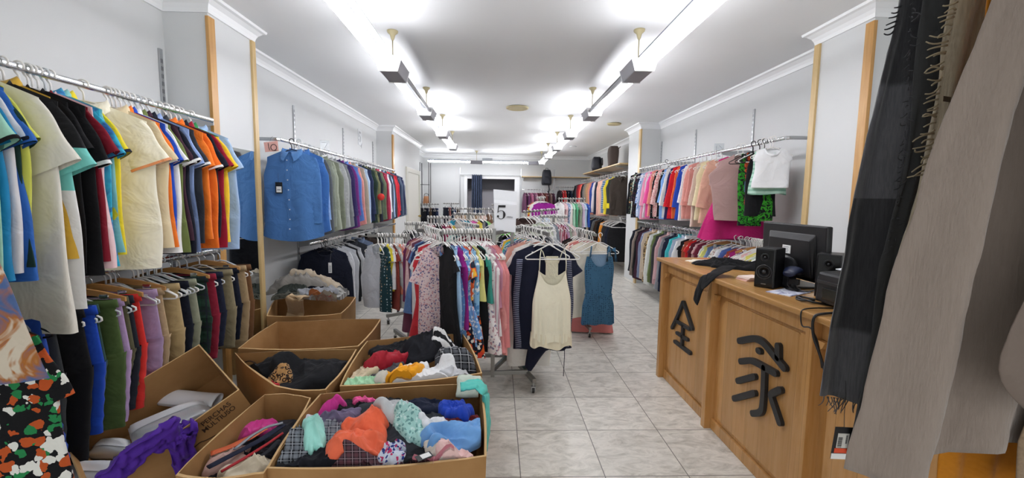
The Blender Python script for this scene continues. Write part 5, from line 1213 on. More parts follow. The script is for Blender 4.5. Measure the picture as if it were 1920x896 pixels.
A('scarf', 'multicoloured patterned scarf in a ball on the checked cloth', 'scarf', (738, 818), (.055, .062), 20, fab('#cfd6e6', 'floral', '#2c3f86', '#c2356a', sc=1.8), zref=.55, th=.06, amp=.028, ff=18)
A('t_shirt', 'black t-shirt with white label by the patterned scarf, front box', 't-shirt', (800, 832), (.085, .055), 30, kf('#1c1d22'), zref=.52)
A('blouse', 'beige blouse along the inside of the front box', 'blouse', (832, 838), (.12, .045), -52, fab('#d9cfc4'), zref=.52, th=.045, amp=.018)
A('blouse', 'pale pink blouse in the corner of the front box', 'blouse', (862, 848), (.09, .05), -40, fab('#efc9c5'), zref=.51, th=.045)
A('top', 'rose pink top at the rim of the front box', 'top', (812, 868), (.07, .03), 5, fab('#e79aa8'), zref=.51, th=.04)
A('sweatshirt', 'royal blue sweatshirt standing up at the back of the front box', 'sweatshirt', (858, 758), (.075, .065), 50, fab('#2547b4'), zref=.53, th=.10, amp=.022)
A('towel', 'light blue towel laid across the aisle side of the front box', 'towel', (862, 788), (.16, .07), 30, fab('#6fa3dc', wr=.8), zref=.55, th=.06, amp=.02, ff=8)
tg = thing('price_tag', 'black and white swing tag lying on the front box clothes', 'tag', (*P(795, 828, Z=.57)[:2], float(h.h(*[np.array([v]) for v in P(795, 828, Z=.57)[:2]])[0])+.008), R_(35))
MB().box((-.03, -.018, 0), (.03, .018, .0015)).build('card', M_TAGBLACK, tg); MB().box((-.012, -.013, .0015), (.024, .013, .0022)).build('sticker', M_TAGWHITE, tg)
# green towel over the aisle edge, pale cloth over the far rim
e = np.array(B1[1])*.2+np.array(B1[2])*.8
drape('towel', [(e[0]-.10, e[1]-.02, .55), (e[0]-.02, e[1]-.01, .555), (e[0]+.022, e[1]-.03, .53), (e[0]+.03, e[1]-.06, .44), (e[0]+.032, e[1]-.07, .36), (e[0]+.028, e[1]-.09, .26)], [.08, .10, .10, .10, .09, .05], fab('#5cc6ba'), 'turquoise towel hanging over the aisle edge of the front box', 'towel', side=(0.1, 1, 0), fold=.009, seed=4)
e = np.array(B1[2]); drape('t_shirt', [(e[0]-.06, e[1]-.10, .47), (e[0]-.06, e[1]-.03, .525), (e[0]-.05, e[1]+.008, .532), (e[0]-.05, e[1]+.028, .50), (e[0]-.05, e[1]+.032, .44)], [.11, .12, .12, .12, .11], fab('#ccd6c8'), 'pale green t-shirt folded over the far rim of the front box', 't-shirt', side=(1, 0, 0), fold=.008, seed=8)

# --- heap in the second box
h = Heap(B2, .45, .6, 300, dome=.05); G1 = 'clothes heaped in the second box'
A('sweater', 'black sweater at the back of the box with the checked shirt', 'sweater', (770, 652), (.24, .15), 0, kf('#1a1b20'), zref=.5, th=.06)
A('trousers', 'grey trousers beneath the red cloth in the second box', 'trousers', (716, 690), (.11, .09), 0, kf('#4a4a50'), zref=.48)
A('trousers', 'dark trousers at the aisle end of the box with the checked shirt', 'trousers', (862, 690), (.14, .10), 0, kf('#1b1c22'), zref=.48)
A('jacket', 'black jacket behind the white t-shirt', 'jacket', (806, 644), (.17, .11), 24, kf('#1c1d23'), zref=.55, th=.09, amp=.025)
A('sweatshirt', 'black and white striped sweatshirt topping the second box', 'sweatshirt', (835, 630), (.075, .05), 10, fab('#1b1c20', 'stripey', '#e6e6e6', sc=1.1), zref=.6, th=.06, amp=.02)
A('sweater', 'cream knit along the inside of the second box', 'sweater', (680, 690), (.15, .06), 58, fab('#d8c6a8'), zref=.5, th=.05)
A('jacket', 'dark red satin jacket between the cream knit and the yellow top', 'jacket', (722, 668), (.11, .06), 40, fab('#a31a2c', rough=.5), zref=.53, th=.075, amp=.024)
A('t_shirt', 'light green t-shirt in the near corner of the second box', 't-shirt', (678, 712), (.12, .06), 18, fab('#a9d8b0'), zref=.5, th=.06, amp=.018)
A('top', 'off-white top by the light green t-shirt', 'top', (735, 712), (.085, .04), 5, fab('#d8d4c8'), zref=.49)
A('shirt', 'black white and grey checked flannel shirt in a ball', 'shirt', (858, 654), (.13, .12), 10, M_CK('#1d1e22', '#55585e', '#b8babe', 1.5), zref=.57, th=.15, amp=.028, ff=10)
A('t_shirt', 'white t-shirt spread across the second box', 't-shirt', (790, 682), (.14, .135), 14, fab('#edeef0', wr=1.1), zref=.55, th=.085, amp=.016, ff=10, lobes=.26)
A('top', 'pale grey top at the aisle rim of the second box', 'top', (862, 694), (.10, .035), -5, fab('#cfd0d4'), zref=.52, th=.05)
A('top', 'orange yellow top with a tied bow on the white t-shirt', 'top', (755, 690), (.07, .10), -14, fab('#f2a61e', wr=.8), zref=.55, th=.075, amp=.018, ff=13, lobes=.3)

# --- heap in the third box: black garments
h = Heap(B3, .42, .6, 500, dome=.03); G1 = 'clothes in the box of black garments'
A('jacket', 'black coat filling the box of black garments', 'jacket', (560, 690), (.36, .20), -8, kf('#15161a'), zref=.45, th=.05, amp=.015)
A('jacket', 'black jacket rising at the inner end of its box', 'jacket', (500, 685), (.20, .11), 32, kf('#121317'), zref=.5, th=.09, amp=.016, ff=7)
A('trousers', 'thick black trousers laid across the aisle end of their box', 'trousers', (590, 690), (.24, .13), 34, kf('#191a1e'), zref=.5, th=.10, amp=.014, ff=6)
A('blouse', 'leopard print blouse between the black garments', 'blouse', (508, 706), (.10, .06), 32, fab('#b58a58', 'leopard', '#2a1a12', sc=1.1), zref=.5, th=.05, amp=.026, ff=16)
A('top', 'red scrap of a top by the leopard print blouse', 'top', (508, 722), (.035, .014), 20, fab('#c0303a'), zref=.48, th=.03)

# --- belts and small things in the box under the tipped box
h = Heap(B6, .40, .6, 700, dome=.02); G1 = 'belts and cloth in the belt box'
A('trousers', 'dark cloth at the bottom of the belt box', 'trousers', (480, 850), (.14, .24), 0, kf('#1d1c22'), zref=.42)
A('top', 'magenta top at the far end of the belt box', 'top', (484, 806), (.07, .05), 30, fab('#c43a86'), zref=.46, th=.05)
A('top', 'cream top in the near corner of the belt box', 'top', (462, 882), (.08, .06), 30, fab('#d9cdb6'), zref=.44, th=.06, amp=.02)
A('top', 'dusty pink cloth beside the belts', 'top', (418, 868), (.09, .05), 40, fab('#c9a59c'), zref=.43, th=.03)
A('scarf', 'beige crinkled scarf by the purple cloth', 'scarf', (398, 856), (.06, .035), 30, fab('#d6c6ae'), zref=.44, th=.04, amp=.02)
def belt(px, w, m, label, seed, cat='belt', nm='belt'):
    pts = [P(x, y, Z=z) for x, y, z in px]; return drape(nm, pts, w, m, label, cat, G1, side=(.45, -.9, 0), th=.003, fold=.001, seed=seed, bulge=1)
belt([(395, 850, .475), (430, 838, .48), (470, 820, .485), (497, 803, .49)], .034, plain('orange_leather', '#c45a32', .5), 'wide orange leather belt in the belt box', 1)
belt([(390, 876, .47), (440, 850, .475), (490, 824, .48), (532, 796, .48)], .03, kf('#1e2236'), 'navy woven belt beside the orange one', 2)
belt([(415, 884, .476), (460, 858, .48), (505, 830, .484), (530, 812, .484)], .012, kf('#a52a32'), 'red strap lying on the navy belt', 3)
belt([(440, 842, .486), (470, 818, .492), (500, 800, .496), (530, 793, .49)], .014, plain('grey_strap', '#7d8088', .45), 'thin grey strap curling over the belts', 4)
belt([(480, 862, .47), (505, 845, .474), (522, 826, .476)], .02, kf('#23252b'), 'short black belt at the aisle end of the belt box', 5)

# --- overflowing box below the blue shirts
h = Heap([(-2.25, 3.66), (-1.38, 3.62), (-1.36, 4.2), (-2.25, 4.3)], .55, .8, 900, dome=.15); G1 = 'clothes overflowing the rear box'
A('trousers', 'grey green trousers beside the white pillar on the overflowing box', 'trousers', (530, 572), (.16, .14), 20, fab('#8f9288'), zref=.55, th=.08, amp=.03)
A('jacket', 'dark green jacket deep in the overflowing box', 'jacket', (545, 555), (.14, .1), 0, kf('#2f342f'), zref=.58, th=.05)
A('jacket', 'taupe jacket on top of the overflowing box', 'jacket', (555, 528), (.22, .10), 8, fab('#84807a'), zref=.68, th=.10, amp=.03)
A('sweater', 'beige sweater behind the grey sleeve, overflowing box', 'sweater', (590, 512), (.20, .10), 12, fab('#b5a691'), zref=.74, th=.09, amp=.03)
A('sweatshirt', 'light grey striped shirt at the far end of the overflowing box', 'sweatshirt', (645, 548), (.14, .11), -30, fab('#a9a7a2', 'stripey', '#6c6b68', sc=.8), zref=.6, th=.07, amp=.03)
A('sweater', 'beige draped sweater at the front of the overflowing box', 'sweater', (610, 580), (.22, .09), 6, fab('#b3a795'), zref=.56, th=.09, amp=.03)
A('t_shirt', 'white t-shirt scrap beside the red one, overflowing box', 't-shirt', (645, 567), (.08, .04), 20, fab('#dcdde0'), zref=.58, th=.04)
A('t_shirt', 'red t-shirt folded in the overflowing box', 't-shirt', (612, 556), (.11, .055), 10, fab('#b01c26'), zref=.62, th=.06, amp=.018)
A('sweatshirt', 'grey sweatshirt sleeve on the overflowing box', 'sweatshirt', (598, 535), (.14, .07), 22, fab('#8f9196'), zref=.68, th=.08, amp=.02)
A('jacket', 'rust orange suede piece rolled on the overflowing box', 'jacket', (578, 551), (.075, .10), 10, fab('#b97445', rough=.7), zref=.66, th=.09, amp=.02)
e0 = P(560, 560, Z=.66); e1 = P(545, 588, Y=e0[1]-.25)
drape('scarf', [e0+np.array([.02, .05, .0]), e0+np.array([0, -.08, .03]), P(556, 585, Y=3.50), P(546, 604, Y=3.44)], [.10, .12, .13, .12], fab('#b39a78'), 'tan scarf hanging over the front of the overflowing box', 'scarf', side=(1, .1, 0), fold=.008, seed=9)
# ================================================================== TIPPED BOX WITH SILVER POUCHES
S_ = .955
TO = np.array([0, 0, EYE])+S_*(np.array([-2.07, 1.968, .348])-np.array([0, 0, EYE]))
TA = np.array([.62610233, .64448136, .43890734]); TB = -np.array([-.77509919, .57574082, .2602763]); TC = -np.array([-.08495365, -.50315632, .86000965])
TL, TW, TD = .62*S_, .504*S_, .269*S_
def tb(u, w, k): return TO+TA*u+TB*w+TC*k
def onplane(px, py, axis, off):
    """photo pixel -> (u, w, k) on a plane of the tipped box"""
    nrm = {'k': TC, 'w': TB, 'u': TA}[axis]; d = FX+RX*(px-960)/F+UX*(448-py)/F; cam = np.array([0, 0, EYE])
    t = (off-(cam-TO)@nrm)/(d@nrm); q = cam+d*t-TO; return np.array([q@TA, q@TB, q@TC])
tt = thing('cardboard_box', 'tipped cardboard box of silver pouches printed with a big hanger', 'cardboard box', tuple(TO+TC*TD), 0, 'open cardboard boxes of clothes')
org = TO+TC*TD
def slab(b, u0, u1, w0, w1, k0, k1): b.hexa([tb(u, w, k)-org for u, w, k in ((u0, w0, k0), (u1, w0, k0), (u1, w1, k0), (u0, w1, k0), (u0, w0, k1), (u1, w0, k1), (u1, w1, k1), (u0, w1, k1))])
th = .006
b = MB(); slab(b, 0, TL, 0, TW, TD-th, TD); slab(b, 0, TL, 0, th, 0, TD-th); slab(b, 0, TL, TW-th, TW, 0, TD-th); slab(b, 0, th, th, TW-th, 0, TD-th); slab(b, TL-th, TL, th, TW-th, 0, TD-th)
b.build('walls', M_CARD, tt)
b = MB()
for a in ((0, TL, 0, th), (0, TL, TW-th, TW), (0, th, th, TW-th), (TL-th, TL, th, TW-th)): slab(b, *a, -.0012, 0)
b.build('rim_edge', M_CARDEDGE, tt)
def plane_text(s, p0, p1, parent, size_k):
    a = onplane(*p0, 'w', TW+.001); c = onplane(*p1, 'w', TW+.001); q0, q1 = tb(*a), tb(*c); mid = (q0+q1)/2; ex = (q1-q0); L = np.linalg.norm(ex); ex /= L
    n = TB; ey = np.cross(n, ex); o = text_obj(s, 1.0, (0, 0, 0), (0, 0, 0), M_CARDPRINT, None, ext=.0, name='lettering')
    bpy.context.view_layer.update(); wd = max(o.dimensions.x, .01); k = L/wd; ky = size_k
    o.parent = parent
    o.matrix_world = Matrix(((ex[0]*k, ey[0]*ky, n[0], mid[0]), (ex[1]*k, ey[1]*ky, n[1], mid[1]), (ex[2]*k, ey[2]*ky, n[2], mid[2]), (0, 0, 0, 1)))
    o.data.offset = .012; bpy.context.view_layer.update()
    me = bpy.data.meshes.new_from_object(o.evaluated_get(bpy.context.evaluated_depsgraph_get())); q = bpy.data.objects.new('printed_lettering', me); link(q, parent); q.matrix_world = o.matrix_world.copy(); bpy.data.objects.remove(o)
    return q
bpy.context.view_layer.update()
plane_text('PERCHAS', (379, 797), (431, 756), tt, .040); plane_text('MULTIUSO', (381, 809), (440, 763), tt, .040)
pr = [tb(*onplane(x, y, 'w', TW+.0008))-org for x, y in ((351, 852), (374, 829), (386, 826), (420, 807), (451, 791), (456, 791), (457, 796), (453, 801), (430, 819), (395, 849))]
q = np.array(pr); q2 = []
for i in range(len(q)-1): q2 += [q[i]*(1-s)+q[i+1]*s for s in (0, .33, .66)]
q2 = np.array(q2+[q[-1]]); q2[1:-1] = (q2[:-2]+q2[1:-1]*2+q2[2:])/4
MB().tube(q2, .0028, 5).build('printed_mark', M_CARDPRINT, tt)
nt = np.array([tb(*onplane(x, y, 'w', TW+.0008))-org for x, y in ((432, 816), (435, 820), (440, 818), (441, 811))]); MB().tube(nt, .0025, 5).build('printed_mark', M_CARDPRINT, tt)
M_SILVER = plain('silver_leatherette', '#d4d7da', .36, .35, bump=.25, bscale=16, var=.05); M_SILVERPALE = plain('pale_silver_leatherette', '#f0f1f4', .42, .1, bump=.2, bscale=14)
def pouch(label, quad, k0, thick, flap=.5, m=M_SILVER, m2=M_SILVERPALE):
    """soft envelope lying in the tipped box; quad = its outline on the photo, k0 = depth of its top face"""
    c = np.array([onplane(x, y, 'k', k0) for x, y in quad]); n = 16; g = np.linspace(0, 1, n)
    ctr = tb(*c.mean(0)); t = thing('silver_pouch', label, 'pouch', tuple(ctr+TC*thick), 0, 'silver pouches in the tipped box'); o2 = ctr+TC*thick
    top = []; bot = []
    for v in g:
        rt, rb_ = [], []
        for u in g:
            q = (c[0]*(1-u)+c[1]*u)*(1-v)+(c[3]*(1-u)+c[2]*u)*v
            e = (1-(2*u-1)**6)*(1-(2*v-1)**6); bulge = thick*.5*e**.5
            w = .004*math.sin(7*u+3*v)+.003*math.sin(11*v-5*u)
            rt.append(tb(q[0], q[1], q[2]+thick*.5-bulge+w*e)-o2); rb_.append(tb(q[0], q[1], q[2]+thick*.5+bulge)-o2)
        top.append(rt); bot.append(rb_)
    b = MB(); b.loft(top, False); b.loft(bot, False, flip=True); b.build('body', m, t, smooth=True, fix=True)
    b = MB(); fl = []
    k = max(3, int(n*flap))
    for i in range(k):
        row = []
        for j in range(n): row.append(np.array(top[i][j])-TC*(.004+.0*i))
        fl.append(row)
    b.loft(fl, False); b.loft([[np.array(p)+TC*.003 for p in r] for r in fl], False, flip=True); b.build('flap', m2, t, smooth=True)
    return t
pouch('wide silver pouch leaning across the middle of the tipped box', [(229, 794), (372, 742), (396, 764), (243, 846)], .12, .10, .45)
pouch('flat silver pouch below the wide one in the tipped box', [(186, 818), (236, 818), (246, 852), (150, 853)], .14, .07, .6)
pouch('large silver pouch spilling out at the lower corner of the tipped box', [(92, 860), (242, 858), (236, 915), (70, 910)], .05, .09, .5)
a0, a1 = tb(*onplane(306, 745, 'k', .19)), tb(*onplane(408, 752, 'k', .19)); ax = a1-a0; La = np.linalg.norm(ax); ax /= La; yy = np.cross(TC, ax); yy /= np.linalg.norm(yy)
t = thing('silver_pouch', 'pale grey pouch rolled up behind the wide silver one', 'pouch', tuple(a0+TC*.02), 0, 'silver pouches in the tipped box'); b = MB(); rings = []
for s in np.linspace(0, 1, 12):
    an = np.linspace(R_(20), R_(380), 26); rr = .038*(1+.05*math.sin(6*s)); pts = [(-TC)*(.62*rr*math.sin(k)*(1-.06*(k-.3)/6))+yy*(1.25*rr*math.cos(k)*(1-.06*(k-.3)/6)) for k in an]
    rings.append([a0+ax*La*s+p_-(a0+TC*.02) for p_ in pts]+[a0+ax*La*s+p_*.93-(a0+TC*.02) for p_ in pts[::-1]])
b.loft(rings, True, False, True); b.build('rolled_body', M_SILVERPALE, t, smooth=True)
# purple cloth over the rim
def fr(px, py, off): return tb(*onplane(px, py, 'w', TW+off))
purple = fab('#4f2596', wr=.8, rough=.7)
pt = thing('blouse', 'bright purple crinkled blouse draped over the tipped box', 'blouse', tuple(fr(300, 850, .02)))
base = np.array(pt.location)
drape('body', [tb(*onplane(338, 806, 'k', .05))-base, fr(330, 806, .02)-base, fr(300, 822, .03)-base, fr(262, 846, .035)-base, fr(228, 878, .04)-base, fr(200, 905, .04)-base], [.09, .13, .12, .10, .10, .09], purple, parent=pt, side=tuple(TC), th=.016, fold=.026, nf=2.6, seed=2, M=40, sub=10)
drape('sleeve', [tb(*onplane(345, 800, 'k', .03))-base, fr(346, 812, .03)-base, fr(342, 845, .03)-base, fr(350, 876, .035)-base, fr(366, 893, .04)-base], [.08, .11, .09, .09, .10], purple, parent=pt, side=tuple(TA), th=.016, fold=.024, nf=2.6, seed=5, M=40, sub=10)

# ================================================================== COUNTER
M_PINE = wood_mat('varnished_pine', '#b07e42', '#c4935a', '#d1a26a', .8, 'z', .12, .26); M_PINETOP = wood_mat('varnished_pine_top', '#b07e42', '#c6955a', '#d2a46c', .8, 'y', .16, .24, .35); M_PINEDARK = wood_mat('varnished_pine_edge', '#8a5720', '#a06a2a', '#ae7935', .8, 'z', 0, .26)
M_CHAR = plain('black_lacquered_wood', '#242425', .5, bump=.05)
CX, CT = 1.345, 1.0
ct = thing('shop_counter', 'varnished pine shop counter with black wooden characters on its front', 'counter', (1.6, 2.2, 0))
co = np.array([1.6, 2.2, 0.]); Y0, Y1 = .75, 3.385
def cbx(b, lo, hi): b.box(tuple(np.array(lo)-co), tuple(np.array(hi)-co))
b = MB(); cbx(b, (CX-.03, Y0, CT-.028), (1.93, Y1+.03, CT)); b.build('worktop', M_PINETOP, ct, bevel=.006)
pil = [(3.34, 3.385), (2.555, 2.60), (1.70, 1.745), (.78, .825)]
for y0, y1 in pil:
    b = MB(); cbx(b, (CX, y0, 0), (1.90, y1, CT-.028)); b.build('upright_panel', M_PINE, ct, bevel=.003)
PXF = 1.405
for (ya, _), (_, yb) in zip(pil[:-1], pil[1:]):
    b = MB(); cbx(b, (PXF, yb, 0.0), (PXF+.018, ya, CT-.028)); b.build('front_panel', M_PINE, ct)
    b = MB(); cbx(b, (PXF-.022, yb, CT-.115), (PXF, ya, CT-.028)); b.build('front_rail', M_PINE, ct, bevel=.003); b = MB(); cbx(b, (PXF-.018, yb, 0), (PXF, ya, .07)); b.build('plinth', M_PINE, ct, bevel=.003)
    m = .05; k = .045; z0, z1 = .10, CT-.135; y0, y1 = yb+m, ya-m
    poly = [(y0+k, z0), (y1-k, z0), (y1-k*.5, z0+k*.35), (y1, z0+k), (y1, z1-k), (y1-k*.35, z1-k*.4), (y1-k, z1), (y0+k, z1), (y0+k*.4, z1-k*.4), (y0, z1-k), (y0, z0+k), (y0+k*.4, z0+k*.4)]
    MB().prism([np.array((PXF, y, z))-co for y, z in poly], (-.014, 0, 0)).build('raised_panel', M_PINE, ct, bevel=.004)
    # small corner brackets under the top
    for yy, s in ((ya, -1), (yb, 1)):
        MB().prism([np.array(p)-co for p in ((PXF-.023, yy, CT-.116), (PXF-.023, yy+s*.05, CT-.116), (PXF-.023, yy+s*.035, CT-.145), (PXF-.023, yy+s*.012, CT-.16), (PXF-.023, yy, CT-.19))], (-.022, 0, 0)).build('corner_bracket', M_PINE, ct)
b = MB(); cbx(b, (PXF+.02, .83, .45), (1.88, 3.33, .47)); b.build('inner_shelf', M_PINE, ct)
FXP = PXF-.0142
def stroke(b, pts, w, d=.02):
    p = np.array([P(x, y, X=FXP)[1:] for x, y in pts]); n = len(p); tg = np.gradient(p, axis=0); tg /= np.linalg.norm(tg, axis=1)[:, None]; nn = np.stack([-tg[:, 1], tg[:, 0]], 1)
    L = p+nn*w/2; R = p-nn*w/2
    def cap(c, t, s): 
        a0_ = math.atan2(t[1], t[0])*1.0; return [c+w/2*np.array([math.cos(a0_+s*PI/2-s*k), math.sin(a0_+s*PI/2-s*k)]) for k in np.linspace(0, PI, 7)[1:-1]]
    out = list(L)+cap(p[-1], tg[-1], 1)+list(R[::-1])+[c for c in cap(p[0], -tg[0], 1)]
    b.prism([np.array((FXP, y, z))-co for y, z in out], (-d, 0, 0))
def bez(pts, k=6):
    q = np.array(pts, float); r = []
    for i in range(len(q)-1): r += [q[i]*(1-s)+q[i+1]*s for s in np.linspace(0, 1, k, endpoint=False)]
    r = np.array(r+[q[-1]])
    for _ in range(3): r[1:-1] = (r[:-2]+2*r[1:-1]+r[2:])/4
    return [tuple(a) for a in r]
b = MB()
for pts, w in (([(1283.5, 567), (1273, 594), (1263, 614)], .030), ([(1285, 567), (1301, 616)], .030), ([(1273, 603), (1296, 617)], .026), ([(1272, 624), (1292, 637)], .026), ([(1268, 640), (1297, 662)], .028), ([(1283.5, 612), (1281.5, 646)], .030)): stroke(b, bez(pts, 4), w)
b.build('wooden_character', M_CHAR, ct, bevel=.002)
b = MB()
for pts, w in (([(1391, 639), (1420, 633.5), (1436, 641), (1456, 666), (1476, 690)], .036), ([(1464, 649), (1464, 670)], .036), ([(1426.5, 657), (1429.5, 659)], .032), ([(1393.5, 677.5), (1414, 675), (1436, 687), (1459, 700)], .034), ([(1438, 690), (1436.5, 735), (1434, 768), (1429, 774), (1416, 775)], .034), ([(1388, 714), (1419, 706)], .034), ([(1381, 747), (1419, 737)], .034), ([(1468, 731), (1450, 738.5), (1452, 748), (1459, 768), (1467, 792)], .034)): stroke(b, bez(pts, 5), w)
b.build('wooden_character', M_CHAR, ct, bevel=.002)

# ------------------------------------------------------------------ things on the counter
M_BLK = plain('black_plastic', '#151517', .4, bump=.04, bscale=200); M_BLKG = plain('gloss_black_plastic', '#0e0e10', .18); M_GRYP = plain('dark_grey_plastic', '#2c2d30', .35); M_SILV = plain('silver_ring', '#8d9094', .3, .9)
def speaker(label, x, y, yaw, w=.10, h=.215, d=.145):
    t = thing('speaker', label, 'speaker', (x, y, CT), yaw, 'desktop speakers on the counter')
    MB().box((-w/2, -d/2, 0), (w/2, d/2, h)).build('cabinet', M_BLK, t, bevel=.006)
    fp = MB(); fp.box((-w/2+.004, -d/2-.006, .006), (w/2-.004, -d/2+.001, h-.006)); fp.build('front_baffle', M_BLKG, t, bevel=.003)
    def drv(z, r, nm):
        o = MB().lathe([(r*1.12, -d/2-.006), (r*1.12, -d/2-.011), (r*.98, -d/2-.012), (r*.95, -d/2-.007)], (0, 0, z), 26, 'y').build(nm, M_GRYP, t, smooth=True)
        MB().lathe([(r*.95, -d/2-.0075), (r*.82, -d/2-.0115), (r*.68, -d/2-.0075), (r*.35, -d/2-.0065), (.001, -d/2-.0062)], (0, 0, z), 26, 'y').build('cone', M_BLK, o, smooth=True)
        MB().lathe([(r*.36, -d/2-.0065), (r*.26, -d/2-.0115), (.001, -d/2-.014)], (0, 0, z), 18, 'y').build('dust_cap', M_GRYP, o, smooth=True)
    drv(.088, .036, 'woofer'); drv(.168, .019, 'tweeter')
    MB().box((-.012, -d/2-.0075, .02), (.012, -d/2-.005, .025)).build('badge', M_SILV, t)
    return t
q = P(1440, 540, Z=CT); speaker('black speaker on the counter beside the black garment', q[0]+.035, q[1]+.05, R_(-52))
q = P(1545, 560, Z=CT); speaker('black speaker on the counter half hidden behind the printer', 1.66, 2.02, R_(-46))
mn = thing('monitor', 'black flat screen monitor on the counter seen from behind', 'monitor', (1.70, 2.30, CT), R_(-90))
b = MB(); b.hexa([(-.255, -.045, .045), (.255, -.045, .045), (.255, -.012, .045), (-.255, -.012, .045), (-.255, -.055, .345), (.255, -.055, .345), (.255, -.022, .345), (-.255, -.022, .345)])
b.build('casing', M_BLK, mn, bevel=.008)
b = MB(); b.hexa([(-.245, -.0115, .055), (.245, -.0115, .055), (.245, -.0105, .055), (-.245, -.0105, .055), (-.245, -.0215, .335), (.245, -.0215, .335), (.245, -.0205, .335), (-.245, -.0205, .335)]); b.build('screen_panel', M_BLKG, mn)
b = MB(); b.hexa([(-.19, -.068, .07), (.19, -.068, .07), (.19, -.045, .06), (-.19, -.045, .06), (-.16, -.072, .26), (.16, -.072, .26), (.19, -.054, .30), (-.19, -.054, .30)]); b.build('rear_bulge', M_BLK, mn, bevel=.008)
b = MB(); b.box((-.035, -.0745, .18), (.03, -.0715, .225)); o = b.build('rating_label', M_TAGWHITE, mn)
b = MB()
for k in range(4): b.box((-.03, -.0752, .187+k*.009), (.012+.004*(k % 2), -.0744, .190+k*.009))
b.build('label_print', M_INKGREY, o)
rings = []
for u in np.linspace(-1, 1, 15):
    x = u*.115; zt = .17-.022*u*u-.02*max(0, abs(u)-.85)*6; rings.append([(x, -.135+.02*u*u, 0), (x, -.095, 0), (x, -.088, zt), (x, -.10, zt+.006), (x, -.112+.012*u*u, zt-.004)])
MB().loft(rings, True, False, True).build('stand', M_GRYP, mn, smooth=False, bevel=.002)
MB().box((-.05, -.10, .06), (.05, -.06, .14)).build('stand_neck', M_BLK, mn, bevel=.006)
MB().box((-.12, -.14, 0), (.12, .08, .012)).build('stand_foot', M_BLK, mn, bevel=.004)
pr_ = thing('printer', 'black printer on the counter near the dark scarf with paper on top', 'printer', (1.62, 1.70, CT), R_(-90))
MB().hexa([(-.17, -.15, .012), (.16, -.15, .012), (.16, .15, .012), (-.17, .15, .012), (-.17, -.14, .15), (.16, -.14, .15), (.16, .15, .165), (-.17, .15, .165)]).build('case', M_BLK, pr_, bevel=.012)
MB().box((-.12, -.157, .03), (.09, -.149, .085)).build('front_slot', M_BLKG, pr_, bevel=.003); MB().box((-.16, -.152, .10), (.15, -.14, .112)).build('trim_line', M_GRYP, pr_)
for sx in (-.14, .13):
    for sy in (-.11, .11): MB().box((sx-.015, sy-.015, 0), (sx+.015, sy+.015, .014)).build('foot', M_CASTER, pr_)
t = thing('paper_sheet', 'white paper sheets lying on top of the printer', 'paper', (1.64, 1.70, CT+.166), R_(-84)); MB().hexa([(-.13, -.11, 0), (.12, -.12, 0), (.12, .10, .012), (-.13, .11, .012), (-.13, -.11, .004), (.12, -.12, .004), (.12, .10, .017), (-.13, .11, .017)]).build('sheets', M_PAPER, t)
q = P(1478, 548, Z=CT); t = thing('magazine', 'glossy leaflet lying flat on the counter beside the tall speaker', 'leaflet', (q[0], q[1], CT), R_(28)); MB().box((-.10, -.06, 0), (.10, .06, .003)).build('pages', fab('#dfe2ec', 'melt', '#c9cbe0', '#8f8fae', sc=2), t)
q = P(1402, 524, Z=CT)
for k, (c, dx, r, lab) in enumerate((('#e8c0b4', 0, 8, 'pink paper slips at the bottom of the pile beside the tall speaker'), ('#f0dcd2', .006, 14, 'pale pink paper slips on top of the pile beside the tall speaker'))):
    t = thing('paper_pile', lab, 'paper', (q[0]+dx, q[1]-.01, CT+k*.011), R_(r), 'paper slips by the speaker'); b = MB()
    for j in range(4): b.box((-.055+.004*j, -.045, j*.0027), (.055+.003*j, .045, j*.0027+.0022))
    b.build('slips', plain('pink_slip%d' % k, c, .7), t)
# corded hand scanner between the speakers
q = P(1494, 546, Z=CT); t = thing('barcode_scanner', 'dark blue corded hand scanner standing between the two speakers', 'scanner', (q[0], q[1]+.03, CT), R_(-60))
MB().lathe([(.001, 0), (.034, 0), (.036, .008), (.02, .016), (.012, .03), (.012, .075)], seg=20).build('stand_base', M_BLK, t, smooth=True)
M_NAVYP = plain('navy_plastic', '#1b2440', .35); rings = []
for s in np.linspace(0, 1, 9):
    a = np.linspace(0, 2*PI, 16, endpoint=False); r = .022+.012*math.sin(PI*s)*1.0; rings.append(np.stack([r*1.25*np.cos(a), np.full(16, -.06+.11*s), .09+.018*math.sin(PI*s)+r*.62*np.sin(a)], 1))
MB().loft(rings, True, False, True).build('head', M_NAVYP, t, smooth=True); MB().box((-.03, -.012, .03), (.028, .012, .062)).build('trigger_grip', M_BLK, t, bevel=.005)
def cable(label, pts, r=.003, name='cable', k=8):
    p = np.array(bez3(pts, k)); c = p[0].copy(); o = MB().tube(p-c, r, 8).build(name, M_BLK, None, smooth=True); o.location = tuple(c); return tag(o, label, 'cable', 'black cables on the counter')
def bez3(pts, k=8):
    q = np.array(pts, float); r = []
    for i in range(len(q)-1): r += [q[i]*(1-s)+q[i+1]*s for s in np.linspace(0, 1, k, endpoint=False)]
    r = np.array(r+[q[-1]])
    for _ in range(8): r[1:-1] = (r[:-2]+2*r[1:-1]+r[2:])/4
    return r
c0 = P(1500, 545, Z=CT); cz = CT+.004
cable('thin black cable looping around the scanner on the counter', [c0+(0, .03, .08), c0+(-.05, .02, .07), c0+(-.075, 0, .03), c0+(-.05, -.04, .004), c0+(.0, -.05, .004), c0+(.05, -.02, .004), c0+(.09, 0, .004)])
e1 = P(1502, 570, X=CX-.034); cable('thin black cable hanging down the counter front', [(1.48, e1[1]+.02, cz), (1.38, e1[1]+.01, cz+.004), (CX-.036, e1[1], cz), (CX-.04, e1[1]-.02, .93), P(1520, 612, X=CX-.035), P(1534, 640, X=CX-.035), P(1541, 690, X=CX-.035)])
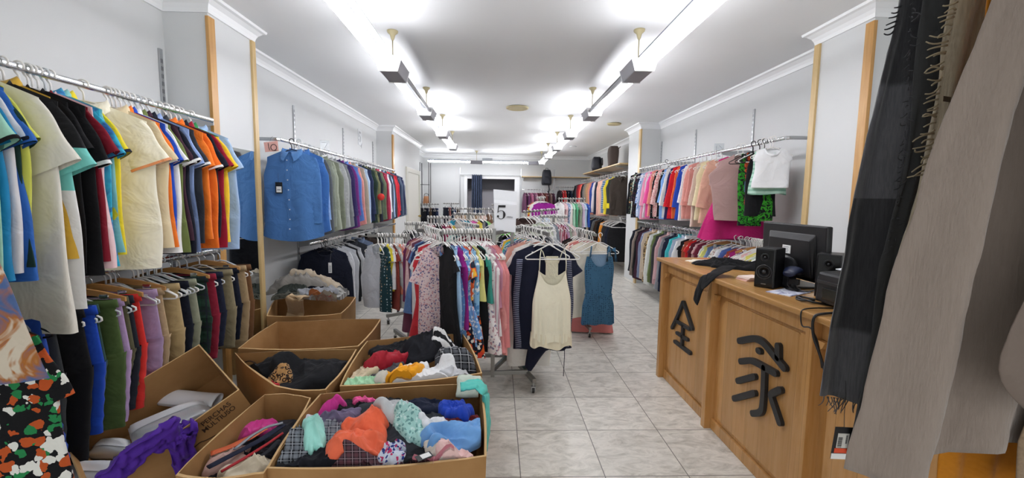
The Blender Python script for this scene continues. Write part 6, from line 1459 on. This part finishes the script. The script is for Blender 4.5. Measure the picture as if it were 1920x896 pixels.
e1 = P(1530, 585, X=CX-.034); cable('thick black cable hanging down the counter front near the scarf', [(1.50, e1[1]+.03, cz+.002), (1.40, e1[1]+.01, cz+.006), (CX-.038, e1[1], cz+.002), P(1523, 606, X=CX-.042), P(1525, 632, X=CX-.042), P(1536, 660, X=CX-.042), P(1548, 700, X=CX-.042)], .0055)
cable('black cable coiled beside the printer', [(1.47, 1.98, cz), (1.43, 1.93, cz), (1.42, 1.88, cz+.004), (1.46, 1.86, cz+.01), (1.50, 1.90, cz+.006), (1.46, 1.96, cz+.008), (1.42, 1.90, cz+.012), (1.45, 1.84, cz+.004), (1.52, 1.83, cz)], .005)
# black garment and cream one on the counter
hc = Heap([(CX-.02, 2.15), (1.92, 2.15), (1.92, 3.36), (CX-.02, 3.36)], CT+.001, 1.2, 1300, dome=0); hc.H[:] = CT+.001
hc.add('t_shirt', 'cream t-shirt beneath the black garment on the counter', 't-shirt', None, (.24, .10), -38, fab('#e6dcc8'), th=.016, amp=.008, c=P(1352, 494, Z=CT)[:2])
bg = hc.add('sweater', 'x', 'sweater', None, (.27, .13), -30, fab('#0d0d10', wr=1.2, sheen=.03), th=.06, amp=.022, c=P(1388, 503, Z=CT)[:2]+np.array([.02, .02]), ff=9)
g0 = np.array(bg.location); e1 = P(1330, 508, X=CX-.034)
tag(bg, 'thin black sweater thrown on the counter, a sleeve hanging over its front', 'sweater')
drape('sleeve', [np.array(p_)-g0 for p_ in [(1.46, e1[1]+.05, CT+.055), (1.38, e1[1]+.01, CT+.03), (CX-.02, e1[1]-.01, CT+.012), (CX-.048, e1[1]-.01, CT-.03), P(1316, 530, X=CX-.05), P(1308, 552, X=CX-.052), P(1304, 566, X=CX-.054)]], [.12, .12, .11, .105, .10, .095, .09], fab('#0d0d10', wr=1.2, sheen=.03), parent=bg, side=(.1, 1, 0), th=.008, fold=.002, seed=3)
# ================================================================== SCARVES CLOSE TO THE CAMERA
rk = rack('grey scarf rack at the shop front carrying the large scarves', (1.07, -.2), [(1.07, .12), (1.07, -.6)], 2.12, [((1.07, -.65, 2.12), (1.07, 1.25, 2.12))], [((.8, .12), (1.32, .12)), ((.8, -.6), (1.32, -.6))])
def hung(name, label, cat, left, right, Yd, m, folds, th=.02, seed=0, zt=2.12, n=40, M=46, ybow=.0, parts=None, xtop=1.07, twist=0.0, bottom=None):
    """cloth hanging from the scarf rail: left/right outlines on the photo at distance Yd"""
    ls = np.array([P(x, y, Y=Yd)[[0, 2]] for x, y in left]); rs = np.array([P(x, y, Y=Yd)[[0, 2]] for x, y in right])
    ls = np.vstack([[xtop-.05, zt+.006], [xtop-.06, zt-.04], ls]); rs = np.vstack([[xtop+.05, zt+.006], [xtop+.06, zt-.04], rs])
    u = np.linspace(0, 1, n)
    def rs_(a):
        d = np.concatenate([[0], np.cumsum(np.linalg.norm(np.diff(a, axis=0), axis=1))]); d /= d[-1]
        r = np.stack([np.interp(u, d, a[:, k]) for k in range(2)], 1)
        for _ in range(4): r[1:-1] = (r[:-2]+2*r[1:-1]+r[2:])/4
        return r
    L, R = rs_(ls), rs_(rs); rng = np.random.default_rng(seed); ph = rng.uniform(0, 6.28, 6)
    t = thing(name, label, cat, (xtop, Yd, zt), 0, 'scarves hanging at the shop front'); o = np.array([xtop, Yd, zt]); a = np.linspace(0, 2*PI, M, endpoint=False); rings = []
    for i in range(n):
        v = u[i]; s = (np.cos(a)+1)/2; s = s*s*(3-2*s)*.35+s*.65
        x = L[i, 0]*(1-s)+R[i, 0]*s; z = L[i, 1]*(1-s)+R[i, 1]*s
        if bottom is not None and v > .8: z = z+bottom(s)*smooth(.8, 1, np.array(v))
        amp = folds*(.35+.65*v)
        w = amp*(np.sin(5.5*s*PI*.7+ph[0]+.8*v)+.6*np.sin(9*s+ph[1]-.9*v)+.35*np.sin(17*s+ph[2]+1.5*v))*np.sin(PI*np.clip(s, .04, .96))**.5
        w = w+.010*fbm(s*6, np.full(M, v*9.), seed, 3)
        y = Yd+w+np.sin(a)*th*(.6+.4*np.sin(PI*s))+ybow*v*v+twist*(s-.5)*(1 if v > 0 else 1)
        rings.append(np.stack([x, y, z], 1)-o)
    MB().loft(rings, True, False, True).build('cloth', m, t, smooth=True); return t, L, R, o
def fringe(t, o, pts, m, n, ln, d, seed, r=.0022, spread=.35):
    rng = np.random.default_rng(seed); pts = np.array(pts, float); b = MB(); dd = np.concatenate([[0], np.cumsum(np.linalg.norm(np.diff(pts, axis=0), axis=1))]); dd /= dd[-1]
    for k in range(n):
        s = (k+rng.uniform(.1, .9))/n; q = np.array([np.interp(s, dd, pts[:, j]) for j in range(3)]); dv = np.array(d, float)+rng.normal(0, spread, 3)*np.array([.6, .4, .6]); dv /= np.linalg.norm(dv); l = ln*rng.uniform(.6, 1.2); c = rng.normal(0, .25, 3)*l
        ss = np.linspace(0, 1, 6)[:, None]; b.tube(q-o+dv*l*ss+c*ss*(1-ss)*1.6, np.linspace(r, r*.55, 6), 5)
    ob = b.build('fringe', m, t, smooth=True); return ob
def gauze(c1, c2):
    t = NT('gauze_cloth'); v = t.coord((60, 60, 4)); n1 = t.noise(v, 4, 3, .6); v2 = t.coord(); n2 = t.noise(v2, 5, 3, .6, .6)
    t.l(t.mix(t.ramp(n1, [(.3, 0.0), (.75, 1.0)]), lin(c1), lin(c2)), t.b.inputs['Base Color']); t.l(t.bump(n1, .35, .006, t.bump(n2, .35, .03)), t.b.inputs['Normal']); t.set(Roughness=.9); t.b.inputs['Sheen Weight'].default_value = .3; t.b.inputs['Specular IOR Level'].default_value = .2; return t.m
def banded(c1, c2):
    t = NT('dark_checked_gauze'); v = t.coord(); x, y, z = t.sep(v); n1 = t.noise(t.coord((70, 70, 5)), 4, 3, .6); n2 = t.noise(v, 6, 3, .6, .8)
    bz = t.ramp(t.math('FRACT', t.math('MULTIPLY', z, 1.55)), [(0, 0.0), (.44, 0.0), (.46, 1.0), (.98, 1.0)], 'LINEAR')
    c = t.mix(bz, lin(c1), lin(c2)); c = t.mix(1.0, c, t.ramp(n1, [(.3, .75), (.75, 1.25)]), 'MULTIPLY'); t.l(c, t.b.inputs['Base Color'])
    t.l(t.bump(n1, .3, .004, t.bump(n2, .35, .02)), t.b.inputs['Normal']); t.set(Roughness=.92); t.b.inputs['Sheen Weight'].default_value = .35; t.b.inputs['Specular IOR Level'].default_value = .15; return t.m
M_DKS = banded('#5c5c60', '#3a3a3d'); M_BGS = gauze('#8d826f', '#a89c86'); M_TP = gauze('#8c7f75', '#93867c')
# dark checked scarf
t, L, R, o = hung('scarf', 'long dark grey checked scarf with a fringed hem hanging in front of the counter', 'scarf',
    [(1692, 0), (1664, 100), (1640, 200), (1612, 310), (1590, 420), (1572, 530), (1553, 640), (1537, 742)], [(1790, 0), (1775, 100), (1764, 200), (1750, 310), (1738, 420), (1728, 530), (1722, 640), (1712, 762)], 1.08, M_DKS, .022, .02, 31)
bl = [np.array([L[-1][0]*(1-s)+R[-1][0]*s, 1.07, L[-1][1]*(1-s)+R[-1][1]*s+.004]) for s in np.linspace(.01, .99, 12)]
fringe(t, o, bl, plain('fringe_dark', '#5a5654', .9), 46, .045, (0, 0, -1), 3, .0016)
fringe(t, o, [P(1692, 4, Y=1.08), P(1676, 62, Y=1.08)], plain('fringe_black', '#26262a', .9), 6, .03, (-1, 0, -.35), 5, .0026, .15)
fringe(t, o, [P(1712, 5, Y=1.03), P(1706, 90, Y=1.03), P(1702, 200, Y=1.02), P(1690, 300, Y=1.02), P(1682, 400, Y=1.02), P(1668, 480, Y=1.02)], plain('fringe_grey', '#3c3c40', .9), 60, .022, (-.6, -.4, -.3), 8, .0016, .7)
# beige fringed scarf
t, L, R, o = hung('scarf', 'beige woollen scarf with a fringed edge between the dark scarf and the taupe shawl', 'scarf',
    [(1790, 0), (1768, 100), (1752, 200), (1738, 300), (1712, 400), (1682, 500), (1660, 600), (1640, 700), (1618, 790)], [(1868, 0), (1838, 100), (1805, 200), (1776, 300), (1752, 400), (1728, 500), (1706, 600), (1690, 700), (1680, 790)], .97, M_BGS, .012, .018, 32)
fringe(t, o, [P(1796, 0, Y=.955), P(1772, 100, Y=.955), P(1757, 200, Y=.955), P(1745, 300, Y=.955), P(1738, 330, Y=.955)], plain('fringe_beige', '#a3977d', .95), 34, .045, (-1, -.1, -.35), 12, .0026, .22)
MB().loft([[P(1768, 190, Y=.945)-o+(0, 0, k) for k in (0, .012)], [P(1782, 192, Y=.945)-o+(0, 0, k) for k in (0, .012)]], False).build('stitched_mark', plain('brown_thread', '#4c4032', .9), t)
# dark patch cloth of the next scarf low down
hung('scarf', 'slim dark scarf end showing low behind the taupe shawl', 'scarf', [(1700, 300), (1650, 500), (1626, 700), (1600, 790), (1590, 850)], [(1740, 300), (1700, 500), (1680, 700), (1660, 790), (1652, 850)], 1.02, plain('charcoal_knit', '#38393a', .95, bump=.3, bscale=90), .008, .012, 34)
# taupe shawl
def bot(s): return .085*smooth(.30, .62, s)
t, L, R, o = hung('shawl', 'big plain taupe shawl hanging closest to the shop front', 'shawl',
    [(1862, 0), (1835, 75), (1806, 150), (1776, 230), (1748, 310), (1716, 410), (1690, 500), (1664, 600), (1640, 690), (1614, 790), (1596, 850), (1590, 884)], [(2040, 0), (2030, 150), (2015, 310), (2000, 500), (1985, 690), (1965, 850), (1950, 905)], .82, M_TP, .042, .022, 35, n=56, M=64, bottom=bot)
t, L, R, o = hung('shawl', 'brown taupe cloth with a ruffled edge overlapping the big shawl', 'shawl',
    [(1990, 400), (1962, 500), (1925, 580), (1905, 600), (1893, 640), (1884, 665), (1868, 690), (1866, 702), (1900, 745), (1935, 775)], [(2200, 400), (2180, 500), (2170, 600), (2150, 690), (2140, 720), (2120, 770)], .70, fab('#75685f'), .014, .014, 36, zt=2.12)
hung('scarf', 'mustard scarf showing below the taupe shawl', 'scarf', [(1830, 400), (1800, 600), (1770, 790), (1756, 860), (1750, 940)], [(2000, 400), (1960, 600), (1930, 790), (1912, 860), (1905, 940)], .90, fab('#c07a1a', 'heather', '#ad6c14'), .012, .016, 37)
hung('scarf', 'beige knitted scarf at the edge of the mustard one', 'scarf', [(2010, 600), (1960, 740), (1912, 790), (1903, 830), (1898, 880), (1894, 940)], [(2120, 600), (2090, 740), (2070, 830), (2060, 940)], .80, fab('#a08a70', 'heather', '#6d5a48'), .010, .014, 38)
# swing tag
q = P(1578, 831, Y=1.03); t = thing('price_tag', 'black swing tag with barcode label and orange sticker below the dark scarf', 'tag', tuple(q), R_(4)); t.rotation_euler = (0, R_(5), R_(4))
MB().box((-.026, -.001, -.043), (.026, .001, .045)).build('card', M_TAGBLACK, t, bevel=.0008)
MB().box((-.016, -.002, -.012), (.017, -.001, .028)).build('label', plain('label_paper', '#d9d7cf', .6), t)
b = MB(); rg = random.Random(4); z = -.010
while z < .018: h_ = rg.choice((.0007, .0012, .0018)); b.box((-.014, -.0026, z), (-.002, -.0019, z+h_)); z += h_+rg.choice((.0008, .0012))
for k in range(9): b.box((.008, -.0026, .001+k*.0026), (.0125, -.0019, .0026+k*.0026))
b.build('barcode', M_INK, t); MB().box((-.020, -.0024, -.026), (.020, -.0012, -.013)).build('orange_sticker', plain('orange_sticker', '#e2502a', .5), t, bevel=.0005); MB().box((-.0258, -.0016, -.0432), (.0258, -.0009, -.028)).build('white_foot', M_TAGWHITE, t)
MB().tube([(0, 0, .040), (.004, .01, .075), (.01, .02, .12), (.012, .03, .16)], .0008, 5).build('string', M_TAGBLACK, t)

# ================================================================== SIGNS, TAGS AND SMALL THINGS
pk = fab('#edb7ac', sheen=0, wr=.3)
q = P(511, 275, Y=3.80); t = thing('price_note', 'small pink paper with a handwritten 10 hanging by the blue shirts', 'sign', tuple(q), R_(4))
MB().hexa([(-.062, -.001, -.048), (.05, -.001, -.036), (.05, .0, -.036), (-.062, .0, -.048), (-.072, -.001, .035), (.046, -.004, .052), (.046, -.003, .052), (-.072, 0, .035)]).build('paper', pk, t)
b = MB(); b.tube([(-.034, -.003, .03), (-.030, -.003, -.005), (-.024, -.003, -.032)], .0028, 6); a = np.linspace(0, 2*PI, 20); b.tube([(.012+.024*math.cos(k), -.0045, -.006+.026*math.sin(k)) for k in a], .0026, 6); b.tube([(.012, -.004, -.034), (.038, -.004, -.031)], .002, 6); b.build('handwriting', M_INK, t)
MB().tube([(-.02, -.001, .045), (-.01, .0, .075), (0, .01, .09)], .001, 5).build('string', M_TAGBLACK, t)
q = P(675, 258, X=XL+.004); t = thing('wall_sign', 'faint white 5 sign stuck on the wall above the grey shirts', 'sign', tuple(q), R_(90))
MB().hexa([(-.10, -.002, -.12), (.08, -.002, -.14), (.08, .002, -.14), (-.10, .002, -.12), (-.10, -.002, .13), (.10, -.002, .12), (.10, .002, .12), (-.10, .002, .13)]).build('sheet', plain('tracing_sheet', '#dde1e4', .35), t)
b = MB(); five(b, -.015, .01, .17, -.0045, -.002); b.build('numeral', plain('pale_grey_ink', '#b4b9bd', .5), t); MB().prism([(.02, -.004, -.13), (.09, -.004, -.075), (.06, -.004, -.17)], (0, .001, 0)).build('folded_corner', plain('grey_fold', '#a3a8ac', .5), t)
M_ACR = NT('clear_acrylic'); M_ACR.set(Roughness=.12, Base_Color=(.8, .84, .86, 1)); M_ACR.b.inputs['Transmission Weight'].default_value = .75; M_ACR = M_ACR.m
def clear_sign(label, q, yaw, marks): 
    t = thing('price_holder', label, 'sign', tuple(q), yaw); MB().box((-.05, -.0015, -.055), (.05, .0015, .055)).build('acrylic', M_ACR, t, bevel=.001)
    b = MB()
    for p_ in marks: b.tube([(x, -.003, z) for x, z in p_], .0022, 6)
    b.build('numeral', plain('sign_grey', '#9aa0a6', .4), t); MB().tube([(0, 0, -.055), (0, 0, -.085)], .003, 6).build('stem', M_CHROME, t)
    b = MB(); b.box((-.016, -.008, -.10), (.016, .008, -.083)); b.build('clip', M_CHROME, t)
clear_sign('small clear price holder over the long sleeve shirt rail above the sage shirts', P(609, 276, Y=4.95)+(0, 0, .02), R_(35), [[(-.03, .03), (.03, .03), (-.005, -.035)]])
clear_sign('small clear price holder on the blouse rail above the pink blouses', P(1348, 283, Y=4.75)+(0, 0, .03), R_(-20), [[(-.03, .025), (-.03, -.03)], [(.0, .03), (.03, .0), (0, -.03), (-.005, 0), (0, .03)]])
# price tag on the blue dress shirt
q = P(523, 352, Y=3.84); t = thing('price_tag', 'black price tag hanging on the bright blue dress shirt', 'tag', tuple(q), R_(3)); MB().box((-.030, -.001, -.05), (.030, .001, .05)).build('card', M_TAGBLACK, t); MB().box((-.022, -.002, -.04), (.022, -.0008, .012)).build('label', M_TAGWHITE, t)
b = MB(); b.box((-.015, -.0026, -.022), (.015, -.0018, -.014)); b.build('print', M_INKGREY, t); MB().tube([(0, 0, .05), (-.004, .004, .09), (-.008, .01, .13)], .001, 5).build('string', M_TAGBLACK, t)
q = P(619, 502, Y=4.44); t = thing('price_tag', 'white price tag hanging on the dark navy sweatshirt', 'tag', tuple(q), R_(5)); MB().box((-.017, -.001, -.055), (.017, .001, .055)).build('card', M_TAGWHITE, t); b = MB()
for k in range(5): b.box((-.010, -.002, -.04+k*.014), (.010, -.0008, -.033+k*.014))
b.build('print', M_INKGREY, t); MB().tube([(0, 0, .055), (.006, .01, .12), (.01, .02, .17)], .0009, 5).build('string', M_INKGREY, t)
# red patch on the olive jacket's sleeve is part of that jacket
for rl_ in RAILS:
    for i_ in rl_['items']:
        if i_['desc'] == 'olive' and rl_['name'] == 'long sleeve shirt rail':
            g = i_['g']; MB().lathe([(.001, -.006), (.045, -.005), (.05, 0), (.001, .001)], (.275, -.05, -.50), 14, 'y').build('red_patch', kf('#e0423a'), g, smooth=True)
            g['category'] = 'jacket'
# white swing label on the mint and blue tops at the counter rail
q = P(1408, 350, Y=3.90); t = thing('price_tag', 'blue and white packaging tag on the lime sports tops', 'tag', tuple(q), R_(-22)); MB().box((-.055, -.001, -.05), (.055, .001, .05)).build('card', plain('tag_blue', '#4f7f9c', .5), t); MB().box((-.04, -.0022, -.035), (.05, -.0008, .02)).build('label', M_TAGWHITE, t)
MB().tube([(.02, 0, .05), (.02, .02, .12)], .001, 5).build('string', M_INKGREY, t)
# black hanger sticking out on the blouse rail
q = P(1250, 302, Y=6.05); hb = make_hanger('black', tuple(q+(0, 0, .0)), R_(-12)); hb.rotation_euler = (R_(0), R_(-38), R_(-12)); tag(hb, 'black plastic hanger sticking up askew from the blouse rail', 'hanger')

# ================================================================== BACK OF THE SHOP
M_CURT = fab('#44506a', 'stripex', '#3a4458', sc=.9, wr=.6)
t = thing('curtain', 'slate blue curtain drawn to one side of the dressing recess', 'curtain', (-.655, 12.98, 2.2)); rings = []
for z in np.linspace(0, -2.12, 14):
    u = np.linspace(-1, 1, 60); k = 1+.10*(-z/2.1); x = u*.155*k; y = .035*np.sin(u*15)+.012*np.sin(u*31+z*2); rings.append(np.concatenate([np.stack([x, y, np.full(60, z)], 1), np.stack([x, y+.006, np.full(60, z)], 1)[::-1]]))
MB().loft(rings, True, False, True).build('cloth', M_CURT, t, smooth=True)
b = MB()
for k in range(6):
    a = np.linspace(0, 2*PI, 14); b.tube([(-.14+k*.056+.003*math.sin(j), .02*math.cos(j), -.03+.02*math.sin(j)) for j in a], .003, 6)
b.build('eyelets', M_CHROME, t)
t = thing('curtain_rod', 'thin metal rod carrying the blue curtain', 'curtain rod', (-.25, 12.98, 2.185)); MB().tube([(-.92, 0, 0), (.93, 0, 0)], .010, 10).build('rod', M_STEEL, t)
for x in (-.90, .91): MB().bar((x, YB-12.98, 0), (x, 0, 0), .014).build('bracket', M_STEEL, t)
for x, w in ((-1.18, 'on the back wall beside the curtain'), (.70, 'on the back wall between recess and mauve clothes'), (1.72, 'on the back wall beside the red clothes')):
    p_ = thing('slotted_wall_post', 'tall slotted steel post '+w, 'wall fixture', (x, YB, .1), 0, 'slotted steel posts on the walls'); MB().box((-.014, -.014, 0), (.014, 0, 2.3)).build('post', M_STEEL, p_)
t = thing('wall_shelf', 'narrow wooden shelf board along the back wall', 'shelf', (1.75, YB, 2.14)); MB().box((-1.04, -.28, 0), (1.04, 0, .024)).build('board', M_PALEWOOD, t, bevel=.002)
for x in (-.98, 0, .95): MB().hexa([(x-.004, -.25, -.02), (x+.004, -.25, -.02), (x+.004, 0, -.10), (x-.004, 0, -.10), (x-.004, -.25, 0), (x+.004, -.25, 0), (x+.004, 0, 0), (x-.004, 0, 0)]).build('bracket', M_STEEL, t)
# backpack hanging from that shelf
M_BAG = plain('navy_nylon', '#20222c', .6, bump=.4, bscale=25)
def bagmesh(w, d, h, m, name, parent, taper=.9, off=(0, 0, 0)):
    rings = []; a = np.linspace(0, 2*PI, 36, endpoint=False)
    for v in np.linspace(0, 1, 13):
        k = (1-abs(2*v-1)**5*.22)*(1-(1-taper)*v); x = spow(np.cos(a), .5)*w/2*k; y = spow(np.sin(a), .5)*d/2*k; rings.append(np.stack([x+off[0], y+off[1]+.008*np.sin(3*a+5*v), np.full(36, h*v)+off[2]], 1))
    return MB().loft(rings, True, False, True).build(name, m, parent, smooth=True)
q = P(1025, 330, Y=12.78); t = thing('backpack', 'dark navy backpack hanging from the wooden shelf at the back', 'bag', (q[0], q[1], 1.88)); bagmesh(.32, .16, .46, M_BAG, 'body', t, .8, (0, 0, .02)); bagmesh(.22, .06, .22, M_BAG, 'front_pocket', t, .9, (0, -.10, .06))
MB().tube([(.06, -.02, .05), (.08, -.06, -.10), (.06, -.06, -.22), (.03, -.05, -.16)], .018, 6).build('strap', M_BAG, t, smooth=True); MB().tube([(-.04, 0, .47), (-.03, 0, .53), (.03, 0, .53), (.04, 0, .47)], .008, 6).build('carry_loop', M_BAG, t, smooth=True)
# shelf with bags over the jacket rail
t = thing('bag_shelf', 'pale wooden shelf over the jacket rail holding two bags', 'shelf', (2.55, 9.9, 2.17)); MB().box((-.22, -1.75, 0), (.24, 1.75, .022)).build('board', M_PALEWOOD, t, bevel=.002)
for y in (-1.4, .5, 1.7): MB().hexa([(-.20, y-.004, -.02), (.24, y-.004, -.10), (.24, y+.004, -.10), (-.20, y+.004, -.02), (-.20, y-.004, 0), (.24, y-.004, 0), (.24, y+.004, 0), (-.20, y+.004, 0)]).build('bracket', M_STEEL, t)
t = thing('tote_bag', 'upright dark brown bag on the bag shelf by the rear pillar', 'bag', (2.50, 9.25, 2.192), R_(80)); bagmesh(.44, .22, .44, plain('brown_suede', '#4d423e', .85, bump=.5, bscale=30), 'body', t, .97)
MB().tube([(-.10, -.11, .40), (-.09, -.14, .43), (.09, -.14, .43), (.10, -.11, .40)], .009, 6).build('handle', plain('dark_brown_leather', '#33291f', .5), t, smooth=True)
t = thing('shoulder_bag', 'black shoulder bag with dangling straps on the bag shelf', 'bag', (2.46, 10.6, 2.192), R_(75)); bagmesh(.58, .26, .34, M_BAG, 'body', t, .85); MB().box((-.27, -.15, .16), (.27, -.11, .31)).build('flap', M_BAG, t, bevel=.02)
MB().tube(bez3([(.28, 0, .25), (.34, -.10, .10), (.32, -.22, -.12), (.24, -.27, -.30), (.14, -.27, -.20), (.12, -.22, -.02), (.20, -.16, .10)], 6), .012, 6).build('strap', M_BAG, t, smooth=True)
# wire shelf with a tan bag at the far left end
t = thing('wire_shelf', 'tall black metal shelf with two levels next to the cream door', 'shelf', (-2.16, 12.6, 0))
for x in (-.13, .13):
    for y in (-.16, .16): MB().bar((x, y, 0), (x, y, 2.5), .02).build('post', M_GRYP, t)
for z in (.5, 1.25, 1.86):
    b = MB()
    for k in range(7): b.bar((-.13, -.16+k*.053, z), (.13, -.16+k*.053, z), .008)
    for x in (-.13, .13): b.bar((x, -.16, z), (x, .16, z), .012)
    b.build('shelf_level', M_GRYP, t)
t = thing('handbag', 'tan leather handbag on the black metal shelf', 'bag', (-2.13, 12.58, 1.262), R_(10)); bagmesh(.22, .14, .26, plain('tan_leather', '#b07850', .45, bump=.2, bscale=30), 'body', t, .7); MB().tube(bez3([(-.07, 0, .24), (-.06, -.02, .34), (.06, -.02, .34), (.07, 0, .24)], 5), .007, 6).build('handle', plain('dark_brown_leather', '#33291f', .5), t, smooth=True)

# ================================================================== CAMERA, LIGHT, LABELS
finish_labels(); merge_far_hangers()
# small plastic stickers: emblem on the navy sweatshirt
cam = bpy.data.cameras.new('camera'); co_ = bpy.data.objects.new('camera', cam); link(co_)
cam.sensor_width = 36; cam.sensor_fit = 'HORIZONTAL'; cam.lens = F/1920*36; cam.clip_start = .05
mw = Matrix(((RX[0], UX[0], -FX[0], 0), (RX[1], UX[1], -FX[1], 0), (RX[2], UX[2], -FX[2], EYE), (0, 0, 0, 1))); co_.matrix_world = mw
bpy.context.scene.camera = co_
wd = bpy.data.worlds.new('daylight'); bpy.context.scene.world = wd; wd.use_nodes = True
bgn = wd.node_tree.nodes['Background']; bgn.inputs[0].default_value = (*lin('#eceef0'), 1); bgn.inputs[1].default_value = WORLD_K
sc = bpy.context.scene
sc.view_settings.view_transform = 'Standard'; sc.view_settings.look = 'None'; sc.view_settings.gamma = 1; sc.view_settings.use_curve_mapping = False
sc.view_settings.exposure = EXPOSURE
sc.cycles.use_denoising = True; sc.cycles.max_bounces = 8; sc.cycles.diffuse_bounces = 4; sc.cycles.sample_clamp_indirect = 8
